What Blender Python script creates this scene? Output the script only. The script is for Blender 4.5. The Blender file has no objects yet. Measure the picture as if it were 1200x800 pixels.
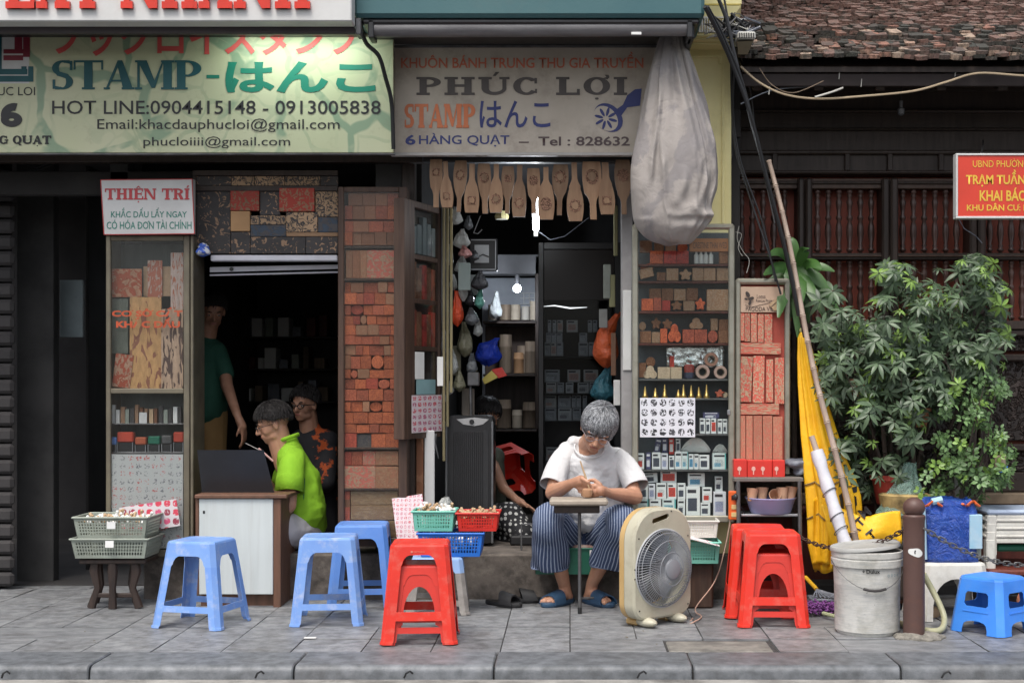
import bpy, math, random
from mathutils import Vector, Matrix, noise
from mathutils.geometry import tessellate_polygon
R = math.radians
rng = random.Random(7)
C = bpy.context.scene.collection
scn = bpy.context.scene

# ---------------------------------------------------------------- camera
# level camera on the far kerb, 48 mm lens, rise/shift used to keep verticals vertical
FPX, VX, VY, HC = 1600.0, 668.0, 450.0, 1.28
cam = bpy.data.cameras.new('camera'); camo = bpy.data.objects.new('camera', cam); C.objects.link(camo)
camo.location = (0, 0, HC); camo.rotation_euler = (R(90), 0, 0)
cam.sensor_width = 36; cam.lens = FPX/1200*36
cam.shift_x = -(VX-600)/1200; cam.shift_y = (VY-400)/1200
cam.clip_end = 500; scn.camera = camo
# ---------------------------------------------------------------- world, sun, exposure
w = bpy.data.worlds.new('World'); scn.world = w; w.use_nodes = True
nt = w.node_tree; nt.nodes.clear()
sky = nt.nodes.new('ShaderNodeTexSky'); sky.sky_type = 'NISHITA'; sky.sun_disc = False
SUN_EL, SUN_AZ = R(62), R(200)
sky.sun_elevation = SUN_EL; sky.sun_rotation = SUN_AZ; sky.air_density = 1.0; sky.dust_density = 4.0; sky.ozone_density = 1.0
bg = nt.nodes.new('ShaderNodeBackground'); bg.inputs[1].default_value = 0.125
ow = nt.nodes.new('ShaderNodeOutputWorld')
hsv = nt.nodes.new('ShaderNodeHueSaturation'); hsv.inputs['Saturation'].default_value = .42   # overcast: greyer sky
nt.links.new(sky.outputs[0], hsv.inputs['Color']); nt.links.new(hsv.outputs[0], bg.inputs[0]); nt.links.new(bg.outputs[0], ow.inputs[0])
sl = bpy.data.lights.new('sun', 'SUN'); sl.energy = 1.35; sl.angle = R(22); sl.color = (1, .95, .88)
so = bpy.data.objects.new('sun', sl); C.objects.link(so)
sd = Vector((math.sin(SUN_AZ)*math.cos(SUN_EL), math.cos(SUN_AZ)*math.cos(SUN_EL), math.sin(SUN_EL)))
so.rotation_euler = sd.to_track_quat('Z', 'Y').to_euler(); so.location = (0, 0, 12)
scn.view_settings.view_transform = 'Standard'; scn.view_settings.look = 'None'
scn.view_settings.exposure = 0.85; scn.view_settings.gamma = 1.0
try: scn.cycles.max_bounces = 6; scn.cycles.transparent_max_bounces = 12
except Exception: pass

# ---------------------------------------------------------------- helpers
def X(px, Y): return (px-VX)*Y/FPX
def Z(py, Y): return HC-(py-VY)*Y/FPX
def P(px, py, Y): return Vector((X(px, Y), Y, Z(py, Y)))
def GY(py): return FPX*HC/(py-VY)            # depth of a point on the pavement seen at row py
def Mn(n, Y): return n*Y/FPX                 # length of n photo pixels at depth Y

class MB:
    def __init__(s): s.v = []; s.f = []; s.uv = {}
    def add(s, vs, fs):
        o = len(s.v); s.v += [tuple(v) for v in vs]; s.f += [tuple(i+o for i in f) for f in fs]; return s
    def box(s, x0, x1, y0, y1, z0, z1, M=None):
        vs = [Vector((x, y, z)) for z in (z0, z1) for y in (y0, y1) for x in (x0, x1)]
        if M: vs = [M @ v for v in vs]
        return s.add(vs, [(0,2,3,1),(4,5,7,6),(0,1,5,4),(2,6,7,3),(0,4,6,2),(1,3,7,5)])
    def cbox(s, x0, x1, y0, y1, z0, z1, c=.004, M=None):
        c = min(c, (x1-x0)*.45, (y1-y0)*.45, (z1-z0)*.45)
        vs = []
        for z, zz in ((z0, 1), (z1, -1)):
            for (x, xx) in ((x0, 1), (x1, -1)):
                for (y, yy) in ((y0, 1), (y1, -1)):
                    vs += [Vector((x, y+yy*c, z+zz*c)), Vector((x+xx*c, y, z+zz*c)), Vector((x+xx*c, y+yy*c, z))]
        if M: vs = [M @ v for v in vs]
        i = lambda a, b, d, k: (a*4+b*2+d)*3+k     # a=z, b=x, d=y
        fs = [(i(0,0,0,0), i(1,0,0,0), i(1,0,1,0), i(0,0,1,0)), (i(0,1,0,0), i(0,1,1,0), i(1,1,1,0), i(1,1,0,0)),
              (i(0,0,0,1), i(0,1,0,1), i(1,1,0,1), i(1,0,0,1)), (i(0,0,1,1), i(1,0,1,1), i(1,1,1,1), i(0,1,1,1)),
              (i(0,0,0,2), i(0,0,1,2), i(0,1,1,2), i(0,1,0,2)), (i(1,0,0,2), i(1,1,0,2), i(1,1,1,2), i(1,0,1,2))]
        for b in (0, 1):
            for d in (0, 1): fs.append((i(0,b,d,0), i(0,b,d,1), i(1,b,d,1), i(1,b,d,0)))
        for a in (0, 1):
            for b in (0, 1): fs.append((i(a,b,0,0), i(a,b,1,0), i(a,b,1,2), i(a,b,0,2)))
            for d in (0, 1): fs.append((i(a,0,d,1), i(a,1,d,1), i(a,1,d,2), i(a,0,d,2)))
            for b in (0, 1):
                for d in (0, 1): fs.append((i(a,b,d,0), i(a,b,d,1), i(a,b,d,2)))
        return s.add(vs, fs)
    def loft(s, rings, cap=True, uv=False, closed=True, vlen=None):
        n = len(rings[0]); o = len(s.v)
        for r in rings: s.v += [tuple(p) for p in r]
        m = n if closed else n-1
        for i in range(len(rings)-1):
            for j in range(m):
                k = (j+1) % n
                if uv: s.uv[len(s.f)] = [(j/m, i), ((j+1)/m, i), ((j+1)/m, i+1), (j/m, i+1)]
                s.f.append((o+i*n+j, o+i*n+k, o+(i+1)*n+k, o+(i+1)*n+j))
        if cap and closed:
            s.f.append(tuple(o+j for j in range(n))[::-1]); s.f.append(tuple(o+(len(rings)-1)*n+j for j in range(n)))
        return s
    def tube(s, pts, rad, n=8, cap=True, up=None, uv=False, mod=None):
        pts = [Vector(p) for p in pts]
        if not hasattr(rad, '__len__'): rad = [rad]*len(pts)
        rings = []; u = Vector(up) if up else None
        for i, p in enumerate(pts):
            d = (pts[min(i+1, len(pts)-1)]-pts[max(i-1, 0)]).normalized()
            if u is None: u = Vector((0, 0, 1)) if abs(d.z) < .9 else Vector((1, 0, 0))
            a = (u-d*u.dot(d))
            a = a.normalized() if a.length > 1e-5 else d.orthogonal().normalized()
            b = d.cross(a); u = a if not up else Vector(up)
            r = rad[i]; ra, rb = (r if isinstance(r, tuple) else (r, r))
            ring = []
            for j in range(n):
                t = 2*math.pi*j/n; k = mod(i, t) if mod else 1
                ring.append(p+a*math.cos(t)*ra*k+b*math.sin(t)*rb*k)
            rings.append(ring)
        return s.loft(rings, cap, uv)
    def ell(s, c, r, M=None, nu=12, nv=8):
        c = Vector(c); rings = []
        if not hasattr(r, '__len__'): r = (r, r, r)
        for i in range(nv+1):
            t = math.pi*(i/nv); t = min(max(t, .06), math.pi-.06)
            ring = []
            for j in range(nu):
                p = 2*math.pi*j/nu
                v = Vector((math.sin(t)*math.cos(p)*r[0], math.sin(t)*math.sin(p)*r[1], -math.cos(t)*r[2]))
                ring.append(c+(M @ v if M else v))
            rings.append(ring)
        return s.loft(rings)
    def cap(s, a, ra, b, rb, n=10):
        a = Vector(a); b = Vector(b); d = (b-a); L = d.length
        if L < 1e-5: return s.ell(a, ra)
        d = d/L; pts = []; rs = []
        for k in range(4):
            t = math.pi/2*k/4; pts.append(a-d*ra*math.cos(t)); rs.append(max(ra*math.sin(t), .0008))
        pts += [a, b]; rs += [ra, rb]
        for k in range(3, -1, -1):
            t = math.pi/2*k/4; pts.append(b+d*rb*math.cos(t)); rs.append(max(rb*math.sin(t), .0008))
        return s.tube(pts, rs, n)
    def lathe(s, prof, c=(0,0,0), n=20, M=None, cap=True):
        c = Vector(c); rings = []
        for (r, z) in prof:
            ring = [Vector((r*math.cos(2*math.pi*j/n), r*math.sin(2*math.pi*j/n), z)) for j in range(n)]
            rings.append([c+(M @ p if M else p) for p in ring])
        return s.loft(rings, cap)
    def plate(s, outer, holes, t, fn):
        """flat plate with holes; fn(u, v, w) -> 3-D, w runs through the thickness t"""
        polys = [[Vector((u, v, 0)) for u, v in outer]]+[[Vector((u, v, 0)) for u, v in h] for h in holes]
        tris = tessellate_polygon(polys); flat = [p for q in polys for p in q]; n = len(flat)
        vs = [fn(p.x, p.y, 0) for p in flat]+[fn(p.x, p.y, t) for p in flat]
        fs = []
        for a, b, c in tris: fs += [(a, b, c), (a+n, c+n, b+n)]
        o = 0
        for q in polys:
            m = len(q)
            for j in range(m): k = (j+1) % m; fs.append((o+j, o+k, o+k+n, o+j+n))
            o += m
        return s.add(vs, fs)
    def prism(s, poly, y0, y1):
        """polygon in x,z extruded along y"""
        return s.plate(poly, [], y1-y0, lambda u, v, w_: Vector((u, y0+w_, v)))
    def build(s, name, m, parent=None, smooth=False, fix=False, mod=None):
        me = bpy.data.meshes.new(name); me.from_pydata(s.v, [], s.f)
        if s.uv:
            l = me.uv_layers.new(name='UVMap')
            for p in me.polygons:
                q = s.uv.get(p.index)
                if q:
                    for k, li in enumerate(p.loop_indices): l.data[li].uv = q[k % 4]
        if fix:
            import bmesh
            bm = bmesh.new(); bm.from_mesh(me); bmesh.ops.recalc_face_normals(bm, faces=bm.faces); bm.to_mesh(me); bm.free()
        if m: me.materials.append(m)
        if smooth:
            me.polygons.foreach_set('use_smooth', [True]*len(me.polygons))
            if smooth != 'all': me.set_sharp_from_angle(angle=R(40))
        o = bpy.data.objects.new(name, me); C.objects.link(o)
        if parent is not None: o.parent = parent
        return o

def tag(o, label=None, cat=None, group=None, kind=None):
    if label: o['label'] = label
    if cat: o['category'] = cat
    if group: o['group'] = group
    if kind: o['kind'] = kind
    return o
def thing(name, label, cat, group=None, loc=(0,0,0), rz=0):
    o = bpy.data.objects.new(name, None); C.objects.link(o); o.location = loc; o.rotation_euler = (0, 0, rz)
    o.empty_display_size = .05
    return tag(o, label, cat, group)
def copy_tree(o, parent=None, kids=None):
    if kids is None:
        kids = {}
        for q in C.objects:
            if q.parent: kids.setdefault(q.parent.name, []).append(q)
    c = o.copy(); C.objects.link(c)
    if parent is not None: c.parent = parent
    for ch in kids.get(o.name, []): copy_tree(ch, c, kids)
    return c
def curve(pts, n=5):
    """Catmull-Rom points through pts"""
    pts = [Vector(p) for p in pts]; out = []
    for i in range(len(pts)-1):
        p0, p1, p2, p3 = pts[max(i-1, 0)], pts[i], pts[i+1], pts[min(i+2, len(pts)-1)]
        for k in range(n): t = k/n; out.append(.5*((2*p1)+(p2-p0)*t+(2*p0-5*p1+4*p2-p3)*t*t+(3*p1-p0-3*p2+p3)*t**3))
    return out+[pts[-1]]
ORD = 'first second third fourth fifth sixth seventh eighth ninth tenth eleventh twelfth thirteenth fourteenth fifteenth sixteenth seventeenth eighteenth nineteenth twentieth twenty-first twenty-second'.split()

# ---------------------------------------------------------------- materials
MATS = {}
class NT:
    def __init__(s, name):
        s.m = bpy.data.materials.new(name); s.m.use_nodes = True; s.t = s.m.node_tree; s.n = s.t.nodes; s.l = s.t.links
        s.n.clear(); s.out = s.n.new('ShaderNodeOutputMaterial')
    def N(s, k, **kw):
        q = s.n.new('ShaderNode'+k)
        for a, b in kw.items(): setattr(q, a, b)
        return q
    def L(s, a, b): s.l.new(a, b)
    def val(s, sock, v):
        if hasattr(v, 'links') or hasattr(v, 'is_linked'): s.L(v, sock)
        else: sock.default_value = v
    def math(s, op, a, b=0.0, c=None):
        q = s.N('Math', operation=op); s.val(q.inputs[0], a); s.val(q.inputs[1], b)
        if c is not None: s.val(q.inputs[2], c)
        return q.outputs[0]
    def mix(s, f, a, b, mode='MIX'):
        q = s.N('Mix', data_type='RGBA', blend_type=mode)
        s.val(q.inputs[0], f)
        for i, v in ((6, a), (7, b)):
            if isinstance(v, tuple): q.inputs[i].default_value = (v[0], v[1], v[2], 1)
            else: s.L(v, q.inputs[i])
        return q.outputs[2]
    def coords(s, kind='Object', stretch=(1,1,1), rand=True):
        tc = s.N('TexCoord'); mp = s.N('Mapping'); s.L(tc.outputs[kind], mp.inputs[0]); mp.inputs['Scale'].default_value = stretch
        if rand:
            oi = s.N('ObjectInfo'); mu = s.N('VectorMath', operation='SCALE'); cx = s.N('CombineXYZ')
            cx.inputs[0].default_value = 17.; cx.inputs[1].default_value = 9.; cx.inputs[2].default_value = 23.
            s.L(cx.outputs[0], mu.inputs[0]); s.L(oi.outputs['Random'], mu.inputs['Scale']); s.L(mu.outputs[0], mp.inputs['Location'])
        return mp.outputs[0]
    def noise(s, vec, sc, det=4, rough=.6, dist=0):
        q = s.N('TexNoise'); s.L(vec, q.inputs['Vector']); q.inputs['Scale'].default_value = sc
        q.inputs['Detail'].default_value = det; q.inputs['Roughness'].default_value = rough; q.inputs['Distortion'].default_value = dist
        return q.outputs[0]
    def ramp(s, f, stops):
        q = s.N('ValToRGB'); s.L(f, q.inputs[0]); e = q.color_ramp.elements
        while len(e) < len(stops): e.new(.5)
        for el, (p, c) in zip(e, stops): el.position = p; el.color = (c[0], c[1], c[2], 1) if hasattr(c, '__len__') else (c, c, c, 1)
        return q.outputs[0]
    def bsdf(s, col, rough=.6, metal=0, spec=.5, bump=None, bstr=.3, bdist=.004, coat=0, trans=0, alpha=1, sss=0):
        q = s.N('BsdfPrincipled')
        if isinstance(col, tuple): q.inputs['Base Color'].default_value = (col[0], col[1], col[2], 1)
        else: s.L(col, q.inputs['Base Color'])
        s.val(q.inputs['Roughness'], rough); q.inputs['Metallic'].default_value = metal
        q.inputs['Specular IOR Level'].default_value = spec; q.inputs['Coat Weight'].default_value = coat
        s.val(q.inputs['Alpha'], alpha)
        if trans: q.inputs['Transmission Weight'].default_value = trans
        if sss: q.inputs['Subsurface Weight'].default_value = sss; q.inputs['Subsurface Radius'].default_value = (.01, .004, .002); q.inputs['Subsurface Scale'].default_value = 1
        if bump is not None:
            b = s.N('Bump'); b.inputs['Strength'].default_value = bstr; b.inputs['Distance'].default_value = bdist
            s.L(bump, b.inputs['Height']); s.L(b.outputs[0], q.inputs['Normal'])
        s.L(q.outputs[0], s.out.inputs[0]); return q
def mat(name, c, r=.6, c2=None, sc=6, det=5, bump=.25, bsc=60, metal=0, rnd=.0, spec=.5, dirt=None, dsc=3, damt=.5, st=(1,1,1), coat=0, sss=0, bd=.003, thr=(.35,.65), alpha=1):
    """plain surface: base colour drifting to c2, worn with dirt patches, value varied per object"""
    if name in MATS: return MATS[name]
    t = NT(name); co = t.coords('Object', st)
    col = c
    c2 = c2 or tuple(x*.82 for x in c)
    n1 = t.noise(co, sc, det); f = t.ramp(n1, [(thr[0], 0), (thr[1], 1)]); col = t.mix(f, c, c2)
    if dirt:
        n2 = t.noise(co, dsc, 7, .7); f2 = t.ramp(n2, [(.5, 0), (.72, damt)]); col = t.mix(f2, col, dirt)
    if rnd:
        oi = t.N('ObjectInfo'); v = t.math('MULTIPLY_ADD', oi.outputs['Random'], rnd*2, 1-rnd)
        hs = t.N('HueSaturation'); t.L(v, hs.inputs['Value']); t.L(col, hs.inputs['Color']); col = hs.outputs[0]
    b = t.noise(co, bsc, 5, .65)
    rr = t.math('MULTIPLY_ADD', n1, .25, r-.12)
    t.bsdf(col, rr, metal, spec, b, bump, bd, coat, sss=sss, alpha=alpha)
    MATS[name] = t.m; return t.m
def wood(name, c, c2, r=.6, sc=3, st=(12, 12, 1), bump=.3, rnd=0.15, spec=.4, dirt=None, damt=.5):
    return mat(name, c, r, c2, sc=sc, det=7, bump=bump, bsc=sc*4, st=st, rnd=rnd, spec=spec, thr=(.3, .7), dirt=dirt, damt=damt, dsc=.6)
def carved(name, ink, base, sc=22, thr=.5, r=.75, rnd=.15, st=(1,1,1), kind='noise'):
    """block or print: curling lines of ink on a plain base"""
    t = NT(name); co = t.coords('Object', st)
    n = t.noise(co, sc, 2, .5, 1.6)
    if kind == 'lines':
        a = t.math('ABSOLUTE', t.math('SUBTRACT', n, .5)); f = t.ramp(a, [(.035, 1), (.06, 0)])
    else: f = t.ramp(n, [(thr-.015, 0), (thr+.015, 1)])
    n2 = t.noise(co, 9, 5); base2 = tuple(x*.7 for x in base)
    bcol = t.mix(t.ramp(n2, [(.35, 0), (.65, 1)]), base, base2); col = t.mix(f, bcol, ink)
    oi = t.N('ObjectInfo'); v = t.math('MULTIPLY_ADD', oi.outputs['Random'], rnd*2, 1-rnd)
    hs = t.N('HueSaturation'); t.L(v, hs.inputs['Value']); t.L(col, hs.inputs['Color'])
    t.bsdf(hs.outputs[0], r, bump=f, bstr=.6, bdist=-.003); return t.m
def sheet(name, nx, ny, inks, paper=(.78, .77, .75), fill=.5, sc=3.0, axes=(0, 2)):
    """paper printed with a grid of small stamp impressions; axes = local axes of the sheet"""
    t = NT(name); tc = t.N('TexCoord'); sp = t.N('SeparateXYZ'); t.L(tc.outputs['Generated'], sp.inputs[0])
    u, v = sp.outputs[axes[0]], sp.outputs[axes[1]]
    uu, vv = t.math('MULTIPLY', u, nx), t.math('MULTIPLY', v, ny)
    fu, fv = t.math('FRACT', uu), t.math('FRACT', vv); iu, iv = t.math('FLOOR', uu), t.math('FLOOR', vv)
    dx, dy = t.math('ABSOLUTE', t.math('SUBTRACT', fu, .5)), t.math('ABSOLUTE', t.math('SUBTRACT', fv, .5))
    inside = t.math('LESS_THAN', t.math('ADD', t.math('POWER', dx, 2.6), t.math('POWER', dy, 2.6)), .07)
    cb = t.N('CombineXYZ'); t.L(uu, cb.inputs[0]); t.L(vv, cb.inputs[1])
    n = t.noise(cb.outputs[0], sc, 3, .6, .6); mk = t.math('MULTIPLY', inside, t.math('GREATER_THAN', n, fill))
    wn = t.N('TexWhiteNoise', noise_dimensions='2D'); cb2 = t.N('CombineXYZ'); t.L(iu, cb2.inputs[0]); t.L(iv, cb2.inputs[1]); t.L(cb2.outputs[0], wn.inputs['Vector'])
    ink = t.ramp(wn.outputs['Value'], [(i/max(1, len(inks)), c) for i, c in enumerate(inks)]); ink.node.color_ramp.interpolation = 'CONSTANT'
    col = t.mix(mk, paper, ink); t.bsdf(col, .6); return t.m
def boxprint(name, colr, dark=(.03, .03, .04), base=(.72, .74, .75), side=None):
    """small carton: pale card with a dark band and a coloured picture panel, placed differently on each carton"""
    t = NT(name); tc = t.N('TexCoord'); sp = t.N('SeparateXYZ'); t.L(tc.outputs['Generated'], sp.inputs[0]); oi = t.N('ObjectInfo')
    u, v = sp.outputs[0], sp.outputs[2]; r_ = oi.outputs['Random']
    def rect(u0, u1, v0, v1):
        a = t.math('MULTIPLY', t.math('GREATER_THAN', u, u0), t.math('LESS_THAN', u, u1)); b = t.math('MULTIPLY', t.math('GREATER_THAN', v, v0), t.math('LESS_THAN', v, v1))
        return t.math('MULTIPLY', a, b)
    top = t.math('MULTIPLY_ADD', r_, .35, .4)
    c = t.mix(rect(.12, t.math('MULTIPLY_ADD', r_, .3, .6), .16, top), base, colr)
    n = t.noise(t.coords('Object'), 70, 2); c = t.mix(t.math('MULTIPLY', rect(.2, .8, .2, .62), t.math('GREATER_THAN', n, .56)), c, dark)
    c = t.mix(rect(.1, t.math('MULTIPLY_ADD', r_, -.3, .9), .78, .9), c, dark)
    if side: c = t.mix(t.math('GREATER_THAN', u, .9), c, side)
    t.bsdf(c, .45); return t.m
def emit(name, c, s):
    t = NT(name); e = t.N('Emission'); e.inputs[0].default_value = (*c, 1); e.inputs[1].default_value = s; t.L(e.outputs[0], t.out.inputs[0]); return t.m
def glassy(name, tint=(.9, .95, .95), gl=.10, rough=.05, film=0.0, filmc=(.5, .5, .5)):
    t = NT(name); tr = t.N('BsdfTransparent'); tr.inputs[0].default_value = (*tint, 1); g = t.N('BsdfGlossy'); g.inputs['Roughness'].default_value = rough
    m = t.N('MixShader'); lw = t.N('LayerWeight'); lw.inputs[0].default_value = .25
    t.L(t.math('MULTIPLY_ADD', lw.outputs['Facing'], .35, gl), m.inputs[0]); t.L(tr.outputs[0], m.inputs[1]); t.L(g.outputs[0], m.inputs[2]); o = m.outputs[0]
    if film:
        d = t.N('BsdfDiffuse'); d.inputs[0].default_value = (*filmc, 1); m2 = t.N('MixShader')
        n = t.noise(t.coords('Object'), 3, 6); t.L(t.math('MULTIPLY', n, film*2), m2.inputs[0]); t.L(o, m2.inputs[1]); t.L(d.outputs[0], m2.inputs[2]); o = m2.outputs[0]
    t.L(o, t.out.inputs[0]); return t.m
def film(name, c, a=.55, r=.18):
    """thin crinkled plastic bag"""
    t = NT(name); co = t.coords(); n = t.noise(co, 14, 5, .65, .8)
    al = t.math('MULTIPLY_ADD', t.ramp(n, [(.3, 0), (.7, 1)]), .35, a-.15)
    t.bsdf(c, r, bump=n, bstr=1.0, bdist=.03, alpha=al if a < 1 else 1); return t.m

M = {}
M['slab'] = mat('slab', (.25,.255,.263), .48, (.135,.14,.148), sc=5, det=9, bump=.45, bsc=90, rnd=.20, dirt=(.06,.053,.048), dsc=2.6, damt=.8)
M['kerb'] = mat('kerb_stone', (.17,.18,.195), .5, (.085,.092,.10), sc=14, det=9, bump=.6, bsc=110, rnd=.10, dirt=(.05,.045,.042), dsc=2.5, damt=.5)
M['drain'] = mat('drain_cover', (.23,.215,.19), .75, (.12,.115,.105), sc=9, bump=.5, bsc=80, dirt=(.05,.045,.04), dsc=6, damt=.7)
M['joint'] = mat('joint', (.055,.05,.048), .9, (.03,.03,.03), sc=20)
M['asphalt'] = mat('asphalt', (.05,.05,.052), .85, (.035,.035,.036), sc=20, bump=.7, bsc=250, dirt=(.13,.12,.11), dsc=.8, damt=.5)
M['gutter'] = mat('gutter', (.32,.31,.29), .8, (.16,.15,.14), sc=5, bump=.6, bsc=90, dirt=(.05,.045,.04), dsc=4, damt=.8)
M['plinth'] = mat('plinth_concrete', (.125,.105,.09), .85, (.055,.046,.04), sc=7, det=10, bump=.9, bsc=45, dirt=(.24,.21,.18), dsc=11, damt=.5, thr=(.42,.6))
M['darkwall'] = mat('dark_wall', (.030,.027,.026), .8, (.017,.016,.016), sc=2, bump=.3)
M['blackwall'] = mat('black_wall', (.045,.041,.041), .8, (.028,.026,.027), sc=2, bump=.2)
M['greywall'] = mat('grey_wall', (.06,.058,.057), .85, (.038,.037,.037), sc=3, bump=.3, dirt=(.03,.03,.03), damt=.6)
M['yellow'] = mat('yellow_paint', (.84,.76,.40), .7, (.76,.68,.33), sc=3, bump=.25, bsc=40, dirt=(.30,.26,.14), dsc=1.6, damt=.45)
M['oldwood'] = wood('old_brown_wood', (.085,.048,.032), (.04,.022,.016), .55, dirt=(.10,.085,.07), damt=.3)
M['darkwood'] = wood('dark_wood', (.042,.027,.021), (.021,.014,.011), .5)
M['redwood'] = wood('red_brown_board', (.13,.028,.018), (.07,.016,.011), .55)
M['baluster'] = wood('turned_baluster', (.085,.045,.036), (.04,.022,.018), .3, rnd=.25)
M['palewood'] = wood('pale_wood', (.56,.40,.25), (.42,.28,.16), .65)
M['mould'] = wood('mould_wood', (.27,.165,.095), (.185,.105,.06), .6, rnd=.34, st=(10,10,1.5))
M['crate'] = wood('raw_wood', (.23,.17,.12), (.12,.09,.065), .75)
M['blue'] = mat('worn_blue_plastic', (.15,.29,.66), .42, (.19,.34,.68), sc=5, bump=.15, bsc=120, dirt=(.46,.50,.62), dsc=13, damt=.75)
M['blue2'] = mat('deep_blue_plastic', (.09,.22,.60), .42, (.12,.26,.62), sc=5, bump=.15, dirt=(.25,.32,.52), dsc=7, damt=.4)
M['paleblue'] = mat('pale_blue_plastic', (.28,.42,.68), .45, (.24,.38,.64), sc=4, dirt=(.35,.36,.38), dsc=6, damt=.5)
M['sky_plastic'] = mat('bright_blue_plastic', (.05,.24,.82), .35, (.06,.27,.84), sc=4, bump=.1, dirt=(.2,.33,.6), dsc=9, damt=.2)
M['red'] = mat('red_plastic', (.70,.035,.018), .36, (.62,.028,.016), sc=4, bump=.1, bsc=120, dirt=(.60,.16,.12), dsc=14, damt=.6)
M['redin'] = mat('red_plastic_dull', (.62,.035,.022), .42, (.5,.03,.02), sc=4, bump=.1)
M['green_pl'] = mat('green_plastic', (.01,.14,.085), .4, (.008,.11,.065), sc=4, bump=.15)
M['mint'] = mat('mint_plastic', (.20,.55,.44), .4, (.16,.48,.38), sc=4, bump=.1)
M['greygreen'] = mat('grey_green_plastic', (.30,.33,.28), .45, (.25,.28,.24), sc=4, bump=.1, dirt=(.14,.14,.12), damt=.4)
M['cream'] = mat('cream_plastic', (.50,.475,.37), .42, (.43,.405,.31), sc=4, bump=.15, bsc=90, dirt=(.26,.22,.15), dsc=8, damt=.35)
M['amber'] = mat('yellowed_plastic', (.52,.35,.15), .4, (.46,.30,.12), sc=5, bump=.1)
M['white_pl'] = mat('white_plastic', (.66,.65,.60), .45, (.55,.53,.48), sc=5, bump=.15, dirt=(.26,.25,.22), dsc=7, damt=.5)
M['fan_grille'] = mat('grille_grey', (.26,.27,.29), .35, (.22,.23,.25), sc=8, bump=.1)
M['fan_blade'] = mat('blade_smoke', (.16,.18,.22), .3, (.13,.15,.18), sc=5, bump=0)
M['lilac'] = mat('lilac_plastic', (.36,.38,.62), .35, (.31,.33,.57), sc=4, bump=.1)
M['black'] = mat('black_plastic', (.018,.018,.02), .35, (.012,.012,.013), sc=6, bump=.1)
M['rubber'] = mat('black_rubber', (.022,.022,.024), .6, (.015,.015,.016), sc=8)
M['steel'] = mat('steel', (.42,.43,.45), .35, (.32,.33,.35), sc=10, metal=.9, bump=.1)
M['dull_steel'] = mat('dull_steel', (.16,.16,.165), .5, (.09,.09,.09), sc=10, metal=.5, bump=.2)
M['alu'] = mat('anodised_aluminium', (.36,.35,.29), .42, (.28,.27,.22), sc=6, metal=.55, bump=.12, dirt=(.16,.14,.11), dsc=8, damt=.5)
M['bronzealu'] = mat('bronze_aluminium', (.20,.175,.125), .45, (.14,.12,.09), sc=6, metal=.4, bump=.12)
M['brass'] = mat('brass', (.62,.42,.14), .3, (.45,.29,.10), sc=20, metal=.9, bump=.05)
M['paper'] = mat('paper', (.74,.74,.72), .8, (.66,.66,.64), sc=5, bump=.1, rnd=.08)
M['signwhite'] = mat('sign_white', (.62,.62,.61), .5, (.56,.56,.55), sc=3, bump=.05, dirt=(.4,.38,.36), dsc=2.5, damt=.35)
M['signold'] = mat('sign_aged', (.50,.44,.37), .6, (.42,.365,.30), sc=3, bump=.1, dirt=(.20,.155,.13), dsc=4, damt=.6)
M['skin'] = mat('skin', (.50,.27,.175), .5, (.43,.22,.14), sc=14, bump=.2, bsc=120, sss=.08, bd=.001)
M['skin2'] = mat('skin_darker', (.46,.25,.165), .5, (.38,.19,.12), sc=14, bump=.2, bsc=120, sss=.06, bd=.001)
M['terra'] = mat('terracotta', (.48,.20,.11), .8, (.36,.14,.08), sc=8, bump=.3)
M['tarp'] = mat('grey_tarp', (.22,.24,.28), .28, (.11,.12,.15), sc=12, bump=.8, bsc=14, bd=.02)
M['iron'] = mat('painted_brown_iron', (.105,.055,.045), .5, (.075,.04,.035), sc=4, bump=.3, bsc=70, dirt=(.22,.09,.05), dsc=4, damt=.35)
M['rust'] = mat('rusty_chain', (.055,.032,.028), .6, (.09,.05,.04), sc=30, metal=.3)
M['bamboo'] = mat('bamboo', (.42,.33,.27), .55, (.30,.22,.17), sc=3, st=(8,8,1), bump=.2)
M['glass'] = glassy('cabinet_glass', (.95,.97,.96), .012, .04, film=.004, filmc=(.45,.45,.43))
M['glassdark'] = glassy('dusty_glass', (.92,.93,.93), .014, .12, film=.012, filmc=(.3,.28,.26))

# ================================================================ THE SETTING
YK = 6.54; TILE = .335
# road
MB().box(-40, 40, -40, 6.05, -.14, -.075).build('road', M['asphalt']); bpy.data.objects['road']['kind'] = 'structure'
g = MB().box(-40, 40, 6.05, 6.20, -.13, -.060).build('gutter', M['gutter']); g['kind'] = 'structure'
base = MB().box(-40, 40, 6.3, 30, -.2, -.012).build('pavement', M['joint']); base['kind'] = 'structure'
# kerb: rounded granite lengths
kb = MB().box(-40, 40, 6.24, 6.5, -.2, -.03).build('kerb', M['joint']); kb['kind'] = 'structure'
joints = [-560, -330, -100, 132, 360, 583, 805, 1037, 1265, 1490, 1720]
for a, b in zip(joints, joints[1:]):
    x0, x1 = X(a, 6.54)+.004, X(b, 6.54)-.004; m = MB(); r = .034; rings = []
    for x in (x0, x0+.006, (x0+x1)/2, x1-.006, x1):
        e = .006 if x in (x0, x1) else 0; ring = [(x, 6.535, -.2), (x, 6.535, -e)]
        for k in range(7):
            t = R(90)*k/6; ring.append((x, 6.25-math.sin(t)*(r-e)+.0, -r+math.cos(t)*(r-e)))
        ring += [(x, 6.198+e, -.2)]; rings.append(ring)
    m.loft(rings); o = m.build('kerb_stone', M['kerb'], kb, smooth=True); o.location.z = rng.uniform(-.002, .002)
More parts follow.
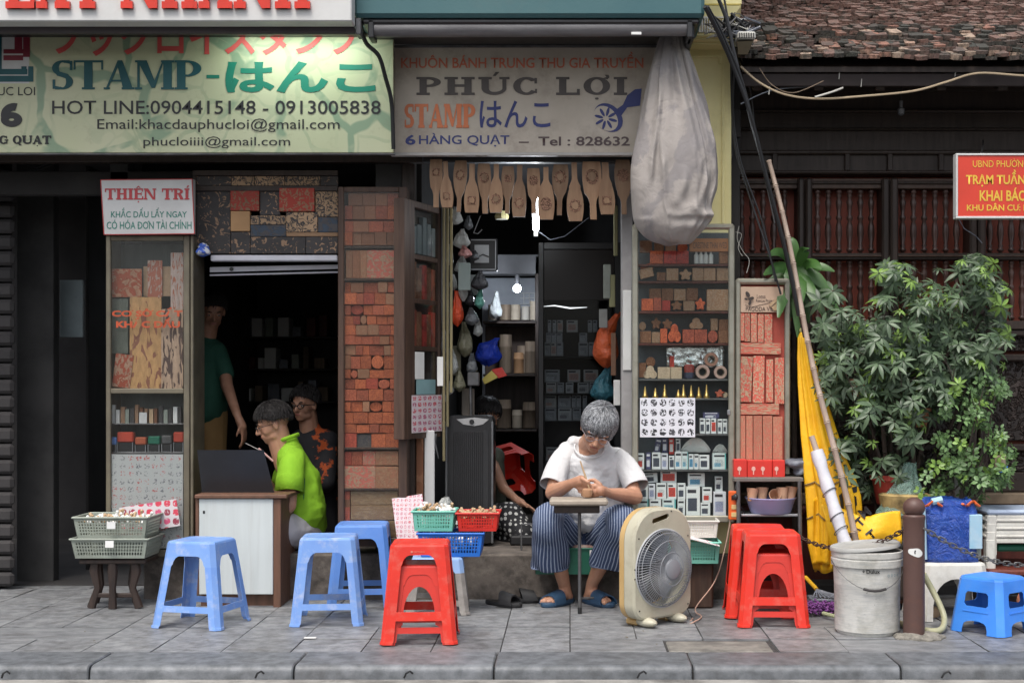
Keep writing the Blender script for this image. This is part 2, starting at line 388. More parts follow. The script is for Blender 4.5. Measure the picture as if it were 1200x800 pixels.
# pavement slabs
slab_me = MB().cbox(-.5, .5, -.5, .5, -1, 0, .012).build('slab', M['slab']); sm = slab_me.data
x668 = 0.0; drain = (X(776, 6.9), X(898, 6.9), 6.56, 6.83)
first = True
for r_ in range(0, 12):
    y0 = YK+r_*TILE; i = -14
    while i <= 13:
        n = 2 if (r_ < 5 and rng.random() < .12) else 1
        x0 = i*TILE+.0; x1 = (i+n)*TILE; i += n
        if y0 > 8.6 and not (x0 < X(165, 9)): continue
        if r_ == 0 and x1 > drain[0]+.02 and x0 < drain[1]-.02:
            x0_, x1_ = x0, x1
            if x0 < drain[0]: x1 = drain[0]
            elif x1 > drain[1]: x0 = drain[1]
            else: continue
            if x1-x0 < .05: continue
        if first: o = slab_me; first = False
        else: o = bpy.data.objects.new('slab', sm); C.objects.link(o)
        o.parent = base; g_ = .006
        o.location = ((x0+x1)/2, y0+TILE/2, rng.uniform(-.004, .001)); o.scale = (x1-x0-g_, TILE-g_, .05)
        o.rotation_euler = (rng.uniform(-.004, .004), rng.uniform(-.003, .003), rng.uniform(-.004, .004))
dr = MB().cbox(drain[0]+.012, drain[1]-.012, drain[2], drain[3]-.01, -.03, -.002, .006).build('drain_cover', M['drain'])
tag(dr, 'flush stone drain cover let into the pavement in front of the red stools', 'drain cover')
dr2 = MB().box(drain[0], drain[1], 6.543, 6.84, -.03, -.008).build('rim', M['joint'], dr)

# ---------------------------------------------------------------- shop building
WF = 8.15
shop = thing('shop_building', 'shop house with two dark open shopfronts on a low concrete step', 'building')
def sb(name, x0, x1, y0, y1, z0, z1, m, parent=shop, c=.004): return MB().cbox(x0, x1, y0, y1, z0, z1, c).build(name, m, parent)
PL = .27                                              # shop floor height
xa, xb = X(168, 8.13), X(742, 8.13)
pl = MB(); nseg = 90; 
for i in range(nseg):                                  # rough cast front of the step
    pass
sb('step', xa, X(868, 8.13), 8.13, 11.6, -.05, PL, M['plinth'], c=.012)
xl0, xl1 = X(229, 8.3), X(470, 8.3)                   # left shop opening
xc0, xc1 = X(497, 8.3), X(738, 8.3)
# walls dividing the shops
sb('pillar', X(440, 8.22), X(480, 8.22), 8.22, 8.6, PL, 3.6, M['greywall'])
sb('side_wall', X(470, 8.6)-.02, X(500, 8.6)-.03, 8.6, 11.5, PL, 3.0, M['darkwall'])
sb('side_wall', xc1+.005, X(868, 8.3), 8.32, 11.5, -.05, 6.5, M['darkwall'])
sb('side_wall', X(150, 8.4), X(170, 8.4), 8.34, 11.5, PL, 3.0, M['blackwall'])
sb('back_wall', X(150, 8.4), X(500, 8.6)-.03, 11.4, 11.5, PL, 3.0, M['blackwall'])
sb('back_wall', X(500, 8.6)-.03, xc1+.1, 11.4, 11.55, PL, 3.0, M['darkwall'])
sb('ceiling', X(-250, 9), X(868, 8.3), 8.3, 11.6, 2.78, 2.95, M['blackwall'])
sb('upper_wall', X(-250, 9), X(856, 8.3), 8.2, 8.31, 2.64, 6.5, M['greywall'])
sb('lintel', X(-250, 9), X(740, 8.2), 8.12, 8.199, 2.60, 2.73, M['darkwood'])
sb('lintel', X(-250, 9), X(228, 8.2), 8.22, 8.3, 2.42, 2.56, M['darkwall'])
sb('post', X(134, 8.3), X(155, 8.3), 8.22, 8.32, 2.3, 2.72, M['greywall'])
sb('door_post', X(472, 8.25), X(487, 8.25), 8.20, 8.26, PL, 2.66, M['darkwood'])
# left bay: passage running back into the dark
sb('side_wall', X(-40, 8.8), X(18, 8.8), 8.55, 8.75, 0, 3.0, M['darkwall'])
for k in range(26):                                   # rolled shutter ribs
    sb('shutter_slat', X(-60, 8.6), X(19, 8.55), 8.50, 8.548, .02+k*.1, .02+k*.1+.088, M['blackwall'], c=.02)
sb('pillar', X(23, 8.9), X(66, 8.9), 8.85, 8.95, 0, 2.9, M['greywall'])
sb('side_wall', X(-330, 8.5), X(-42, 8.5), 8.4, 8.56, 0, 6.5, M['greywall'])
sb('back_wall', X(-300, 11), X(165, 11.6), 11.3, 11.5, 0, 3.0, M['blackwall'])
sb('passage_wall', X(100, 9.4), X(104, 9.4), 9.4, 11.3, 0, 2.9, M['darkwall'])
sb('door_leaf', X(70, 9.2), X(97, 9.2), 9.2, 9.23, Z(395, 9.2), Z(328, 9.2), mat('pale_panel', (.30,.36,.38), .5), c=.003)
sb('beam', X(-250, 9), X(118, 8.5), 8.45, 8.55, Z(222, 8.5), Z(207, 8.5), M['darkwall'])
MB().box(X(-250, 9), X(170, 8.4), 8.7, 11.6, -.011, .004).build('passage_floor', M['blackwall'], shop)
for (a, b, yy, zz) in ((10, 75, 8.42, 187), (60, 118, 8.40, 205), (-10, 60, 8.44, 196)):
    MB().tube([P(a, zz, yy), P((a+b)/2, zz+9, yy), P(b, zz-3, yy)], .008, 6).build('cable', M['black'], shop, smooth=True)
# front of the right-hand pier (yellow)
pier = thing('yellow_pillar', 'yellow painted pillar with moulded panel and ledge beside the tiled roof', 'pillar')
px0, px1 = X(800, 8.17), X(857, 8.17)
sb('shaft', px0, px1, 8.17, 8.315, -.02, Z(45, 8.1), M['yellow'], pier)
for (a, b, z0, z1) in ((806, 809, 262, 66), (846, 849, 262, 74)):
    sb('moulding', X(a, 8.16), X(b, 8.16), 8.156, 8.169, Z(z0, 8.16), Z(z1, 8.16), M['yellow'], pier, .003)
sb('moulding', X(809.1, 8.16), X(842, 8.16), 8.156, 8.169, Z(68, 8.16), Z(65, 8.16), M['yellow'], pier, .003)
sb('moulding', X(842.1, 8.16), X(845.9, 8.16), 8.156, 8.169, Z(75, 8.16), Z(66, 8.16), M['yellow'], pier, .003)
for k, (a, y_, zz0, zz1) in enumerate(((800, 8.03, 52, 47), (798, 7.98, 47, 42), (795, 7.94, 42, 39))):
    sb('cornice', X(a, y_), X(862+k*3, y_), y_, 8.3, Z(zz0, y_), Z(zz1, y_)-.001*k, M['yellow'], pier)
sb('upper_shaft', X(815, 8.1), X(862, 8.1), 8.02, 8.3, Z(39, 8.1), 6.4, M['yellow'], pier)
sb('capital', X(813, 8.0), X(868, 8.0), 7.95, 8.3, Z(8, 8.0), Z(-4, 8.0), M['yellow'], pier)
m = MB(); m.loft([[(X(826, 7.96)+dx*.0, 7.96, Z(22, 7.96)) for dx in (0,)]*1+[(X(858, 7.96), 7.96, Z(22, 7.96)), (X(858, 8.2), 8.2, Z(22, 8)), (X(826, 8.2), 8.2, Z(22, 8))],
                    [(X(816, 7.96), 7.94, Z(8, 7.96)), (X(868, 7.96), 7.94, Z(8, 7.96)), (X(868, 8.2), 8.2, Z(8, 8)), (X(816, 8.2), 8.2, Z(8, 8))]])
m.build('bracket', M['yellow'], pier)
grl = thing('ledge_grating', 'pale slotted grating standing on the ledge of the yellow pillar', 'grating')
for k in range(15):
    MB().cbox(X(810+k*3, 7.93), X(811.6+k*3, 7.93), 7.92, 7.94, Z(39, 7.93)+.001, Z(20+k*.3, 7.93), .001).build('bar', mat('dirty_white', (.5,.49,.45), .6, dirt=(.2,.18,.15)), grl)
for zz in (37, 29, 21): MB().cbox(X(809, 7.93), X(855, 7.93), 7.9405, 7.95, Z(zz, 7.93), Z(zz-2, 7.93), .001).build('rail', MATS['dirty_white'], grl)
fl = thing('flood_light', 'small white flood lamp with rusty face hung beside the tiled roof edge', 'lamp')
m = MB(); y_ = 7.78
m.loft([[P(865, 64, y_), P(876, 64, y_), P(876, 64, y_+.12), P(865, 64, y_+.12)], [P(864, 49, y_-.05), P(883, 48, y_-.05), P(883, 48, y_+.12), P(864, 49, y_+.12)]]); m.build('housing', mat('lamp_face', (.16,.13,.08), .5), fl)
m = MB(); m.cbox(X(863, y_), X(884, y_), y_-.06, y_+.13, Z(49, y_)+.001, Z(40, y_), .008); m.build('hood', MATS['dirty_white'], fl)
for k in range(7): MB().cbox(X(864.5+k*2.7, y_), X(865.6+k*2.7, y_), y_-.068, y_-.059, Z(48, y_), Z(42, y_), .001).build('fin', M['greywall'], fl)
# tangle of wires on the ledge
wt = thing('wire_tangle', 'tangle of pale and grey wires bundled on the pillar ledge', 'wires')
for k in range(22):
    a = P(840+rng.uniform(0, 30), 30+rng.uniform(-6, 12), 7.85); pts = [a]
    for j in range(5): pts.append(a+Vector((rng.uniform(-.09, .12), rng.uniform(-.05, .05), rng.uniform(-.06, .06))))
    MB().tube(pts, rng.uniform(.003, .008), 5).build('wire', rng.choice([M['black'], MATS['dirty_white'], M['dull_steel'], M['tarp']]), wt, smooth=True)

# ---------------------------------------------------------------- old wooden house on the right
oh = thing('wooden_house', 'old dark timber house with mossy scale tile roof and turned balusters', 'house')
def hb(name, x0, x1, y0, y1, z0, z1, m, c=.004): return MB().cbox(x0, x1, y0, y1, z0, z1, c).build(name, m, oh)
YH = 8.62; hx0, hx1 = X(858, 8.35), X(1200, 8.6)+1.6
hb('back_board', hx0, hx1, YH+.10, YH+.14, .62, Z(205, YH), wood('red_screen_board', (.30,.07,.04), (.19,.042,.025), .55))
hb('upper_wall', hx0, hx1, YH+.02, YH+.13, Z(205, YH)+.001, 3.38, M['darkwood'])
for zz, h in ((104, 3), (128, 4), (150, 3), (176, 5), (200, 4)):
    hb('rail', hx0, hx1, YH-.012, YH+.02, Z(zz+h, YH), Z(zz, YH), M['darkwood'], .008)
for pxx in (905, 990, 1040, 1100, 1160, 1230): hb('stile', X(pxx, YH), X(pxx+6, YH), YH-.006, YH+.02, Z(200, YH), Z(180, YH), M['darkwood'])
hb('top_rail', hx0, hx1, YH-.03, YH+.06, Z(222, YH), Z(210, YH), M['oldwood'])
hb('top_rail', hx0, hx1, YH-.045, YH+.04, Z(217, YH), Z(213, YH), M['darkwood'], .008)
hb('middle_rail', hx0, hx1, YH-.04, YH+.06, Z(305, YH), Z(297, YH), M['darkwood'], .006)
hb('middle_rail', hx0, hx1, YH-.055, YH+.03, Z(302, YH), Z(300, YH), M['oldwood'], .004)
hb('lower_rail', hx0, hx1, YH-.04, YH+.06, Z(386, YH), Z(376, YH), M['darkwood'])
for a, b in ((846, 862), (933, 950), (1031, 1050), (1133, 1152), (1236, 1252), (1340, 1358)):
    mid = (a+b)/2
    hb('post', X(a, YH), X(mid-.6, YH), YH-.07, YH+.10, .35, Z(210, YH), M['darkwood'], .012)
    hb('post', X(mid+.6, YH), X(b, YH), YH-.07, YH+.10, .35, Z(210, YH), M['darkwood'], .012)
def balu(h):
    r = .0185; pr = [(.6,0),(.6,.03),(1.0,.04),(1.0,.07),(.5,.09),(.85,.12),(.5,.15),(1.05,.30),(.95,.42),(.55,.50),(.95,.54),(.95,.57),(.5,.61),(.75,.72),(1.0,.80),(.5,.87),(.9,.90),(.5,.93),(1.0,.95),(.7,1.0)]
    m = MB(); m.lathe([(a*r*1.15, z*h) for a, z in pr], n=10); return m
z0, z1, z2 = Z(297, YH), Z(222, YH), Z(305, YH); zb = Z(376, YH)
bu = balu(z1-z0).build('baluster', M['baluster'], oh, smooth='all'); bl = balu(z2-zb).build('baluster', M['baluster'], oh, smooth='all')
fu = fl_ = True
for (a, n) in ((869, 5), (958, 6), (1058, 6), (1160, 6), (1261, 6)):
    for k in range(n):
        x = X(a+k*12.6, YH)
        if a == 1058 and k == 5: pass
        for src, zz in ((bu, z0), (bl, zb)):
            if src.location.length == 0: o = src
            else: o = src.copy(); C.objects.link(o)
            o.location = (x, YH+.005, zz)
# lower carved panels
M['carvedwood'] = None
t = NT('carved_dark_wood'); co = t.coords('Object', (1,1,1)); n = t.noise(co, 11, 2, .4, 2.6); f = t.ramp(n, [(.42, 0), (.5, .8), (.56, .1), (.64, 1)])
t.bsdf(t.mix(f, (.025,.017,.014), (.06,.042,.036)), .45, bump=f, bstr=1, bdist=.02); M['carvedwood'] = t.m
for a, b in ((862, 932), (950, 1030), (1052, 1132), (1153, 1235), (1253, 1340)):
    hb('carved_panel', X(a+4, YH), X(b-4, YH), YH+.02, YH+.06, Z(516, YH), Z(420, YH), M['carvedwood'])
    hb('carved_panel', X(a+4, YH), X(b-4, YH), YH+.02, YH+.06, Z(552, YH), Z(527, YH), M['carvedwood'])
    hb('carved_panel', X(a+4, YH), X(b-4, YH), YH+.02, YH+.06, Z(411, YH), Z(392, YH), M['carvedwood'])
    for zz in (389, 418, 523): hb('panel_rail', X(a, YH), X(b, YH), YH-.03, YH+.05, Z(zz+5, YH), Z(zz-3, YH), M['darkwood'], .008)
    for s0, s1 in ((a, a+4), (b-4, b)): hb('panel_stile', X(s0, YH), X(s1, YH), YH-.02, YH+.05, Z(552, YH), Z(386, YH), M['darkwood'])
hb('lower_board', hx0, hx1, YH-.05, YH+.12, Z(575, YH), Z(553, YH), M['darkwood'])
hb('stone_sill', hx0, hx1, YH-.16, YH+.13, Z(588, YH), Z(576, YH), mat('tan_stone', (.25,.19,.13), .85, (.16,.12,.08), sc=9, bump=.6, dirt=(.08,.06,.05)))
hb('sill_moulding', hx0, hx1, YH-.20, YH+.12, Z(600, YH), Z(589, YH)-.001, M['redwood'], .02)
hb('base_board', hx0, hx1, YH-.13, YH+.12, .05, Z(600, YH)-.001, M['redwood'], .01)
hb('stone_step', hx0+.1, hx1, YH-.30, YH-.131, -.02, .07, M['greywall'], .015)
hb('house_floor', hx0, hx1, YH+.15, 11, 0, .1, M['blackwall'])
# roof : slope from the eave up and back
YE, ZE = 7.92, Z(73, 7.92); SL = R(27)
roof = MB(); L_ = 5.0
A = Vector((X(868, YE), YE+.02, ZE-.035)); dy, dz = math.cos(SL), math.sin(SL)
xx0, xx1 = X(866, 8.1), hx1
roof.add([(xx0, YE+.03, ZE-.05), (xx1, YE+.03, ZE-.05), (xx1, YE+.03+L_*dy, ZE-.05+L_*dz), (xx0, YE+.03+L_*dy, ZE-.05+L_*dz),
          (xx0, YE+.03, ZE-.02), (xx1, YE+.03, ZE-.02), (xx1, YE+.03+L_*dy, ZE-.02+L_*dz), (xx0, YE+.03+L_*dy, ZE-.02+L_*dz)],
         [(0,1,2,3),(4,7,6,5),(0,4,5,1),(1,5,6,2),(2,6,7,3),(3,7,4,0)])
rf = roof.build('roof', M['darkwood'], oh)
hb('eave_board', xx0, xx1, YE+.045, YE+.065, ZE-.13, ZE-.055, mat('eave_brown', (.016,.008,.007), .7))
for k in range(9):
    x = xx0+.1+k*.36; m = MB(); m.cbox(-.03, .03, 0, 1.2, -.08, 0, .006, Matrix.Translation((x, YE+.07, ZE-.075)) @ Matrix.Rotation(SL, 4, 'X')); m.build('rafter', M['darkwood'], oh)
hb('purlin', xx0, xx1, YH-.14, YH-.02, ZE-.02, ZE+.10, M['darkwood'])
t = NT('scale_tile'); co = t.coords('Object', (1,1,1)); oi = t.N('ObjectInfo')
n1 = t.noise(co, 16, 5, .7); n2 = t.noise(co, 40, 4, .7)
wn = t.N('TexWhiteNoise', noise_dimensions='1D'); t.L(oi.outputs['Random'], wn.inputs['W'])
c = t.ramp(wn.outputs['Value'], [(0, (.030,.030,.025)), (.32, (.06,.05,.043)), (.58, (.115,.078,.066)), (.80, (.17,.095,.076)), (.91, (.28,.13,.09)), (.97, (.34,.25,.19))])
c = t.mix(t.ramp(n1, [(.45, 0), (.62, .85)]), c, (.035,.036,.028)); c = t.mix(t.ramp(n2, [(.62, 0), (.75, .5)]), c, (.22,.21,.17))
t.bsdf(c, .9, bump=n2, bstr=.9, bdist=.01); M['tile'] = t.m
def tile_mesh(v):
    m = MB(); rr = random.Random(v); wv, L, th = .0325, .13, .020; pts = []
    for k in range(9):
        a = math.pi*(k/8); pts.append((-math.cos(a)*wv*(1+rr.uniform(-.06, .06)), -math.sin(a)*.030*(1+rr.uniform(-.3, .25))))
    pts += [(wv, L), (-wv, L)]
    fn = lambda u, v_, w_: Vector((u, v_, w_-.3*abs(u)**1.6*(1 if v_ < .1 else .6)))
    m.plate(pts, [], th, fn); return m
tms = []
for v in range(5):
    o = tile_mesh(v).build('roof_tile', M['tile'], rf, smooth=False); tms.append(o)
used_t = set(); cntt = 0; far = MB()
RT = Matrix.Rotation(SL, 4, 'X')
rows = 30; pitch = .072
for r_ in range(rows):
    s = r_*pitch; y = YE-.03+s*dy; z = ZE+s*dz+.012
    nx = int((X(1210, y)-xx0)/.067)+12
    for k in range(nx):
        x = xx0+.02+k*.067+(.033 if r_ % 2 else 0)+rng.uniform(-.007, .007)
        vis = r_ < 13 and X(866, y) < x < X(1212, y)
        v = rng.randrange(5); tilt = rng.uniform(.0, .38); rzz = rng.uniform(-.16, .16); dzz = rng.uniform(-.007, .016)
        if vis and cntt < 296:
            cntt += 1
            if v not in used_t: o = tms[v]; used_t.add(v)
            else: o = bpy.data.objects.new('roof_tile', tms[v].data); C.objects.link(o); o.parent = rf
            o.location = (x, y, z+dzz); o.rotation_euler = (SL-.05-tilt*.6, rng.uniform(-.07, .07), rzz); o.scale = (rng.uniform(.9, 1.12), 1, rng.uniform(.9, 1.5))
        else:
            Mx = Matrix.Translation((x, y, z+dzz)) @ Matrix.Rotation(rzz, 4, 'Z') @ Matrix.Rotation(SL-.05-tilt*.6, 4, 'X')
            me = tms[v].data; far.add([Mx @ q.co for q in me.vertices], [tuple(p.vertices) for p in me.polygons])
far.build('roof_tiles', M['tile'], rf)['kind'] = 'stuff'
# upper storey over the tiled roof's left edge (side of the shop house) and the awning above the shops
# ---------------------------------------------------------------- overhead awning cassettes
aw = thing('awning_cassette', 'teal awning box with black underside and grey roll above the shop', 'awning')
y_ = 7.42
MB().cbox(X(414, y_), X(826, y_), y_, 7.95, Z(20, y_), 4.4, .02).build('box', mat('teal_box', (.035,.11,.125), .5, (.05,.13,.14), sc=1.5, dirt=(.11,.12,.11), dsc=1.2, damt=.4), aw)
MB().cbox(X(424, y_+.02), X(820, y_+.02), y_+.02, 7.9, Z(28, y_+.02), Z(20, y_)-.002, .01).build('slot', M['black'], aw)
MB().tube([(X(433, y_+.07), y_+.07, Z(35, y_+.07)), (X(808, y_+.07), y_+.07, Z(33.5, y_+.07))], .042, 20).build('roll', mat('grey_roll', (.17,.165,.17), .4, (.11,.105,.11), sc=3, st=(1,8,8)), aw, smooth=True)
for q in (433, 808): MB().cbox(X(q, y_)-.012, X(q, y_)+.02, y_+.02, y_+.16, Z(43, y_), Z(22, y_), .005).build('end_bracket', M['black'], aw)
MB().cbox(X(740, y_), X(752, y_), y_+.03, y_+.04, Z(39, y_), Z(36, y_), .001).build('tag', M['paper'], aw)
MB().cbox(X(806, y_), X(815, y_), y_+.05, 8.1, Z(43, y_), Z(24, y_), .01).build('arm', M['black'], aw)
# left one
aw2 = thing('awning_cassette', 'dark brown awning roll under the big white sign', 'awning')
MB().tube([(X(-260, y_+.05), y_+.05, Z(33, y_+.05)), (X(417, y_+.05), y_+.05, Z(34, y_+.05))], .033, 18).build('roll', mat('dark_roll', (.055,.045,.05), .4), aw2, smooth=True)
MB().cbox(X(-260, y_+.1), X(420, y_+.1), y_+.09, 7.9, Z(30, y_+.1), Z(20, y_+.1), .01).build('slot', M['black'], aw2)
MB().cbox(X(417, y_), X(423, y_), y_-.01, y_+.10, Z(41, y_), Z(22, y_), .004).build('end_bracket', M['dull_steel'], aw2)

# ---------------------------------------------------------------- text
SUBS = {'Đ': ('D', 'bar'), 'Ơ': ('O', 'horn'), 'Ờ': ('Ò', 'horn'), 'Ở': ('Ỏ', 'horn'), 'Ợ': ('Ọ', 'horn'), 'Ư': ('U', 'horn')}
def tw_(cu, s_):
    cu.body = s_; o = bpy.data.objects.new('t', cu); me = bpy.data.meshes.new_from_object(o); xs = [v.co.x for v in me.vertices]; bpy.data.objects.remove(o); bpy.data.meshes.remove(me); return min(xs), max(xs)
def text(body, px0, px1, py0, py1, Y, m, parent, bold=0.0, ext=.0008, rot=0, name='lettering', world=None, sp=1.0):
    full = body; body = ''.join(SUBS.get(ch, (ch, 0))[0] for ch in body)
    cu = bpy.data.curves.new('t', 'FONT'); cu.body = body; cu.offset = bold; cu.extrude = 0; cu.resolution_u = 3; cu.space_character = sp
    o = bpy.data.objects.new('t', cu); me = bpy.data.meshes.new_from_object(o); bpy.data.objects.remove(o)
    extra = []
    for i_, ch in enumerate(full):
        if ch in SUBS:                                    # add the bar of D or the horn of O, U
            x1_, x0_ = tw_(cu, body[:i_+1])[1], 0; a_, b_ = tw_(cu, body[i_]); x0_ = x1_-(b_-a_)
            if SUBS[ch][1] == 'bar': extra.append((x0_-.05, .33, x0_+.26, .40))
            else: extra += [(x1_-.09, .63, x1_+.09, .70), (x1_+.03, .66, x1_+.10, .80)]
    bpy.data.curves.remove(cu)
    if extra:
        vs = [tuple(v.co) for v in me.vertices]; fs = [tuple(p.vertices) for p in me.polygons]
        for k_, (a_, b_, c_, d_) in enumerate(extra): q_ = len(vs); e_ = .0; vs += [(a_, b_, e_), (c_, b_, e_), (c_, d_, e_), (a_, d_, e_)]; fs.append((q_, q_+1, q_+2, q_+3))
        me = bpy.data.meshes.new('t'); me.from_pydata(vs, [], fs)
        nx_ = len(vs)-4*len(extra)
    else: nx_ = 10**9
    xs = [v.co.x for v in me.vertices]; ys = [v.co.y for v in me.vertices]
    ax, bx, ay, by = min(xs), max(xs), min(ys), max(ys)
    if world: X0, X1, Z0, Z1 = world
    else: X0, X1, Z0, Z1 = X(px0, Y), X(px1, Y), Z(py1, Y), Z(py0, Y)
    cx, cz = (X0+X1)/2, (Z0+Z1)/2; cr, sr = math.cos(rot), math.sin(rot)
    for v in me.vertices:
        u = X0+(v.co.x-ax)/(bx-ax)*(X1-X0)-cx; w_ = Z0+(v.co.y-ay)/(by-ay)*(Z1-Z0)-cz
        v.co = (cx+u*cr-w_*sr, Y-(.0007 if v.index >= nx_ else 0), cz+u*sr+w_*cr)
    me.materials.append(m); me.name = name
    o = bpy.data.objects.new(name, me); C.objects.link(o); o.parent = parent
    if ext > .001:
        sm_ = o.modifiers.new('s', 'SOLIDIFY'); sm_.thickness = ext; sm_.offset = 0
    return o
# slab / fat-face capitals drawn as pieces in a unit-high cell
def glyph(ch, s, t_, sf):
    """s stem, t_ thin stroke, sf serif overhang -> (width, list of polygons)"""
    Rr = lambda a, b, c, d: [(a, b), (c, b), (c, d), (a, d)]
    def ring(cx, cy, rx, ry, a0, a1, sx, sy, n=18):
        o = [(cx+rx*math.cos(R(a0+(a1-a0)*k/n)), cy+ry*math.sin(R(a0+(a1-a0)*k/n))) for k in range(n+1)]
        i = [(cx+(rx-sx)*math.cos(R(a0+(a1-a0)*k/n)), cy+(ry-sy)*math.sin(R(a0+(a1-a0)*k/n))) for k in range(n+1)]
        return o+i[::-1]
    h = t_
    def stem(x, wd=s, top=True, bot=True):
        q = [Rr(x, 0, x+wd, 1)]
        if bot: q.append(Rr(x-sf, 0, x+wd+sf, h))
        if top: q.append(Rr(x-sf, 1-h, x+wd+sf, 1))
        return q
    if ch == 'I': return s+2*sf, stem(sf)
    if ch == 'H': w_ = 2*s+4*sf+.12; return w_, stem(sf)+stem(w_-sf-s)+[Rr(sf+s, .46, w_-sf-s, .46+t_)]
    if ch == 'L': w_ = s+sf+.48; return w_, stem(sf)+[Rr(sf+s, 0, w_, h), Rr(w_-t_*.8, 0, w_, .33)]
    if ch == 'E' : w_ = s+sf+.48; return w_, stem(sf)+[Rr(sf+s, 0, w_, h), Rr(w_-t_*.8, 0, w_, .30), Rr(sf+s, 1-h, w_-.03, 1), Rr(w_-.03-t_*.8, .72, w_-.03, 1), Rr(sf+s, .46, w_-.18, .46+t_), Rr(w_-.2, .36, w_-.14, .66)]
    if ch == 'T': w_ = .82+s*.4; x = (w_-s)/2; return w_, stem(x, top=False)+[Rr(0, 1-h, w_, 1), Rr(0, .68, t_*.8, 1), Rr(w_-t_*.8, .68, w_, 1)]
    if ch == 'P' or ch == 'R' or ch == 'D':
        w_ = s+sf+(.5 if ch != 'D' else .62); cy, ry = (.72, .28) if ch != 'D' else (.5, .5)
        if ch == 'R': cy, ry = .73, .27
        q = stem(sf)+[ring(sf+s+.04, cy, w_-sf-s-.04, ry, -90, 90, s*.95, t_), Rr(sf+s, 1-t_, sf+s+.06, 1), Rr(sf+s, cy-ry, sf+s+.06, cy-ry+t_)]
        if ch == 'R': w_ += .08; q.append([(w_-.42-s*.3, .48), (w_-.42+s*.7, .48), (w_, 0), (w_-s*1.25, 0)])
        return w_, q
    if ch == 'M':
        w_ = .55+2*s+2*sf; a, b = sf, w_-sf-s
        return w_, stem(a, t_*1.1)+stem(b)+[[(a, 1), (a+s*1.1, 1), ((a+b+s)/2+s*.1, .22), ((a+b+s)/2-s*.35, .05)], [(b+t_*.3, 1), (b-.02, 1), ((a+b+s)/2-s*.35, .05), ((a+b+s)/2+s*.05, .05)]]
    if ch == 'N': w_ = .5+2*t_+s*.6+2*sf; a, b = sf, w_-sf-t_*1.1; return w_, stem(a, t_*1.1)+stem(b, t_*1.1, bot=False)+[[(a, 1), (a+s*1.15, 1), (b+t_*1.1, 0), (b-s*.3, 0)]]
    if ch == 'A': w_ = .78+s*.7; c = w_/2-.02; return w_, [[(c-.02, 1), (c+s*.45, 1), (w_-sf*.6, 0), (w_-sf*.6-s*1.15, 0), (c-.03, .82)], [(c-.02, 1), (c+.08, 1), (sf*.8+t_, 0), (sf*.8, 0)], Rr(.2, .27, w_-.3, .27+t_*.9), Rr(0, 0, sf*1.8+t_, h), Rr(w_-s*1.15-sf*1.3, 0, w_, h)]
    if ch == 'Y': w_ = .8+s*.5; c = w_/2; return w_, [Rr(c-s/2, 0, c+s/2, .5), Rr(c-s/2-sf, 0, c+s/2+sf, h), [(.05, 1), (.05+s*1.1, 1), (c+s/2, .42), (c-s/2, .42)], [(w_-.1, 1), (w_-.1-t_, 1), (c, .42), (c+s/2, .42)], Rr(0, 1-h, s*1.1+.15, 1), Rr(w_-.28, 1-h, w_, 1)]
    if ch in 'OQCGƠ':
        w_ = .95; q = []
        if ch in 'CG': q.append(ring(w_/2, .5, w_/2, .5, 42, 322, s, t_)); q.append(Rr(w_-.1-t_*.7, .64, w_-.1, .95)); q.append(Rr(w_-.1-t_*.5, .10 if ch == 'C' else .05, w_-.1+(.0 if ch == 'C' else .03), .34 if ch == 'C' else .42))
        else: q.append(ring(w_/2, .5, w_/2, .5, 0, 360, s, t_, 32))
        if ch == 'G': q.append(Rr(w_-.36, .40, w_+.03, .40+h))
        if ch == 'Q': q.append([(w_*.45, .2), (w_*.6, .26), (w_*1.02, -.12), (w_*.75, -.16)])
        return w_, q
    if ch == 'U': w_ = .5+s+t_+2*sf; a, b = sf, w_-sf-t_*1.1; c = (a+b+t_*1.1)/2; rx = c-a; return w_, [Rr(a, .36, a+s, 1), Rr(a-sf, 1-h, a+s+sf, 1), Rr(b, .36, b+t_*1.1, 1), Rr(b-sf, 1-h, b+t_*1.1+sf, 1), ring(c, .37, rx, .37, 180, 270, s, t_*1.3), ring(c, .37, rx, .37, 270, 360, t_*1.1, t_*1.3)]
    if ch == 'S': w_ = .66; return w_, [ring(.33, .735, .33, .265, 60, 235, s*.8, t_), ring(.33, .265, .33, .265, -120, 60, s*.8, t_), [(.02, .69), (.16, .47), (.64, .31), (.50, .53)], Rr(w_-.10, .66, w_-.02, .98), Rr(.02, .02, .10, .34), [(.10, .0), (.33, .0), (.33, t_), (.10, .12)], [(w_-.10, 1), (.33, 1), (.33, 1-t_), (w_-.10, .88)]]
    if ch == '6': w_ = .68; return w_, [ring(.34, .31, .34, .31, 0, 360, s*.85, t_*1.6, 28), ring(.42, .5, .42, .5, 75, 200, s*.9, t_*2)]
    return .4, []
MARK = {'Ú':('U','a'), 'Ợ':('O','hd'), 'Ệ':('E','cd'), 'Ấ':('A','ca'), 'Í':('I','a'), 'Ạ':('A','d')}
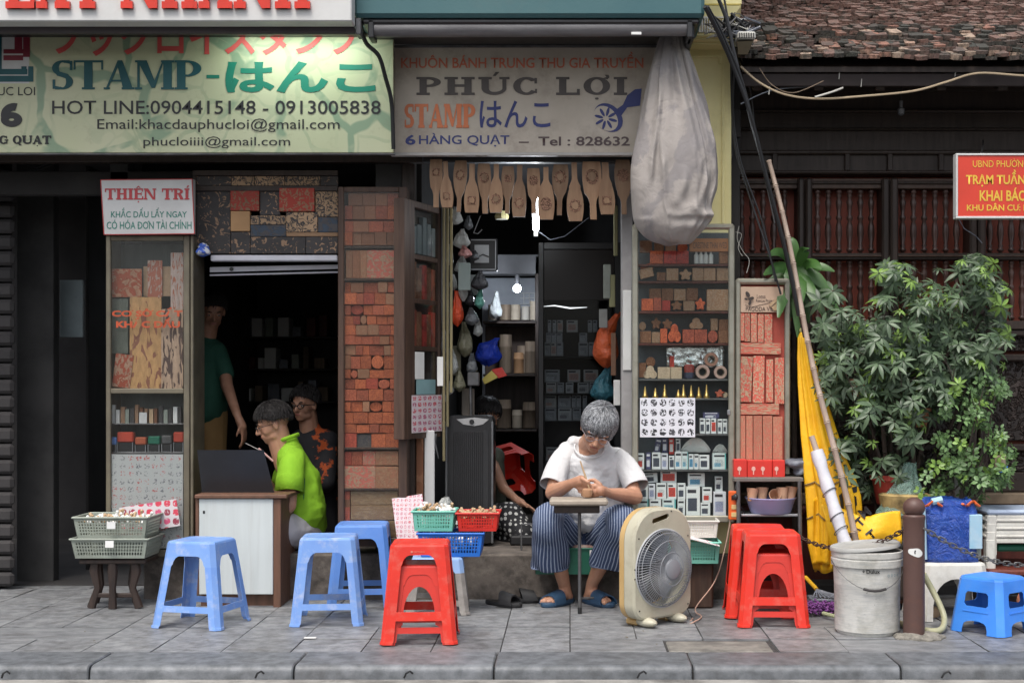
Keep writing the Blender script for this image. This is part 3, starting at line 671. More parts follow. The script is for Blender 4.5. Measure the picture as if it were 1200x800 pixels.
def slab_text(body, px0, px1, py0, py1, Y, m, parent, s=.22, t_=.09, sf=.06, gap=.06, ext=.003):
    pieces = []; x = 0
    for ch in body:
        if ch == ' ': x += .45; continue
        b_, mk = MARK.get(ch, (ch, '')); wd, q = glyph(b_, s, t_, sf); c = x+wd/2
        if b_ == 'I' and 'a' in mk: pass
        pieces += [[(u+x, v) for u, v in p] for p in q]
        top = 1.06
        if 'c' in mk: pieces.append([(c-.2, 1.05), (c, 1.25), (c+.2, 1.05), (c+.1, 1.05), (c, 1.14), (c-.1, 1.05)]); top = 1.2
        if 'a' in mk: o_ = .12 if 'c' in mk else 0; pieces.append([(c-.04+o_, top), (c+.06+o_, top), (c+.2+o_, top+.22), (c+.06+o_, top+.22)])
        if 'd' in mk: pieces.append([(c+.07*math.cos(R(k*30)), -.2+.06*math.sin(R(k*30))) for k in range(12)])
        if 'h' in mk: pieces.append([(x+wd*.74, .93), (x+wd*.9, .87), (x+wd*.98, .99), (x+wd*.94, 1.12), (x+wd*.8, 1.12), (x+wd*.86, 1.0)])
        x += wd+gap
    wtot = x-gap; sx = (X(px1, Y)-X(px0, Y))/wtot; sz = Z(py0, Y)-Z(py1, Y); xx, zz = X(px0, Y), Z(py1, Y)
    mb = MB()
    for k, p in enumerate(pieces):
        e = (k % 7)*.00025
        mb.plate([(xx+u*sx, zz+v*sz) for u, v in p], [], ext+e, lambda u, v, w_: Vector((u, Y-w_, v)))
    return mb.build('lettering', m, parent, fix=True)
def flat(name, px0, px1, py0, py1, Y, m, parent=None, th=.004, M_=None):
    return MB().box(X(px0, Y), X(px1, Y), Y, Y+th, Z(py1, Y), Z(py0, Y)).build(name, m, parent)
ink = lambda n, c, r=.5: mat('ink_'+n, c, r, sc=4, bump=0)
I_red, I_dred, I_teal, I_green, I_black, I_navy, I_orange, I_brown, I_maroon, I_pink = (ink('red', (.62,.03,.015)), ink('dred', (.45,.05,.05)), ink('teal', (.0,.085,.10)), ink('green', (.0,.20,.13)), ink('black', (.015,.015,.017)), ink('navy', (.02,.03,.16)), ink('orange', (.55,.12,.035)), ink('brown', (.05,.035,.03)), ink('maroon', (.20,.012,.03)), ink('pink', (.66,.10,.09)))
I_yel = ink('yellow', (.72,.45,.05))

# big white sign cut by the frame
s1 = thing('shop_sign', 'big white sign with raised red letters above the green banner', 'sign')
y_ = 7.30
MB().cbox(X(-260, y_), X(412, y_), y_, y_+.12, Z(25, y_), Z(-70, y_), .006).build('panel', M['signwhite'], s1)
slab_text('LẤY NHANH', 8, 364, -42, 11, y_-.002, mat('red_acrylic', (.68,.03,.01), .3), s1, s=.27, t_=.15, sf=.09, gap=.05, ext=.02)
# green sign
s2 = thing('shop_banner', 'green printed stamp shop banner with hot line and branch pattern', 'sign')
y_ = 7.78
t = NT('branch_print'); co = t.coords('Object', (1,1,1), rand=False); wrp = t.N('TexNoise'); t.L(co, wrp.inputs[0]); wrp.inputs['Scale'].default_value = 3
va = t.N('VectorMath', operation='MULTIPLY_ADD'); t.L(wrp.outputs['Color'], va.inputs[0]); va.inputs[1].default_value = (.25,.25,.25); t.L(co, va.inputs[2])
def vor(sc, a, b):
    v = t.N('TexVoronoi', feature='DISTANCE_TO_EDGE'); v.inputs['Scale'].default_value = sc; t.L(va.outputs[0], v.inputs['Vector'])
    return t.ramp(v.outputs['Distance'], [(a, 1), (b, 0)])
nn = t.noise(co, 2.2, 4); b1 = t.math('MULTIPLY', vor(2.1, .035, .055), t.ramp(nn, [(.42, 0), (.5, 1)])); b2 = t.math('MULTIPLY', vor(4.6, .03, .045), t.ramp(nn, [(.35, .9), (.6, 0)]))
c = t.mix(t.ramp(t.noise(co, 1.3, 3), [(.3, 0), (.7, 1)]), (.47,.50,.30), (.54,.54,.37)); c = t.mix(t.math('MULTIPLY', b1, .72), c, (.14,.26,.17)); c = t.mix(t.math('MULTIPLY', b2, .5), c, (.20,.30,.18))
c = t.mix(t.math('MULTIPLY', t.ramp(t.noise(co, 9, 6, .7), [(.55, 0), (.7, 1)]), .3), c, (.24,.24,.15)); t.bsdf(c, .5)
MB().cbox(X(-260, y_), X(461, y_), y_, y_+.03, Z(179, y_), Z(15, y_), .003).build('panel', t.m, s2)
MB().cbox(X(-260, y_)-.01, X(463, y_), y_+.005, y_+.036, Z(181, y_), Z(178.7, y_)-.002, .002).build('frame', M['dull_steel'], s2)
yt = y_-.003
slab_text('STAMP', 61, 236, 71, 105, yt, I_teal, s2, s=.27, t_=.07, sf=.07, gap=.02, ext=.001)
text('-', 242, 257, 88, 92, yt, I_green, s2, .03)
text('はんこ', 264, 440, 72, 109, yt, I_green, s2, .035)
text('フックロイスタンプ', 62, 424, 22, 66, yt-.0006, ink('signred', (.68,.10,.09)), s2, .022)
text('HOT LINE:0904415148 - 0913005838', 61, 446, 118, 134, yt, I_black, s2, .006)
text('Email:khacdauphucloi@gmail.com', 114, 398, 139, 155, yt, I_black, s2, .002)
text('phucloiiii@gmail.com', 168, 340, 160, 174, yt, I_black, s2, .002)
text('PHUC LOI', -20, 41, 102, 112, yt, I_black, s2, 0)
slab_text('6', 1, 26, 121, 149, yt, I_black, s2, s=.3, t_=.16, ext=.001)
slab_text('HÀNG QUẠT'.replace('À', 'A'), -36, 60, 159, 169, yt, I_black, s2, s=.28, t_=.15, sf=.06, ext=.001)
# logo of two nested angular hooks
flat('logo_ground', -20, 34, 39, 98, y_-.0015, M['signwhite'], s2, .001)
for k, (a, b, c_, d) in enumerate(((18, 35, 39, 42), (27, 35, 42, 67), (4, 27, 65, 71), (4, 27, 58, 63), (17, 26, 42, 63), (0, 20, 39, 42))): flat('logo_mark', a, b, c_, d, yt-.0003*k, I_maroon, s2, .001)
for k, (a, b, c_, d) in enumerate(((-20, 39, 89, 96), (33, 39, 78, 89), (-20, 32, 81, 87.5), (25, 31, 78, 81), (-10, 2, 44, 81), (-20, -12, 39, 80))): flat('logo_mark', a, b, c_, d, yt-.0003*k, I_teal, s2, .001)
# lamp tube tucked behind the roll lighting the middle of the banner
lt = thing('tube_lamp', 'lit tube lamp behind the dark roll over the green banner', 'lamp')
MB().tube([P(285, 30, 7.62), P(425, 30, 7.62)], .013, 10).build('tube', emit('tube_glow', (.85, 1, .9), 6), lt, smooth=True)
al = bpy.data.lights.new('tube_light', 'AREA'); al.shape = 'RECTANGLE'; al.size = .7; al.size_y = .03; al.energy = 2.2; al.color = (.85, 1, .9)
ao = bpy.data.objects.new('tube_light', al); C.objects.link(ao); ao.parent = lt; ao.location = (X(345, 7.6), 7.59, Z(34, 7.6)-.01); ao.rotation_euler = (R(18), 0, 0)
# Phuc Loi sign
s3 = thing('shop_sign', 'aged off-white painted sign with grey shop name above the centre doorway', 'sign')
y_ = 7.92; yt = y_-.002
MB().cbox(X(462, y_), X(772, y_), y_, y_+.03, Z(179, y_), Z(56, y_), .002).build('panel', M['signold'], s3)
for a, b, c_, d in ((458, 776, 53, 56), (458, 776, 179, 182.5), (458, 462, 56, 179)): MB().cbox(X(a, y_), X(b, y_), y_-.008, y_+.04, Z(d, y_), Z(c_, y_), .002).build('frame', M['dull_steel'] if c_ != 179 else mat('sign_edge', (.42,.40,.38), .5), s3)
text('KHUÔN BÁNH TRUNG THU GIA TRUYỀN', 470, 754, 61, 80, yt, ink('signrust', (.60,.16,.09)), s3, .012)
slab_text('PHÚC LỢI', 488, 735, 90.5, 111.5, yt, ink('signgrey', (.075,.06,.055)), s3, s=.26, t_=.13, sf=.11, gap=.13, ext=.001)
slab_text('STAMP', 474, 557, 122, 150, yt, ink('signorange', (.62,.17,.06)), s3, s=.30, t_=.12, sf=.06, gap=.05, ext=.001)
text('はんこ', 562, 645, 118, 150, yt, I_navy, s3, .012)
text('6', 475, 487, 158, 170, yt, I_navy, s3, .03); text('HÀNG QUẠT', 491, 597, 156, 172, yt, I_navy, s3, .012)
text('–  Tel : 828632', 608, 738, 160, 171, yt, ink('signdark', (.08,.05,.05)), s3, .02)
# painted picture of a round carved seal with a handle
def disc(cx, cy, rx, ry, rot, n=28, Y=yt):
    return [(X(cx+rx*math.cos(R(k*360/n))*math.cos(rot)-ry*math.sin(R(k*360/n))*math.sin(rot), Y), Z(cy+rx*math.cos(R(k*360/n))*math.sin(rot)+ry*math.sin(R(k*360/n))*math.cos(rot), Y)) for k in range(n)]
def pl_(name, poly, m, Y, parent): mb = MB(); mb.plate(poly, [], .0008, lambda u, v, w_: Vector((u, Y-w_, v))); return mb.build(name, m, parent, fix=True)
pl_('emblem', disc(713, 138, 19, 14.5, R(45)), I_navy, yt, s3); pl_('emblem', disc(710, 139, 16.5, 12.2, R(48)), M['signold'], yt-.001, s3)
pl_('emblem', [(X(a, yt), Z(b, yt)) for a, b in ((720, 130), (728, 136), (735, 126), (750, 124), (752, 104), (744, 105), (735, 112), (730, 123))], I_navy, yt-.0004, s3)
for k in range(8):
    a = R(k*45+15); pl_('emblem', disc(710+8.5*math.cos(a), 139+8*math.sin(a), 5.2, 1.7, a), I_navy, yt-.002-k*.00012, s3)
# cable curling between the signs
MB().tube(curve([P(424, 38, 7.5), P(430, 52, 7.55), P(444, 66, 7.6), P(452, 92, 7.65), P(459, 122, 7.7), P(461, 175, 7.74)]), .012, 8).build('cable', M['black'], s2, smooth=True)
# red sign at right
s4 = thing('street_sign', 'red notice board with yellow letters and white frame on the timber house', 'sign')
y_ = 7.75
MB().cbox(X(1122, y_), X(1262, y_), y_, y_+.05, Z(254, y_), Z(182, y_), .003).build('panel', mat('sign_red', (.58,.045,.022), .4, sc=2, bump=0), s4)
for a, b, c_, d in ((1120, 1264, 180, 182.3), (1120, 1264, 253.5, 256), (1120, 1122.4, 182.3, 253.5), (1261.6, 1264, 182.3, 253.5)): MB().cbox(X(a, y_), X(b, y_), y_-.006, y_+.055, Z(d, y_), Z(c_, y_), .002).build('frame', M['signwhite'], s4)
yt = y_-.002; L4 = lambda b_, *a, **k: text(b_, *a, yt, I_yel, s4, **k)
L4('UBND PHƯỜNG HÀNG GAI', 1140, 1252, 186, 196); L4('TRẠM TUẦN TRA ND', 1132, 1250, 199, 219, bold=.025); L4('KHAI BÁO TẠM TRÚ', 1148, 1258, 220, 239, bold=.025); L4('KHU DÂN CƯ: HÀNG QUẠT', 1133, 1258, 238, 249, bold=.02)
MB().tube([P(1150, 180, 7.78), P(1152, 170, 8.2), P(1152, 165, 8.6)], .006, 6).build('bracket', M['black'], s4); MB().tube([P(1240, 180, 7.78), P(1240, 165, 8.6)], .006, 6).build('bracket', M['black'], s4)

# ================================================================ STOOLS
def plastic_stool(name, label, w0, w1, d0, d1, H, m, foot=.055, top_open=.075, bar=None, arch=0, loc=(0,0,0), rz=0, group=None, th=.0035, corner=.022, seatm=None, rib=False):
    """moulded stool: w0,d0 footprint, w1,d1 top; four angle legs, seat with deep apron, stretchers"""
    t = thing(name, label, 'stool', group, loc, rz)
    hw = lambda z, a, b: (a+(b-a)*z/H)/2
    def face(k):
        # k 0 front 1 right 2 back 3 left ; u along face, v height
        def fn(u, v, w_):
            hx, hy = hw(v, w0, w1), hw(v, d0, d1)
            if k == 0: return Vector((u, -hy+w_, v))
            if k == 2: return Vector((-u, hy-w_, v))
            if k == 1: return Vector((hx-w_, u, v))
            return Vector((-hx+w_, -u, v))
        return fn
    hf = lambda k, v: (hw(v, w0, w1) if k in (0, 2) else hw(v, d0, d1))-corner
    seat = MB(); ap = top_open
    # rounded top plate
    c = corner; hx, hy = w1/2, d1/2
    ring = lambda ins, z: [(sx*(hx-ins)-(0 if q else sx*c), sy*(hy-ins)-(sy*c if q else 0), z) for sx, sy, q in ((-1,-1,0),(1,-1,0),(1,-1,1),(1,1,1),(1,1,0),(-1,1,0),(-1,1,1),(-1,-1,1))]
    seat.loft([ring(0, H-.012), ring(.003, H-.004), ring(.010, H), ring(.03, H+.0005), ring(.034, H-.0015)])
    bars = bar or (.085, .118)
    for k in range(4):
        fn = face(k); lw = foot
        up = H-.012
        # apron with rounded opening
        i0 = hf(k, H-ap)-lw+.02; o0, o1 = hf(k, up), hf(k, H-ap-.055); i1 = hf(k, H-ap-.055)-lw+.02
        pts = [(-o0, up), (-o1, H-ap-.055), (-i1, H-ap-.055)]
        for j in range(1, 8):
            a = math.pi-math.pi/2*j/8; pts.append((-i0+.045+.045*math.cos(a), H-ap-.055+.055*math.sin(a)))
        for j in range(8):
            a = math.pi/2-math.pi/2*j/8; pts.append((i0-.045+.045*math.cos(a), H-ap-.055+.055*math.sin(a)))
        pts += [(i1, H-ap-.055), (o1, H-ap-.055), (o0, up)]
        seat.plate(pts, [], th, fn)
        zb0, zb1 = bars
        m_ = MB(); a0, a1 = hf(k, zb0)-lw+.02, hf(k, zb1)-lw+.02
        q = [(-a0, zb0), (a0, zb0), (a1, zb1)]
        if arch and k == 0:                                           # arched web above the stretcher
            n_ = 14; top = H-ap+.004
            q = [(-a0, zb0), (a0, zb0), (a1, zb1)]; m_.plate(q+[(-a1, zb1)], [], th, fn)
            ho = hf(k, top)-lw+.021; qq = [(-a1, zb1+.0002), (-ho, top), (ho, top), (a1, zb1+.0002)]
            ai = a1-.022
            for j in range(n_+1): a = math.pi*j/n_; qq.append((ai*math.cos(a), zb1+.012+(top-zb1-.075)*math.sin(a)**.8))
            m_.plate(qq, [], th, lambda u, v, w_: fn(u, v, w_+th))
        else: m_.plate(q+[(-a1, zb1)], [], th, fn)
        m_.cbox(-.5, .5, 0, 1, 0, 1) if False else None
        m_.build('stretcher', m, t, fix=True)
    # corner chamfer part of the apron
    legs = []
    for sx in (-1, 1):
        for sy in (-1, 1):
            lm = MB(); zt = H-ap-.055
            def cpt(z, a, ins=0):
                hx, hy = hw(z, w0, w1)-ins, hw(z, d0, d1)-ins
                return Vector((sx*(hx-(c if a else 0)), sy*(hy-(0 if a else c)), z))
            # upper corner strip belongs to the seat
            seat.loft([[cpt(zt, 1), cpt(zt, 0), cpt(zt, 0, th), cpt(zt, 1, th)], [cpt(H-.012, 1), cpt(H-.012, 0), cpt(H-.012, 0, th), cpt(H-.012, 1, th)]])
            fl = .004
            rings = []
            for z in (0, .012, .013, zt):
                hx, hy = hw(z, w0, w1), hw(z, d0, d1); e = fl if z < .0125 else 0; hx += e; hy += e
                lw_ = foot-.02
                rings.append([Vector((sx*(hx-c-lw_), sy*hy, z)), Vector((sx*(hx-c), sy*hy, z)), Vector((sx*hx, sy*(hy-c), z)), Vector((sx*hx, sy*(hy-c-lw_), z)),
                              Vector((sx*(hx-th), sy*(hy-c-lw_), z)), Vector((sx*(hx-th), sy*(hy-c), z)), Vector((sx*(hx-c), sy*(hy-th), z)), Vector((sx*(hx-c-lw_), sy*(hy-th), z))])
            lm.loft(rings)
            if rib:
                pass
            lm.build('leg', m, t, fix=True)
    seat.build('seat', seatm or m, t, fix=True)
    return t
def solid_stool(name, label, w0, w1, H, m, loc, rz, group=None, hole=True, legw=.06, archtop=.06):
    """low stool with broad faces: window in each side, short feet"""
    t = thing(name, label, 'stool', group, loc, rz); c = .03; th = .004
    hw = lambda z: (w0+(w1-w0)*z/H)/2
    seat = MB()
    ring = lambda ins, z: [(sx*(w1/2-ins)-(0 if q else sx*c), sy*(w1/2-ins)-(sy*c if q else 0), z) for sx, sy, q in ((-1,-1,0),(1,-1,0),(1,-1,1),(1,1,1),(1,1,0),(-1,1,0),(-1,1,1),(-1,-1,1))]
    seat.loft([ring(0, H-.014), ring(.004, H-.004), ring(.014, H), ring(.05, H+.001)])
    for k in range(4):
        def fn(u, v, w_, k=k):
            h = hw(v)
            return [Vector((u, -h+w_, v)), Vector((h-w_, u, v)), Vector((-u, h-w_, v)), Vector((-h+w_, -u, v))][k]
        e = lambda z: hw(z)-c
        if hole:
            outer = [(-e(0), 0), (-e(0)+legw, 0)]
            n = 8
            for j in range(n+1): a = math.pi-math.pi*j/n; outer.append(((e(0)-legw)*math.cos(a)*(1 if abs(math.cos(a)) > .99 else .96), .02+.045*math.sin(a)**.5 if 0 < j < n else .02))
            outer += [(e(0)-legw, 0), (e(0), 0), (e(H-.014), H-.014), (-e(H-.014), H-.014)]
            a0 = e(H*.5)-legw*.75; h0, h1 = H*.48, H*.74
            win = [(-a0+.012, h0), (a0-.012, h0), (a0, h0+.012), (a0-.004, h1-.012), (a0-.016, h1), (-a0+.016, h1), (-a0+.004, h1-.012), (-a0, h0+.012)]
            seat.plate(outer, [win], th, fn)
            for zz, s_ in ((h0-.022, 1),): seat.plate([(-a0-.005, zz-.006), (a0+.005, zz-.006), (a0+.005, zz), (-a0-.005, zz)], [], .003, lambda u, v, w_, fn=fn: fn(u, v, -w_))
        else:
            n = 12; e0 = e(0)-legw
            outer = [(-e(0), 0), (-e0, 0)]+[(e0*math.cos(math.pi-math.pi*j/n), .0+(H-.014-archtop)*math.sin(math.pi*j/n)**.7) for j in range(1, n)]+[(e0, 0), (e(0), 0), (e(H-.014), H-.014), (-e(H-.014), H-.014)]
            seat.plate(outer, [], th, fn)
    for sx in (-1, 1):
        for sy in (-1, 1):
            p = lambda z, a, ins=0: Vector((sx*(hw(z)-ins-(c if a else 0)), sy*(hw(z)-ins-(0 if a else c)), z))
            lm = MB().loft([[p(z, 1), p(z, 0), p(z, 0, th), p(z, 1, th)] for z in (0, H-.014)]); lm.build('leg', m, t, fix=True)
    seat.build('seat', m, t, fix=True)
    return t
gB = 'tall blue plastic stools on the pavement'
plastic_stool('plastic_stool', 'worn blue tall stool standing alone in front of the white desk', .40, .275, .37, .265, .452, M['blue'], loc=(X(236, 7.30), 7.31, 0), rz=R(-14), group=gB)
plastic_stool('plastic_stool', 'faded blue tall stool, the front one of the pair near the red stools', .385, .29, .37, .28, .462, M['blue'], loc=(X(386, 7.4), 7.40, 0), rz=R(5), group=gB)
plastic_stool('plastic_stool', 'clean darker blue tall stool, half hidden behind a faded blue one', .385, .29, .37, .28, .475, M['blue2'], loc=(X(424, 7.9), 7.93, 0), rz=R(4), group=gB)
gR = 'tall red plastic stools nested over shorter ones'
def red_stack(px, Y, rz, l1, l2, s=1.0):
    a = plastic_stool('plastic_stool', l1, .375*s, .285*s, .36*s, .27*s, .487*s, M['red'], foot=.064, top_open=.052, bar=(.115, .158), loc=(X(px, Y), Y, .004), rz=rz, group=gR, corner=.02)
    b = plastic_stool('plastic_stool', l2, .345*s, .25*s, .33*s, .235*s, .385*s, M['redin'], foot=.06, top_open=.045, bar=(.055, .085), arch=1, loc=(X(px, Y), Y, 0), rz=rz, group='short red stools under the tall red ones', corner=.02)
    tx = MB(); return a
a = red_stack(493, 6.87, R(3), 'bright red tall stool closest to the kerb, nested over a shorter one', 'short red stool with arched sides nested inside the red stool by the kerb')
text('HIEPTHANH', 0, 1, 0, 1, -.1412, ink('pinkmark', (.75,.22,.16)), a, .01, world=(-.028, .028, .447, .454))
pl_('emblem', [(-.036+.006*math.cos(R(k*36)), .4505+.006*math.sin(R(k*36))) for k in range(10)], MATS['ink_pinkmark'], -.1412, a)
red_stack(888, 7.62, R(-4), 'red tall stool partly hidden, rear one of the two in front of the steel rack', 'short red stool inside the rear red stool before the steel rack')
red_stack(903, 7.34, R(-2), 'red tall stool with rounded opening, front one of the two by the steel rack', 'short arched red stool inside the front red stool by the steel rack')
solid_stool('low_stool', 'low bright blue stool with square side windows near the brown post', .33, .255, .285, M['sky_plastic'], (X(1163, 7.114), 7.114, 0), R(-51))
# pale blue small stool under the baskets, on worn legs
t = plastic_stool('low_stool', 'small pale blue stool with grey worn legs carrying the blue basket', .36, .28, .33, .26, .315, M['paleblue'], foot=.05, top_open=.03, bar=(.05, .08), loc=(X(513, 7.72), 7.72, 0), rz=R(4))
for ch in list(C.objects):
    if ch.parent == t and ch.name.split('.')[0] in ('leg', 'stretcher'): ch.data.materials[0] = mat('worn_grey_plastic', (.30,.28,.26), .7, (.20,.18,.17), sc=14, dirt=(.1,.08,.07))

# ================================================================ BASKETS
def basket(name, label, cx, cy, z, w, d, h, m, taper=.88, cell=.018, group=None, rz=0, solid=.16, cat='basket'):
    t = thing(name, label, cat, group, (cx, cy, z), rz)
    rim = MB(); W, D = w/2, d/2
    for (x0, x1, y0, y1) in ((-W-.008, W+.008, -D-.008, -D+.004), (-W-.008, W+.008, D-.004, D+.008), (-W-.008, -W+.004, -D+.0045, D-.0045), (W-.004, W+.008, -D+.0045, D-.0045)):
        rim.cbox(x0, x1, y0, y1, h-.012, h, .004)
    rim.build('rim', m, t)
    b = MB(); b.cbox(-W*taper, W*taper, -D*taper, D*taper, 0, .006, .003); b.build('base', m, t)
    for k in range(4):
        half = W if k % 2 == 0 else D; dep = D if k % 2 == 0 else W
        def fn(u, v, w_, k=k, half=half, dep=dep):
            s_ = taper+(1-taper)*v/h; q = dep*s_-w_; uu = u*s_
            return [Vector((uu, -q, v)), Vector((q, uu, v)), Vector((-uu, q, v)), Vector((-q, -uu, v))][k]
        n = max(3, int(2*half/cell)); m_ = MB()
        z0_, z1_ = h*solid, h-.022; rws = max(2, int((z1_-z0_)/cell))
        def strip(u0, u1, v0, v1, e=0): m_.plate([(u0, v0), (u1, v0), (u1, v1), (u0, v1)], [], .003, lambda u, v, w_: fn(u, v, w_+e))
        strip(-half, half, 0, z0_); strip(-half, half, z1_, h-.010)
        for i in range(n+1):
            u = -half+.004+(2*half-.008)*i/n; ww = .0035 if 0 < i < n else .012
            strip(max(u-ww, -half), min(u+ww, half), z0_+.0005, z1_-.0005)
        for j in range(1, rws): v = z0_+(z1_-z0_)*j/rws; strip(-half+.01, half-.01, v-.0032, v+.0032, .0006)
        m_.build('mesh_side', m, t)
    return t
def pile(name, label, cx, cy, z, w, d, n, maker, mats, parent=None, h=.03):
    for k, m in enumerate(mats):
        mb = MB()
        for i in range(n//len(mats)):
            p = Vector((cx+rng.uniform(-w/2, w/2), cy+rng.uniform(-d/2, d/2), z+rng.uniform(0, h))); maker(mb, p)
        o = mb.build(name, m, parent, smooth=True); tag(o, label+('' if k == 0 else ' beneath'), 'seals', None, 'stuff')
def top_seal(mb, p):
    Mx = Matrix.Rotation(rng.uniform(0, 6.28), 3, 'Z') @ Matrix.Rotation(rng.uniform(.2, 1.9), 3, 'X')
    mb.lathe([(.017, 0), (.018, .012), (.008, .02), (.006, .032), (.010, .04), (.008, .047), (.002, .05)], p, 8, Mx)
gG = 'stacked grey green mesh trays'
yb = 7.9; cx = X(138, yb)
basket('plastic_basket', 'grey green mesh tray, lower of the two stacked on the wooden stand', cx, yb, Z(654, yb-.14), .44, .30, .115, M['greygreen'], .9, .0165, gG)
basket('plastic_basket', 'grey green mesh tray full of seals, upper one on the wooden stand', cx+.005, yb, Z(654, yb-.14)+.112, .425, .29, .125, M['greygreen'], .9, .0165, gG)
pile('wooden_seals', 'small pale wooden seals heaped in the grey green tray', cx, yb, Z(612, yb), .34, .2, 60, top_seal, [M['palewood'], M['paper']])
for a, zz, yy in ((131, 611, 0), (129, 633, .004)): flat('price_tag', a-5, a+5, zz, zz+8, 7.735, M['paper'], None, .001)['label'] = 'small white tag on the %s grey green tray' % ('upper' if zz < 620 else 'lower')
for o in [o for o in C.objects if o.name.startswith('price_tag')]: o['category'] = 'tag'; o.location.y = -.012
# wooden stand with three curved legs
M['oldwood_'] = M['oldwood']; M['oldwood'] = wood('stand_wood', (.045,.028,.022), (.02,.013,.011), .5)
st = thing('wooden_stand', 'dark wooden stand with curved legs under the stacked grey green trays', 'stand')
zt = Z(655, 7.76); y_ = 7.86
MB().cbox(X(98, y_), X(176, y_), 7.78, 8.02, zt-.03, zt-.002, .006).build('top', M['oldwood'], st)
for px, yy in ((112, 7.82), (132, 7.80), (158, 7.82), (116, 8.0), (156, 8.0)):
    x = X(px, yy); sg = -1 if px < 130 else (1 if px > 140 else 0)
    MB().tube([(x, yy, zt-.02), (x+sg*.008, yy, zt*.75), (x-sg*.012, yy, zt*.4), (x+sg*.025, yy, .0)], [(.026,.018), (.030,.018), (.02,.016), (.026,.018)], 8).build('leg', M['oldwood'], st, smooth=True)
MB().cbox(X(112, 7.82), X(158, 7.82), 7.81, 7.83, .06, .085, .004).build('stretcher', M['oldwood'], st)
M['oldwood'] = M['oldwood_']
yb = 7.74
basket('plastic_basket', 'blue mesh basket with purple contents on the small pale blue stool', X(530, yb), yb, .318, .365, .26, .135, mat('azure_plastic', (.02,.16,.62), .4, sc=4), .9, .017)
pile('wrapped_seals', 'clear wrapped purple seals filling the blue basket', X(530, yb), yb, .345, .30, .21, 90, lambda mb, p: mb.cap(p, .013, p+Vector((rng.uniform(-.02,.02), 0, .02)), .011, 6), [mat('purple_wrap', (.26,.22,.36), .3), M['paper']], h=.07)
basket('plastic_basket', 'mint green mesh basket of pale seals on top of the blue basket', X(510, yb), yb-.0, .458, .235, .22, .115, M['mint'], .9, .015)
pile('wooden_seals', 'pale turned wooden seals heaped in the mint basket', X(510, yb), yb, .545, .18, .15, 44, top_seal, [M['palewood'], M['paper']])
basket('plastic_basket', 'red mesh basket beside the mint one on top of the blue basket', X(561, yb), yb, .458, .235, .22, .105, mat('red_mesh', (.60,.03,.02), .4), .9, .015)
pile('wooden_seals', 'a few pale wooden seals in the red mesh basket', X(561, yb), yb, .52, .17, .14, 26, top_seal, [M['palewood']])
# baskets right of the fan
yb = 7.86
basket('plastic_basket', 'mint green mesh basket with paper behind the desk fan', X(812, yb), yb, Z(657, yb), .29, .24, .125, M['mint'], .92, .016)
basket('plastic_basket', 'dirty white mesh basket on top of the mint basket behind the fan', X(812, yb+.04), yb+.06, Z(631, yb)+.01, .28, .20, .10, M['white_pl'], .92, .015)
o = MB().box(-.10, .12, -.09, .06, 0, .004, Matrix.Rotation(R(14), 4, 'Y')).build('paper_sheets', sheet('pinksheet', 6, 4, [(.6,.2,.25)], (.72,.68,.69), .55)); o.location = (X(818, 7.75), 7.78, Z(632, yb)+.01); tag(o, 'loose printed sheets sticking out of the mint basket behind the fan', 'paper')
MB().cbox(X(800, 7.8), X(836, 7.8), 7.8, 7.98, .0, Z(657, 7.86)-.003, .01, None).build('stand_block', M['oldwood']) ; o = bpy.data.objects['stand_block']; o.name = 'wooden_block'; tag(o, 'dark wooden block under the mint basket behind the fan', 'block')
gb = basket('plastic_crate', 'dark green plastic crate on the ground behind the seated man legs', X(664, 8.06), 8.02, Z(671, 8.0), .38, .16, .155, M['green_pl'], .95, .05, solid=.85, cat='crate')
o = MB().cbox(-.1, .1, -.04, .04, 0, .03, .01).build('folded_cloth', mat('mottled_cloth', (.35,.28,.24), .9, (.25,.1,.09), sc=20)); o.location = (X(690, 8.0), 7.99, Z(671, 8.0)+.137); tag(o, 'folded pale and red cloth lying in the dark green crate', 'cloth')
flat('label', 691, 700, 644, 652, 7.935, M['paper'], None, .001); o = bpy.data.objects['label']; o.name = 'crate_label'; tag(o, 'white paper label on the front of the dark green crate', 'label')

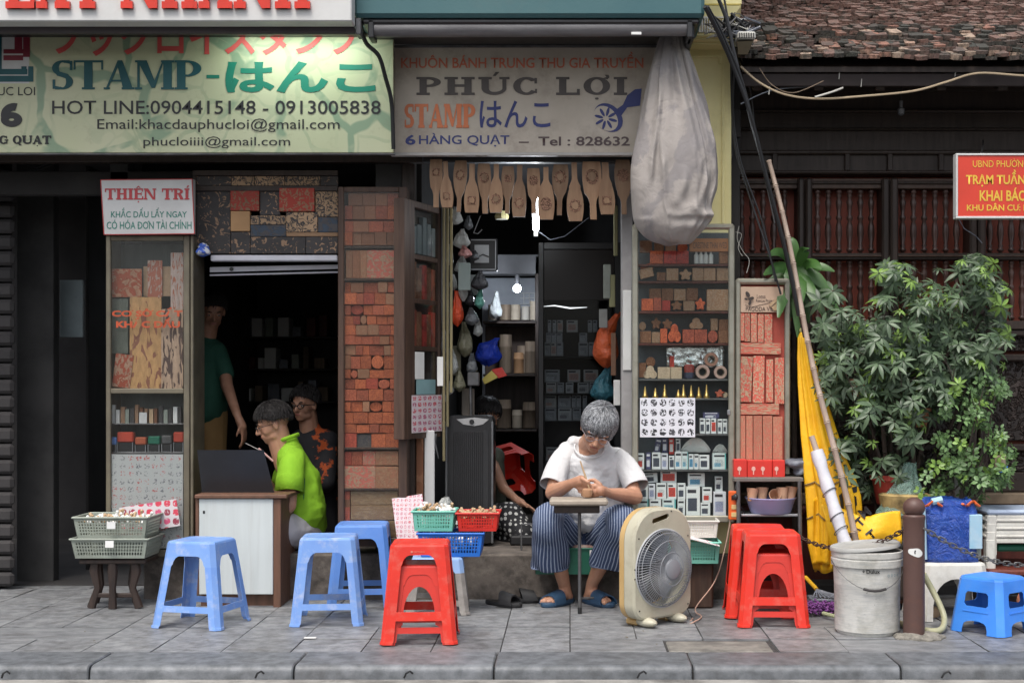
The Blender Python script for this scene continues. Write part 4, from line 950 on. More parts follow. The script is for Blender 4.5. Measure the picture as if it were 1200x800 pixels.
# ================================================================ FAN
def make_fan():
    t = thing('box_fan', 'cream box fan with grey round grille standing on the pavement', 'fan', None, (X(768, 7.33), 7.33, 0), R(42))
    W, D, H0, H1 = .222, .06, .035, .62
    body = []
    def arcs(cx, cz, r, a0, a1, n=7): return [(cx+r*math.cos(R(a0+(a1-a0)*k/n)), cz+r*math.sin(R(a0+(a1-a0)*k/n))) for k in range(n+1)]
    def outline(e=0):
        return arcs(-W+.09, H0+.09, .09-e, 180, 270)+arcs(W-.09, H0+.09, .09-e, 270, 360)+arcs(W-.17, H1-.17, .17-e, 0, 90)+arcs(-W+.17, H1-.17, .17-e, 90, 180)
    hc = (0.0, .300); rr = .207
    hole = arcs(hc[0], hc[1], rr, 0, 360, 40)[:-1]
    grip = arcs(-.07, .555, .014, 90, 270, 5)+arcs(.03, .575, .014, -90, 90, 5)
    m = MB(); fr = outline(.012); full = outline(0)
    m.plate(fr, [hole[::-1], grip], .012, lambda u, v, w_: Vector((u, -D+w_, v)))
    n = len(full); m.loft([[Vector((u, -D+.0, v)) for u, v in fr], [Vector((u, -D+.010, v)) for u, v in full], [Vector((u, D*.2, v)) for u, v in full]], cap=False)
    m.loft([[Vector((u, y, v)) for u, v in hole] for y in (-D+.012, D*.9)], cap=False)
    m.build('front_shell', M['cream'], t, smooth=True, fix=True)
    b = MB(); b.loft([[Vector((u*1.003, D*.2+.001, v)) for u, v in full], [Vector((u*1.003, D-.012, v)) for u, v in full], [Vector((u, D, v)) for u, v in fr]], cap=False)
    hole2 = arcs(hc[0], hc[1], rr*.98, 0, 360, 40)[:-1]; b.plate(fr, [hole2[::-1], grip], .01, lambda u, v, w_: Vector((u, D-.01+w_, v))); b.build('back_shell', M['amber'], t, smooth=True, fix=True)
    MB().cbox(-.085, .045, -.03, .03, .585, .598, .005).build('handle', M['cream'], t)
    # grille: dished, spiral ribs and hoops
    def gp(r, a, off=0):
        q = r/rr; y = -D-.012-.055*(1-q**3.2); return Vector((hc[0]+r*math.cos(a), y+off, hc[1]+r*math.sin(a)))
    g = MB()
    for k in range(84):
        a = 2*math.pi*k/84; pts = [gp(.05+(rr-.006-.05)*j/7, a-.30*(1-j/7)**1.3) for j in range(8)]; pts.append(Vector((pts[-1].x, -D+.02, pts[-1].z)))
        g.tube(pts, .0017, 4)
    o = g.build('grille_ribs', M['fan_grille'], t); o['kind'] = 'stuff'
    for r_ in (.203, .188, .150, .088, .055): MB().tube([gp(r_, 2*math.pi*j/40) for j in range(41)], .0022, 5).build('grille_hoop', M['fan_grille'], t, smooth=True)
    rg = MB(); rg.lathe([(.2115, 0), (.2115, .006), (.2065, .008), (.2065, 0)], (hc[0], -D+.002, hc[1]), 48, Matrix.Rotation(R(90), 3, 'X'), cap=False); rg.build('grille_rim', mat('rim_pale', (.50,.51,.53), .35), t, smooth=True)
    hb_ = MB(); hb_.lathe([(.0, 0), (.053, 0), (.051, .010), (.04, .013), (.001, .014)], (hc[0], -D-.062, hc[1]), 28, Matrix.Rotation(R(90), 3, 'X')); hb_.build('hub_cap', M['fan_grille'], t, smooth=True)
    for k in range(5):
        bl = MB(); a0 = k*72
        rings = []
        for j in range(7):
            r_ = .035+.150*j/6; a = R(a0+12*j/6); w_ = .45-.1*j/6
            p0 = Vector((hc[0]+r_*math.cos(a-w_), -.028, hc[1]+r_*math.sin(a-w_))); p1 = Vector((hc[0]+r_*math.cos(a+w_), .012, hc[1]+r_*math.sin(a+w_)))
            rings.append([p0, p1, p1+Vector((0, .002, 0)), p0+Vector((0, .002, 0))])
        bl.loft(rings); bl.build('blade', M['fan_blade'], t)
    mo = MB(); mo.lathe([(.04, 0), (.04, .05), (.055, .055), (.055, .085)], (hc[0], -.035, hc[1]), 20, Matrix.Rotation(R(-90), 3, 'X')); mo.build('motor', M['black'], t, smooth=True)
    bk = MB()
    for k in range(90): a = 2*math.pi*k/90; bk.tube([(hc[0]+.05*math.cos(a), D*.9, hc[1]+.05*math.sin(a)), (hc[0]+rr*math.cos(a), D*.9, hc[1]+rr*math.sin(a))], .003, 4)
    bk.build('back_grille', M['black'], t)['kind'] = 'stuff'
    for sx in (-1, 1):
        f = MB(); f.ell((sx*.115, -.045, .024), (.038, .075, .026)); f.build('foot', M['cream'], t, smooth=True)
        f = MB(); f.cbox(sx*.115-.03, sx*.115+.03, 0, .085, .0, .036, .01); f.build('rear_foot', M['amber'], t)
    for u, v in ((-.185, .47), (-.215, .31), (-.215, .26), (-.18, .09), (.06, .60), (.19, .46), (.19, .09)):
        MB().lathe([(.0045, 0), (.004, .002)], (u, -D-.0005, v), 8, Matrix.Rotation(R(90), 3, 'X')).build('screw', M['black'], t)
    return t
make_fan()
tag(MB().tube(curve([P(812, 724, 7.45), P(806, 731, 7.35)+Vector((0,0,-.0)), (X(812, 7.4), 7.33, .006), (X(822, 7.5), 7.5, .006), P(815, 712, 7.6), P(838, 680, 7.8), P(850, 640, 7.9), P(858, 596, 7.93)]), .0035, 6).build('fan_cord', mat('cord', (.55,.36,.28), .5), smooth=True), 'thin pinkish cord running from the fan up to the orange power strip', 'cord')

# ================================================================ POST, BUCKET, CHAIN, HOSE
YP = 6.93
def bollard(x, y, label):
    t = thing('bollard', label, 'bollard', None, (x, y, 0)); H_ = .62
    MB().lathe([(.054, 0), (.054, .5), (.0545, H_-.03), (.057, H_-.02), (.057, H_-.008), (.05, H_)], n=24).build('shaft', M['iron'], t, smooth=True)
    MB().ell((0, 0, H_+.035), (.056, .056, .052), nu=20, nv=12).build('cap', M['iron'], t, smooth=True)
    b = MB()
    for k in range(26):
        a = rng.uniform(0, 6.28); r_ = rng.uniform(.02, .105); b.ell((r_*math.cos(a)*1.1+.02, r_*math.sin(a), 0), (.035, .035, .05*(1-r_/.14)), nu=7, nv=5)
    o = b.build('mortar_base', mat('mortar', (.27,.25,.215), .9, (.15,.14,.12), sc=25, bump=1, bsc=60, bd=.012), t); o.modifiers.new('r', 'REMESH').voxel_size = .008
    MB().ell((0, -.0545, 0), (.001, .001, .001)).build('shackle', M['rust'], t)
    return t
bo = bollard(X(1071, YP), YP, 'brown iron post with round cap, chain and white sticker beside the bucket')
st_ = MB(); n_ = 14; ring0 = []
for k in range(24):
    a = 2*math.pi*k/24; ring0.append((.036*math.cos(a)*(1.0+.12*math.sin(3*a)), .020*math.sin(a)))
rows_ = []
for k in range(17):
    u = -.038+.076*k/16; h_ = .021*math.sqrt(max(.02, 1-(u/.039)**2))*(1+.12*math.sin(u*90)); rows_.append([Vector((.0556*math.sin((u-.005)/.055), -.0556*math.cos((u-.005)/.055), .433-u*.15+s_*h_)) for s_ in (-1, 1)])
st_.loft(rows_, cap=False, closed=False)
st_.build('sticker', M['paper'], bo); 
st2 = MB(); st2.plate([(-.002, -.008), (.004, -.009), (.002, 0), (.006, .008), (0, .010), (-.003, .002)], [], .0008, lambda u, v, w_: Vector(((.0565+w_)*math.sin((u-.009)/.055), -(.0565+w_)*math.cos((u-.009)/.055), .435+v))); st2.build('sticker_mark', I_black, bo)
bo2 = bollard(X(1345, YP), YP, 'second brown iron post holding the far end of the sagging chain')
lk = MB(); pts = [(.011*math.cos(a)+(.010 if math.cos(a) > 0 else -.010), .011*math.sin(a), 0) for a in [2*math.pi*k/12 for k in range(13)]]; lk.tube(pts, .0036, 6, cap=False)
def chain(a, b, sag, label, n, m):
    t = thing('chain', label, 'chain'); a = Vector(a); b = Vector(b); pr = None; me = None
    f = lambda s: a.lerp(b, s)-Vector((0, 0, sag*4*s*(1-s)))
    for k in range(n):
        s = (k+.5)/n; p = f(s); d = (f(s+.01)-f(s-.01)).normalized()
        if me is None: o = lk.build('link', m, t, smooth=True); me = o.data
        else: o = bpy.data.objects.new('link', me); C.objects.link(o); o.parent = t
        L_ = (f((k+1)/n)-f(k/n)).length/.030
        q = d.to_track_quat('X', 'Z').to_matrix().to_4x4(); o.matrix_local = Matrix.Translation(p) @ q @ Matrix.Rotation(R(90*(k % 2)+rng.uniform(-18, 18)), 4, 'X') @ Matrix.Diagonal((L_, 1, 1, 1))
chain((X(1082, 6.9), 6.9, Z(618, 6.9)), (X(1335, 6.9), 6.9, Z(618, 6.9)), .19, 'dark rusty chain sagging from the post across to the far post', 40, M['dull_steel'])
chain((X(1060, 6.93), 6.93, Z(620, 6.93)), (X(936, 7.75), 7.75, Z(628, 7.75)), .085, 'brown rusty chain from the post to the steel rack above the bucket', 26, M['rust'])
# paint bucket
bx, by = X(1016, 7.06), 7.06
bk = thing('paint_bucket', 'dirty white paint bucket with a loose lid and wire handle beside the post', 'bucket', None, (bx, by, 0))
t = NT('bucket_plastic'); co = t.coords('Object'); n = t.noise(co, 7, 8, .7); sp = t.N('SeparateXYZ'); tc = t.N('TexCoord'); t.L(tc.outputs['Object'], sp.inputs[0])
c = t.mix(t.ramp(n, [(.45, 0), (.7, .75)]), (.56,.55,.52), (.27,.26,.22)); n3 = t.noise(t.coords('Object', (1,1,14)), 14, 4); c = t.mix(t.math('MULTIPLY', t.ramp(n3, [(.5, 0), (.6, 1)]), .22), c, (.18,.22,.26))
n4 = t.noise(co, 46, 3); c = t.mix(t.ramp(n4, [(.69, 0), (.72, .8)]), c, (.06,.06,.06)); t.bsdf(c, .55, bump=n, bstr=.15)
MB().lathe([(.152, 0), (.157, .01), (.172, .345), (.172, .348), (.182, .350), (.184, .385), (.178, .388), (.178, .395), (.182, .397), (.182, .425), (.176, .428), (.170, .42), (.165, .02)], n=40, cap=False).build('body', t.m, bk, smooth=True)
MB().lathe([(.001, .004), (.152, .004)], n=30, cap=False).build('bottom', t.m, bk)
lid = MB(); lid.lathe([(.001, .012), (.16, .010), (.176, .018), (.180, .010), (.180, 0), (.16, .002), (.001, .004)], (0, 0, 0), 36, Matrix.Rotation(R(-5), 3, 'Y')); o = lid.build('lid', mat('lid_grey', (.42,.42,.40), .45, (.33,.33,.32), sc=6, dirt=(.2,.19,.17)), bk, smooth=True); o.location = (-.01, 0, .437)
hp = [Vector((.186*math.sin(a), -.186*math.cos(a)*.98-.005, .375-.135*math.cos(a)**1.4 if math.cos(a) > 0 else .375)) for a in [R(-90+180*k/20) for k in range(21)]]
MB().tube(hp, .0022, 6).build('handle', M['dull_steel'], bk, smooth=True)
MB().tube(hp[8:13], .007, 8).build('grip', mat('grip', (.035,.03,.03), .5), bk, smooth=True)
def on_cyl(o, r_):
    for v in o.data.vertices:
        rr_ = r_+.16*(v.co.z-.17)*.12; a = v.co.x/r_; v.co = (rr_*math.sin(a), -rr_*math.cos(a), v.co.z)
o = text('Dulux', 0, 1, 0, 1, 0, I_black, bk, .025, world=(-.04, .028, .325, .346)); on_cyl(o, .1735)
o = text('✤', 0, 1, 0, 1, 0, I_black, bk, .01, world=(-.06, -.047, .329, .342)); on_cyl(o, .1735)
o = text('0 0 0 4', 0, 1, 0, 1, 0, ink('stampblue', (.15,.25,.3)), bk, 0, world=(.07, .145, .305, .32)); on_cyl(o, .1735)
# hose
tag(MB().tube(curve([P(1082, 672, 7.2), P(1092, 690, 7.2), P(1102, 710, 7.15), (X(1108, 7.08), 7.10, .055), (X(1103, 7.0), 7.02, .018), (X(1085, 6.98), 7.02, .018), (X(1050, 7.2), 7.3, .018), (X(1040, 7.4), 7.45, .018)]), .0165, 12).build('hose', mat('hose', (.42,.41,.26), .4, (.34,.33,.2), sc=8), smooth=True), 'pale green garden hose curling on the pavement behind the brown post', 'hose')
tag(MB().lathe([(.07, 0), (.075, .01), (.073, .045), (.06, .05)], (X(1088, 7.5), 7.55, 0), 14).build('wood_slice', M['palewood'], smooth=True), 'round slice of tan wood lying behind the brown post', 'wood slice')
# mop and broom behind the bucket
t = thing('floor_mop', 'purple floor mop with pale rod lying beside the bucket', 'mop')
mb = MB()
for k in range(380):
    p = Vector((X(rng.uniform(942, 986), 7.6), 7.5+rng.uniform(0, .16), .02+rng.uniform(0, .045))); d = Vector((rng.uniform(-1, 1), rng.uniform(-1, .3), rng.uniform(-.2, .9))).normalized()*.022; mb.tube([p, p+d*.6, p+d+Vector((0, 0, -.006))], [.005, .005, .002], 4)
mb.build('strands', mat('purple_yarn', (.22,.07,.26), .9, (.14,.04,.18), sc=30), t)['kind'] = 'stuff'
MB().tube([(X(965, 7.45), 7.46, .03), (X(998, 7.3), 7.28, .02), (X(1010, 7.3), 7.24, .02)], .011, 8).build('rod', mat('mop_rod', (.45,.5,.3), .4), t, smooth=True)
t = thing('dust_pan', 'grey dustpan with yellow handle leaning behind the purple mop', 'dustpan')
MB().tube([P(944, 676, 7.9), P(957, 690, 7.75)], .012, 8).build('handle', mat('handle_yellow', (.72,.42,.03), .4), t, smooth=True)
m = MB()
for k in range(9): m.tube([P(957, 690, 7.75), P(952+k*5, 700, 7.7-.01*k)], .004, 5)
m.build('tines', M['tarp'], t)
MB().cbox(X(950, 7.7), X(982, 7.7), 7.66, 7.82, .06, .075, .004).build('pan', M['tarp'], t)
# slippers
def slipper(t, x, y, rz, m, L=.27, wd=.05, open_toe=True, z=0):
    Mx = Matrix.Translation((x, y, z)) @ Matrix.Rotation(rz, 4, 'Z'); s = MB(); n = 20
    prof = [(wd*(.80+.20*math.cos(math.pi*2*((k/n)*1.0))-.0)*1, 0) for k in range(n)]
    out = []
    for k in range(24):
        a = 2*math.pi*k/24; yy = -L/2*math.cos(a); out.append((wd*math.sin(a)*(1.0-.12*math.cos(a)*-1 if yy < 0 else .86), yy))
    s.loft([[Mx @ Vector((u*e, v*e, zz)) for u, v in out] for zz, e in ((0, .96), (.006, 1), (.022, 1), (.026, .97))]); s.build('sole', m, t, smooth=True)
    st = MB(); rings = []
    for j in range(7):
        yy = -L*.36+L*.34*j/6; w_ = wd*1.06; h = .055+.018*j/6; rings.append([Mx @ Vector((w_*math.cos(math.pi*k/10), yy+.02*math.sin(math.pi*k/10), .014+h*math.sin(math.pi*k/10)**.8)) for k in range(11)]+[Mx @ Vector(((w_-.006)*math.cos(math.pi*k/10), yy+.02*math.sin(math.pi*k/10), .012+(h-.006)*math.sin(math.pi*k/10)**.8)) for k in range(10, -1, -1)])
    st.loft(rings); st.build('strap', m, t, smooth=True)
t = thing('rubber_slippers', 'pair of black rubber slippers by the step left of the seated man', 'slippers')
slipper(t, X(590, 7.88), 7.90, R(55), M['rubber'], .26, .048); slipper(t, X(611, 8.02), 8.02, R(100), M['rubber'], .26, .048)
o = MB().box(-.03, .03, -.012, .012, 0, .004).build('paper_scrap', M['paper']); o.location = (X(363, 6.87), 6.88, .002); tag(o, 'scrap of white paper on the pavement below the faded blue stool', 'litter')

# ================================================================ CASES AND SHELVES
blk = MB().cbox(-.5, .5, -.5, .5, 0, 1, .04)
blkme = {}
def block(name, x0, x1, zb, zt, Y, d, m, label=None, cat=None, group=None, rot=0, parent=None, kind=None, shape=None):
    """box-like item whose front face is at depth Y, given by photo columns and rows at that depth"""
    key = (m.name, shape)
    w_, h_ = X(x1, Y)-X(x0, Y), Z(zt, Y)-Z(zb, Y)
    if key not in blkme:
        if shape == 'round': mb = MB().lathe([(.47, 0), (.5, .04), (.5, .96), (.47, 1)], (0, .5, .5), 18, Matrix.Rotation(R(90), 3, 'X'))
        elif shape == 'flower':
            pts = [((.40+.10*math.cos(5*a))*math.cos(a+.3), .5+(.40+.10*math.cos(5*a))*math.sin(a+.3)) for a in [2*math.pi*k/30 for k in range(30)]]
            mb = MB(); mb.prism(pts, -.5, .5)
        elif shape == 'cloud':
            pts = []
            for cx_, cz_, r_, a0, a1 in ((-.22, .32, .28, 130, 330), (.22, .32, .28, 210, 410), (0, .70, .28, -10, 190)): pts += [(cx_+r_*math.cos(R(a0+(a1-a0)*k/8)), cz_+r_*math.sin(R(a0+(a1-a0)*k/8))) for k in range(9)]
            mb = MB(); mb.prism(pts, -.5, .5)
        elif shape == 'frame':
            mb = MB().cbox(-.5, .5, -.5, .5, 0, 1, .03); mb.cbox(-.40, .40, -.505, -.49, .10, .90, .004)
        else: mb = MB().cbox(-.5, .5, -.5, .5, 0, 1, .018)
        o = mb.build(name, m, None, smooth=(shape == 'round'), fix=bool(shape)); blkme[key] = o.data
    else: o = bpy.data.objects.new(name, blkme[key]); C.objects.link(o)
    o.parent = parent; o.scale = (w_, d, h_); o.location = ((X(x0, Y)+X(x1, Y))/2, Y+d/2, Z(zb, Y)); o.rotation_euler = (0, rot, 0)
    if rot: o.location.z += abs(math.sin(rot))*w_*.5
    return tag(o, label, cat, group, kind)
KR = {'rose': carved('stamp_rose', (.52,.115,.06), (.38,.085,.05), 6, .5), 'orange': carved('stamp_orange', (.66,.14,.05), (.52,.09,.035), 6, .5),
      'red': carved('stamp_red', (.50,.05,.035), (.38,.04,.03), 6, .5), 'brown': carved('stamp_brown', (.19,.075,.035), (.31,.145,.075), 7, .48),
      'tan': carved('stamp_tan', (.33,.18,.10), (.44,.28,.18), 7, .5), 'dark': carved('stamp_dark', (.05,.05,.055), (.10,.09,.085), 6, .5),
      'print': carved('block_print', (.50,.13,.09), (.44,.27,.17), 6, .5), 'pale': carved('stamp_pale', (.42,.30,.20), (.52,.40,.28), 4, .6)}
KC = dict(KR); KC.update(rose=carved('case_rose', (.46,.115,.055), (.36,.085,.04), 6, .5, rnd=.25), orange=carved('case_orange', (.54,.14,.05), (.43,.10,.04), 6, .5, rnd=.25), red=carved('case_red', (.44,.075,.04), (.34,.055,.03), 6, .5, rnd=.2), brown=carved('case_brown', (.27,.11,.055), (.36,.15,.075), 6, .48, rnd=.2), tan=carved('case_tan', (.36,.15,.08), (.42,.22,.12), 6, .5, rnd=.2))
# ---- tall wooden case of carved stamps (centre left)
cs = thing('display_case', 'tall narrow wooden case packed with red brown carved stamp blocks', 'display case')
yc = 8.06; cb_ = lambda n, a, b, c_, d, m=M['oldwood'], y0=0., y1=.16, p=cs, ch=.004: MB().cbox(X(a, yc), X(b, yc), yc+y0, yc+y1, Z(d, yc), Z(c_, yc), ch).build(n, m, p)
cb_('side_frame', 396, 403, 219, 640); cb_('side_frame', 467, 477, 219, 640); cb_('top_frame', 403, 467, 219, 225); cb_('bottom_frame', 403, 467, 630, 640)
cb_('back', 403, 467, 225, 630, M['darkwood'], .13, .16)
for zz in (289, 327, 525, 573): cb_('shelf', 403, 467, zz-1, zz+1.6, M['oldwood'], .01, .13, ch=.002)
rowc = 0; itemn = 0
def case_item(x0, x1, zb, zt, kind, r_, k, d=.09, shape=None, rot=0):
    global itemn
    nm = {'rose':'dusty rose', 'orange':'orange', 'red':'dull red', 'brown':'brown', 'tan':'tan', 'dark':'dark grey', 'print':'red and tan printed', 'pale':'pale'}[kind]
    block('carved_stamp', x0+.1, x1-.1, zb, zt+.12, yc+.03+rng.choice((-.008, -.003, 0, .003, .012)), d, KC[kind], '%s carved block, %s from left, %s row, tall wooden case' % (nm, ORD[k], ORD[r_]), 'stamp', 'carved stamps in the tall wooden case', rot, shape=shape)
    itemn += 1
def crow(r_, zt, zb, splits, kinds, shapes=()):
    for k, (a, b) in enumerate(zip(splits, splits[1:])):
        case_item(a, b, zb, zt+(rng.uniform(0, 1.5) if r_ > 4 else 0), kinds[k % len(kinds)], r_, k, shape='round' if k in shapes else None)
crow(0, 226, 241, [408, 425, 440, 454, 467], ['brown', 'brown', 'brown', 'rose'])
crow(1, 241, 257, [403, 413, 427, 440, 454, 467], ['rose', 'brown', 'brown', 'rose', 'orange'])
crow(2, 259, 272, [403, 414, 432, 449, 467], ['rose', 'brown', 'rose', 'rose'])
crow(3, 272, 287.5, [403, 413, 424, 439, 453, 467], ['orange', 'tan', 'brown', 'brown', 'brown'])
crow(4, 293, 326, [405, 413, 422, 430, 467], ['tan', 'brown', 'tan', 'print'])
zz = 330; r_ = 5
while zz < 520:
    h = rng.choice([11, 12.5, 14, 16]); h = min(h, 524-zz)
    if 524-(zz+h) < 7: h = 524-zz
    s = [403]
    while s[-1] < 460: s.append(s[-1]+rng.choice([8, 11, 13, 14, 15, 17]))
    s[-1] = 467
    if s[-1]-s[-2] < 6: s.pop(-2)
    crow(r_, zz, zz+h, s, rng.choices(['rose', 'orange', 'red', 'brown', 'tan', 'dark'], [8, 9, 3, 3, 3, .5], k=8), [rng.randrange(6)] if rng.random() < .35 else ())
    zz += h; r_ += 1
r_ = 18
crow(20, 528, 545, [403, 412, 425, 440, 467], ['red', 'rose', 'print', 'tan'], ())
crow(21, 545.5, 572, [403, 440, 467], ['print', 'tan'])
for k, (a, b, c_, d, kd) in enumerate(((403, 410, 575, 585, 'rose'), (403, 410, 585, 594, 'brown'), (403, 410, 594, 610, 'rose'), (411, 466, 575, 591, 'tan'), (411, 466, 591.5, 609, 'tan'), (403, 466, 610, 629, 'tan'))):
    block('carved_stamp', a, b, d, c_, yc+.03, .09, carved('stamp_wide', (.26,.15,.075), (.36,.23,.12), 5, .5) if b-a > 20 and 'stamp_wide' not in bpy.data.materials else (bpy.data.materials['stamp_wide'] if b-a > 20 else KR[kd]),
          ['rose block, upper left in the bottom bay', 'brown block at the left in the bottom bay', 'rose block low at the left in the bottom bay', 'wide tan carved board, upper one in the bottom bay', 'wide tan carved board, middle one in the bottom bay', 'wide tan board at the very foot'][k]+', tall wooden case', 'stamp', 'carved stamps in the tall wooden case')
flat('glass', 403, 467, 225, 630, yc+.004, M['glassdark'], cs, .002)
# angled small wall case right of it
ac = thing('wall_case', 'narrow glazed wooden wall case turned sideways with papers taped on it', 'display case')
A0, A1 = Vector((X(479, 8.05), 8.05)), Vector((X(515, 8.4), 8.45)); dv = A1-A0; L_ = dv.length; ang = math.atan2(dv.y, dv.x)
ac.location = (A0.x, A0.y, 0); ac.rotation_euler = (0, 0, ang)
zt_, zb_ = Z(235, 8.1), Z(514, 8.1)
ab = lambda n, x0, x1, z0, z1, m, y0=0, y1=.05, ch=.003: MB().cbox(x0*L_, x1*L_, y0, y1, z0, z1, ch).build(n, m, ac)
ab('side_frame', -.18, .14, zb_, zt_, M['oldwood'], -.01, .06); ab('side_frame', .92, 1.0, zb_, zt_-.0, M['oldwood'], -.01, .06); ab('top_frame', .14, .92, zt_-.04, zt_, M['oldwood'], -.008, .058); ab('bottom_frame', .14, .92, zb_, zb_+.06, M['oldwood'], -.008, .058)
for q in (300, 352, 408): z_ = Z(q, 8.1); ab('rail', .14, .92, z_-.015, z_+.015, M['oldwood'], 0, .05)
ab('back', .14, .92, zb_+.06, zt_-.04, M['darkwood'], .045, .056)
for i, (a, b) in enumerate(((.16, .30), (.32, .46), (.5, .62), (.64, .76), (.78, .90))):
    for j, (q0, q1) in enumerate(((296, 250), (349, 305), (405, 360))):
        hh = rng.uniform(.7, 1); z_ = Z(q0, 8.1); ab('goods', a, b, z_, z_+(Z(q1, 8.1)-z_)*hh, KR[rng.choice(['rose', 'brown', 'red', 'brown'])] if j else mat('pale_goods', (.22,.27,.28), .6), .012, .04)
ab('glass', .14, .92, zb_+.06, zt_-.04, M['glassdark'], 0.001, .004, 0.0005)
ab('note', .14, .42, Z(444, 8.1), Z(412, 8.1), M['paper'], -.013, -.0105, .0005); ab('note', .18, .78, Z(462, 8.1), Z(444.5, 8.1), mat('teal_paper', (.25,.42,.44), .8), -.013, -.0105, .0005)
ab('printed_sheet', .02, .98, Z(507, 8.1), Z(463, 8.1), sheet('pink_sheet', 6, 6, [(.60,.10,.13), (.45,.12,.2)], (.70,.62,.64), .46, 3.5), -.0165, -.0145, .0005)
# leaning pink sheets on the step
o = MB().box(-.09, .09, 0, .006, 0, .26, Matrix.Rotation(R(-14), 4, 'X') @ Matrix.Rotation(R(-9), 4, 'Y')).build('printed_sheet', sheet('pink_sheet2', 9, 11, [(.55,.10,.12), (.5,.14,.2)], (.66,.56,.58), .5, 3.5)); o.location = (X(484, 8.02), 8.0, Z(632, 8.0)); tag(o, 'pink printed sample sheet leaning beside the mint green basket', 'sheet')
# white and maroon boards below the angled case
for a, b, m, l in ((474, 479.5, mat('pale_bluish', (.34,.38,.45), .5), 'narrow pale blue strip'), (480.5, 486.5, M['redwood'], 'dark red board'), (487.5, 496, KR['brown'], 'worn carved brown board'), (497, 509, M['signwhite'], 'white rolled sheet')):
    tag(MB().cbox(X(a, 8.24), X(b, 8.24), 8.2+(b-a)*.004, 8.26, PL, Z(508, 8.24)+.02, .005).build('leaning_board', m), l+' standing upright under the sideways wall case', 'board')
# ---- aluminium cabinet right of the man
cab = thing('glass_cabinet', 'tall aluminium glass cabinet crowded with stamps, seals and small boxes', 'display case')
yg = 7.98; g_ = lambda n, a, b, c_, d, m=M['alu'], y0=0., y1=.03, p=cab, ch=.006: MB().cbox(X(a, yg), X(b, yg), yg+y0, yg+y1, Z(d, yg), Z(c_, yg), ch).build(n, m, p)
g_('side_frame', 741, 748, 264, 612); g_('side_frame', 854, 861, 264, 612); g_('top_frame', 741, 861, 262, 269, ch=.012, y0=-.002); g_('bottom_frame', 748, 854, 604, 612)
g_('side_panel', 741, 742, 269, 612, M['glass'], .031, .165); g_('side_panel', 860, 861, 269, 612, M['glass'], .031, .165); g_('bottom', 743, 858, 608, 612, M['alu'], .031, .17)
g_('back', 743, 858, 269, 608, mat('teal_back', (.07,.085,.10), .7, (.045,.05,.06)), .165, .175)
for zz in (309, 329, 364.5, 402): g_('shelf', 748, 857, zz, zz+2.2, M['redwood'], .03, .16, ch=.001)
for zz in (444, 466.5, 550.5): g_('shelf', 748, 857, zz, zz+2, M['dull_steel'], .03, .16, ch=.001)
g_('shelf', 812, 857, 508.5, 510.5, M['dull_steel'], .03, .16, ch=.001)
g_('glass', 748, 854, 269, 604, M['glass'], .012, .015, ch=.001)
g_('lock', 852, 856, 480, 486, M['steel'], -.006, 0)
yy1, yy2 = yg+.045, yg+.09
SHN = ['top shelf', 'second shelf', 'third shelf', 'fourth shelf', 'fifth shelf', 'sixth shelf']
def cabrow(shelf, items, Y, row, zb):
    names = {'rose':'dusty rose', 'orange':'orange', 'red':'red', 'brown':'brown', 'tan':'tan framed', 'dark':'dark', 'print':'printed', 'pale':'pale wooden'}
    for k, it in enumerate(items):
        a, b, zt, kd = it[:4]; shp = it[4] if len(it) > 4 else None; z0 = it[5] if len(it) > 5 else zb; rt = it[6] if len(it) > 6 else 0
        form = {'round':'round stamp', 'flower':'flower shaped stamp', 'cloud':'cloud shaped stamp', 'frame':'square stamp', None:'stamp block'}[shp]
        block('carved_stamp', a, b, z0, zt, Y, .035, KR[kd], '%s %s, %s in the %s, %s, glass cabinet' % (names[kd], form, ORD[k], row, SHN[shelf]), 'stamp', 'stamps in the aluminium glass cabinet', rt, shape=shp)
cabrow(0, [(762, 777, 294, 'orange'), (778, 792.5, 294, 'red'), (793, 807, 294, 'red'), (843, 853, 295, 'brown')], yy1, 'front row', 309)
cabrow(0, [(750, 764, 282, 'brown', 'frame', 296), (767, 778, 284, 'brown', 'frame', 296), (780, 792, 286, 'tan', None, 296), (794, 806, 284, 'orange', 'round', 296)], yy2-.01, 'back row', 309)
for k in (816, 821.5, 827, 833): tag(MB().lathe([(.014, 0), (.014, .05), (.006, .06), (.007, .075), (.001, .078)], P(k, 309, yy1+.01), 12).build('glue_bottle', M['signwhite'], smooth=True), '%s small white bottle on the top shelf of the glass cabinet' % ORD[[816, 821.5, 827, 833].index(k)], 'bottle')
b_ = thing('name_plank', 'orange wooden name plank with burnt letters on the top cabinet shelf', 'plank')
MB().cbox(X(808, yy1), X(854, yy1), yy1-.01, yy1+.01, Z(295, yy1), Z(279.5, yy1), .003).build('board', mat('orange_wood', (.50,.20,.07), .6, (.40,.15,.05)), b_)
text('CRESTINE THAI WED', 812, 852, 284, 291, yy1-.0105, I_brown, b_, .0)
cabrow(1, [(751, 767, 316, 'tan', 'frame', 327, -.25), (770, 780, 319, 'brown'), (781, 795, 314.5, 'tan', 'frame'), (796, 811, 315, 'tan', 'flower'), (811.5, 824.5, 314, 'tan', 'frame'), (825, 838.5, 314, 'tan', 'frame'), (840, 854, 314, 'tan', 'frame')], yy1, 'single row', 328.8)
cabrow(1, [(752, 766, 311, 'orange', None, 318, -.25)], yy2, 'back', 328)
cabrow(2, [(752, 765.5, 350, 'orange'), (766, 775, 349, 'rose'), (776, 785.5, 352, 'red'), (786.5, 800, 352, 'brown', 'flower'), (801, 814, 352.5, 'tan', 'frame'), (814.5, 827, 349, 'orange', 'flower'), (828.5, 854, 339, 'tan', 'frame')], yy1, 'front row', 364)
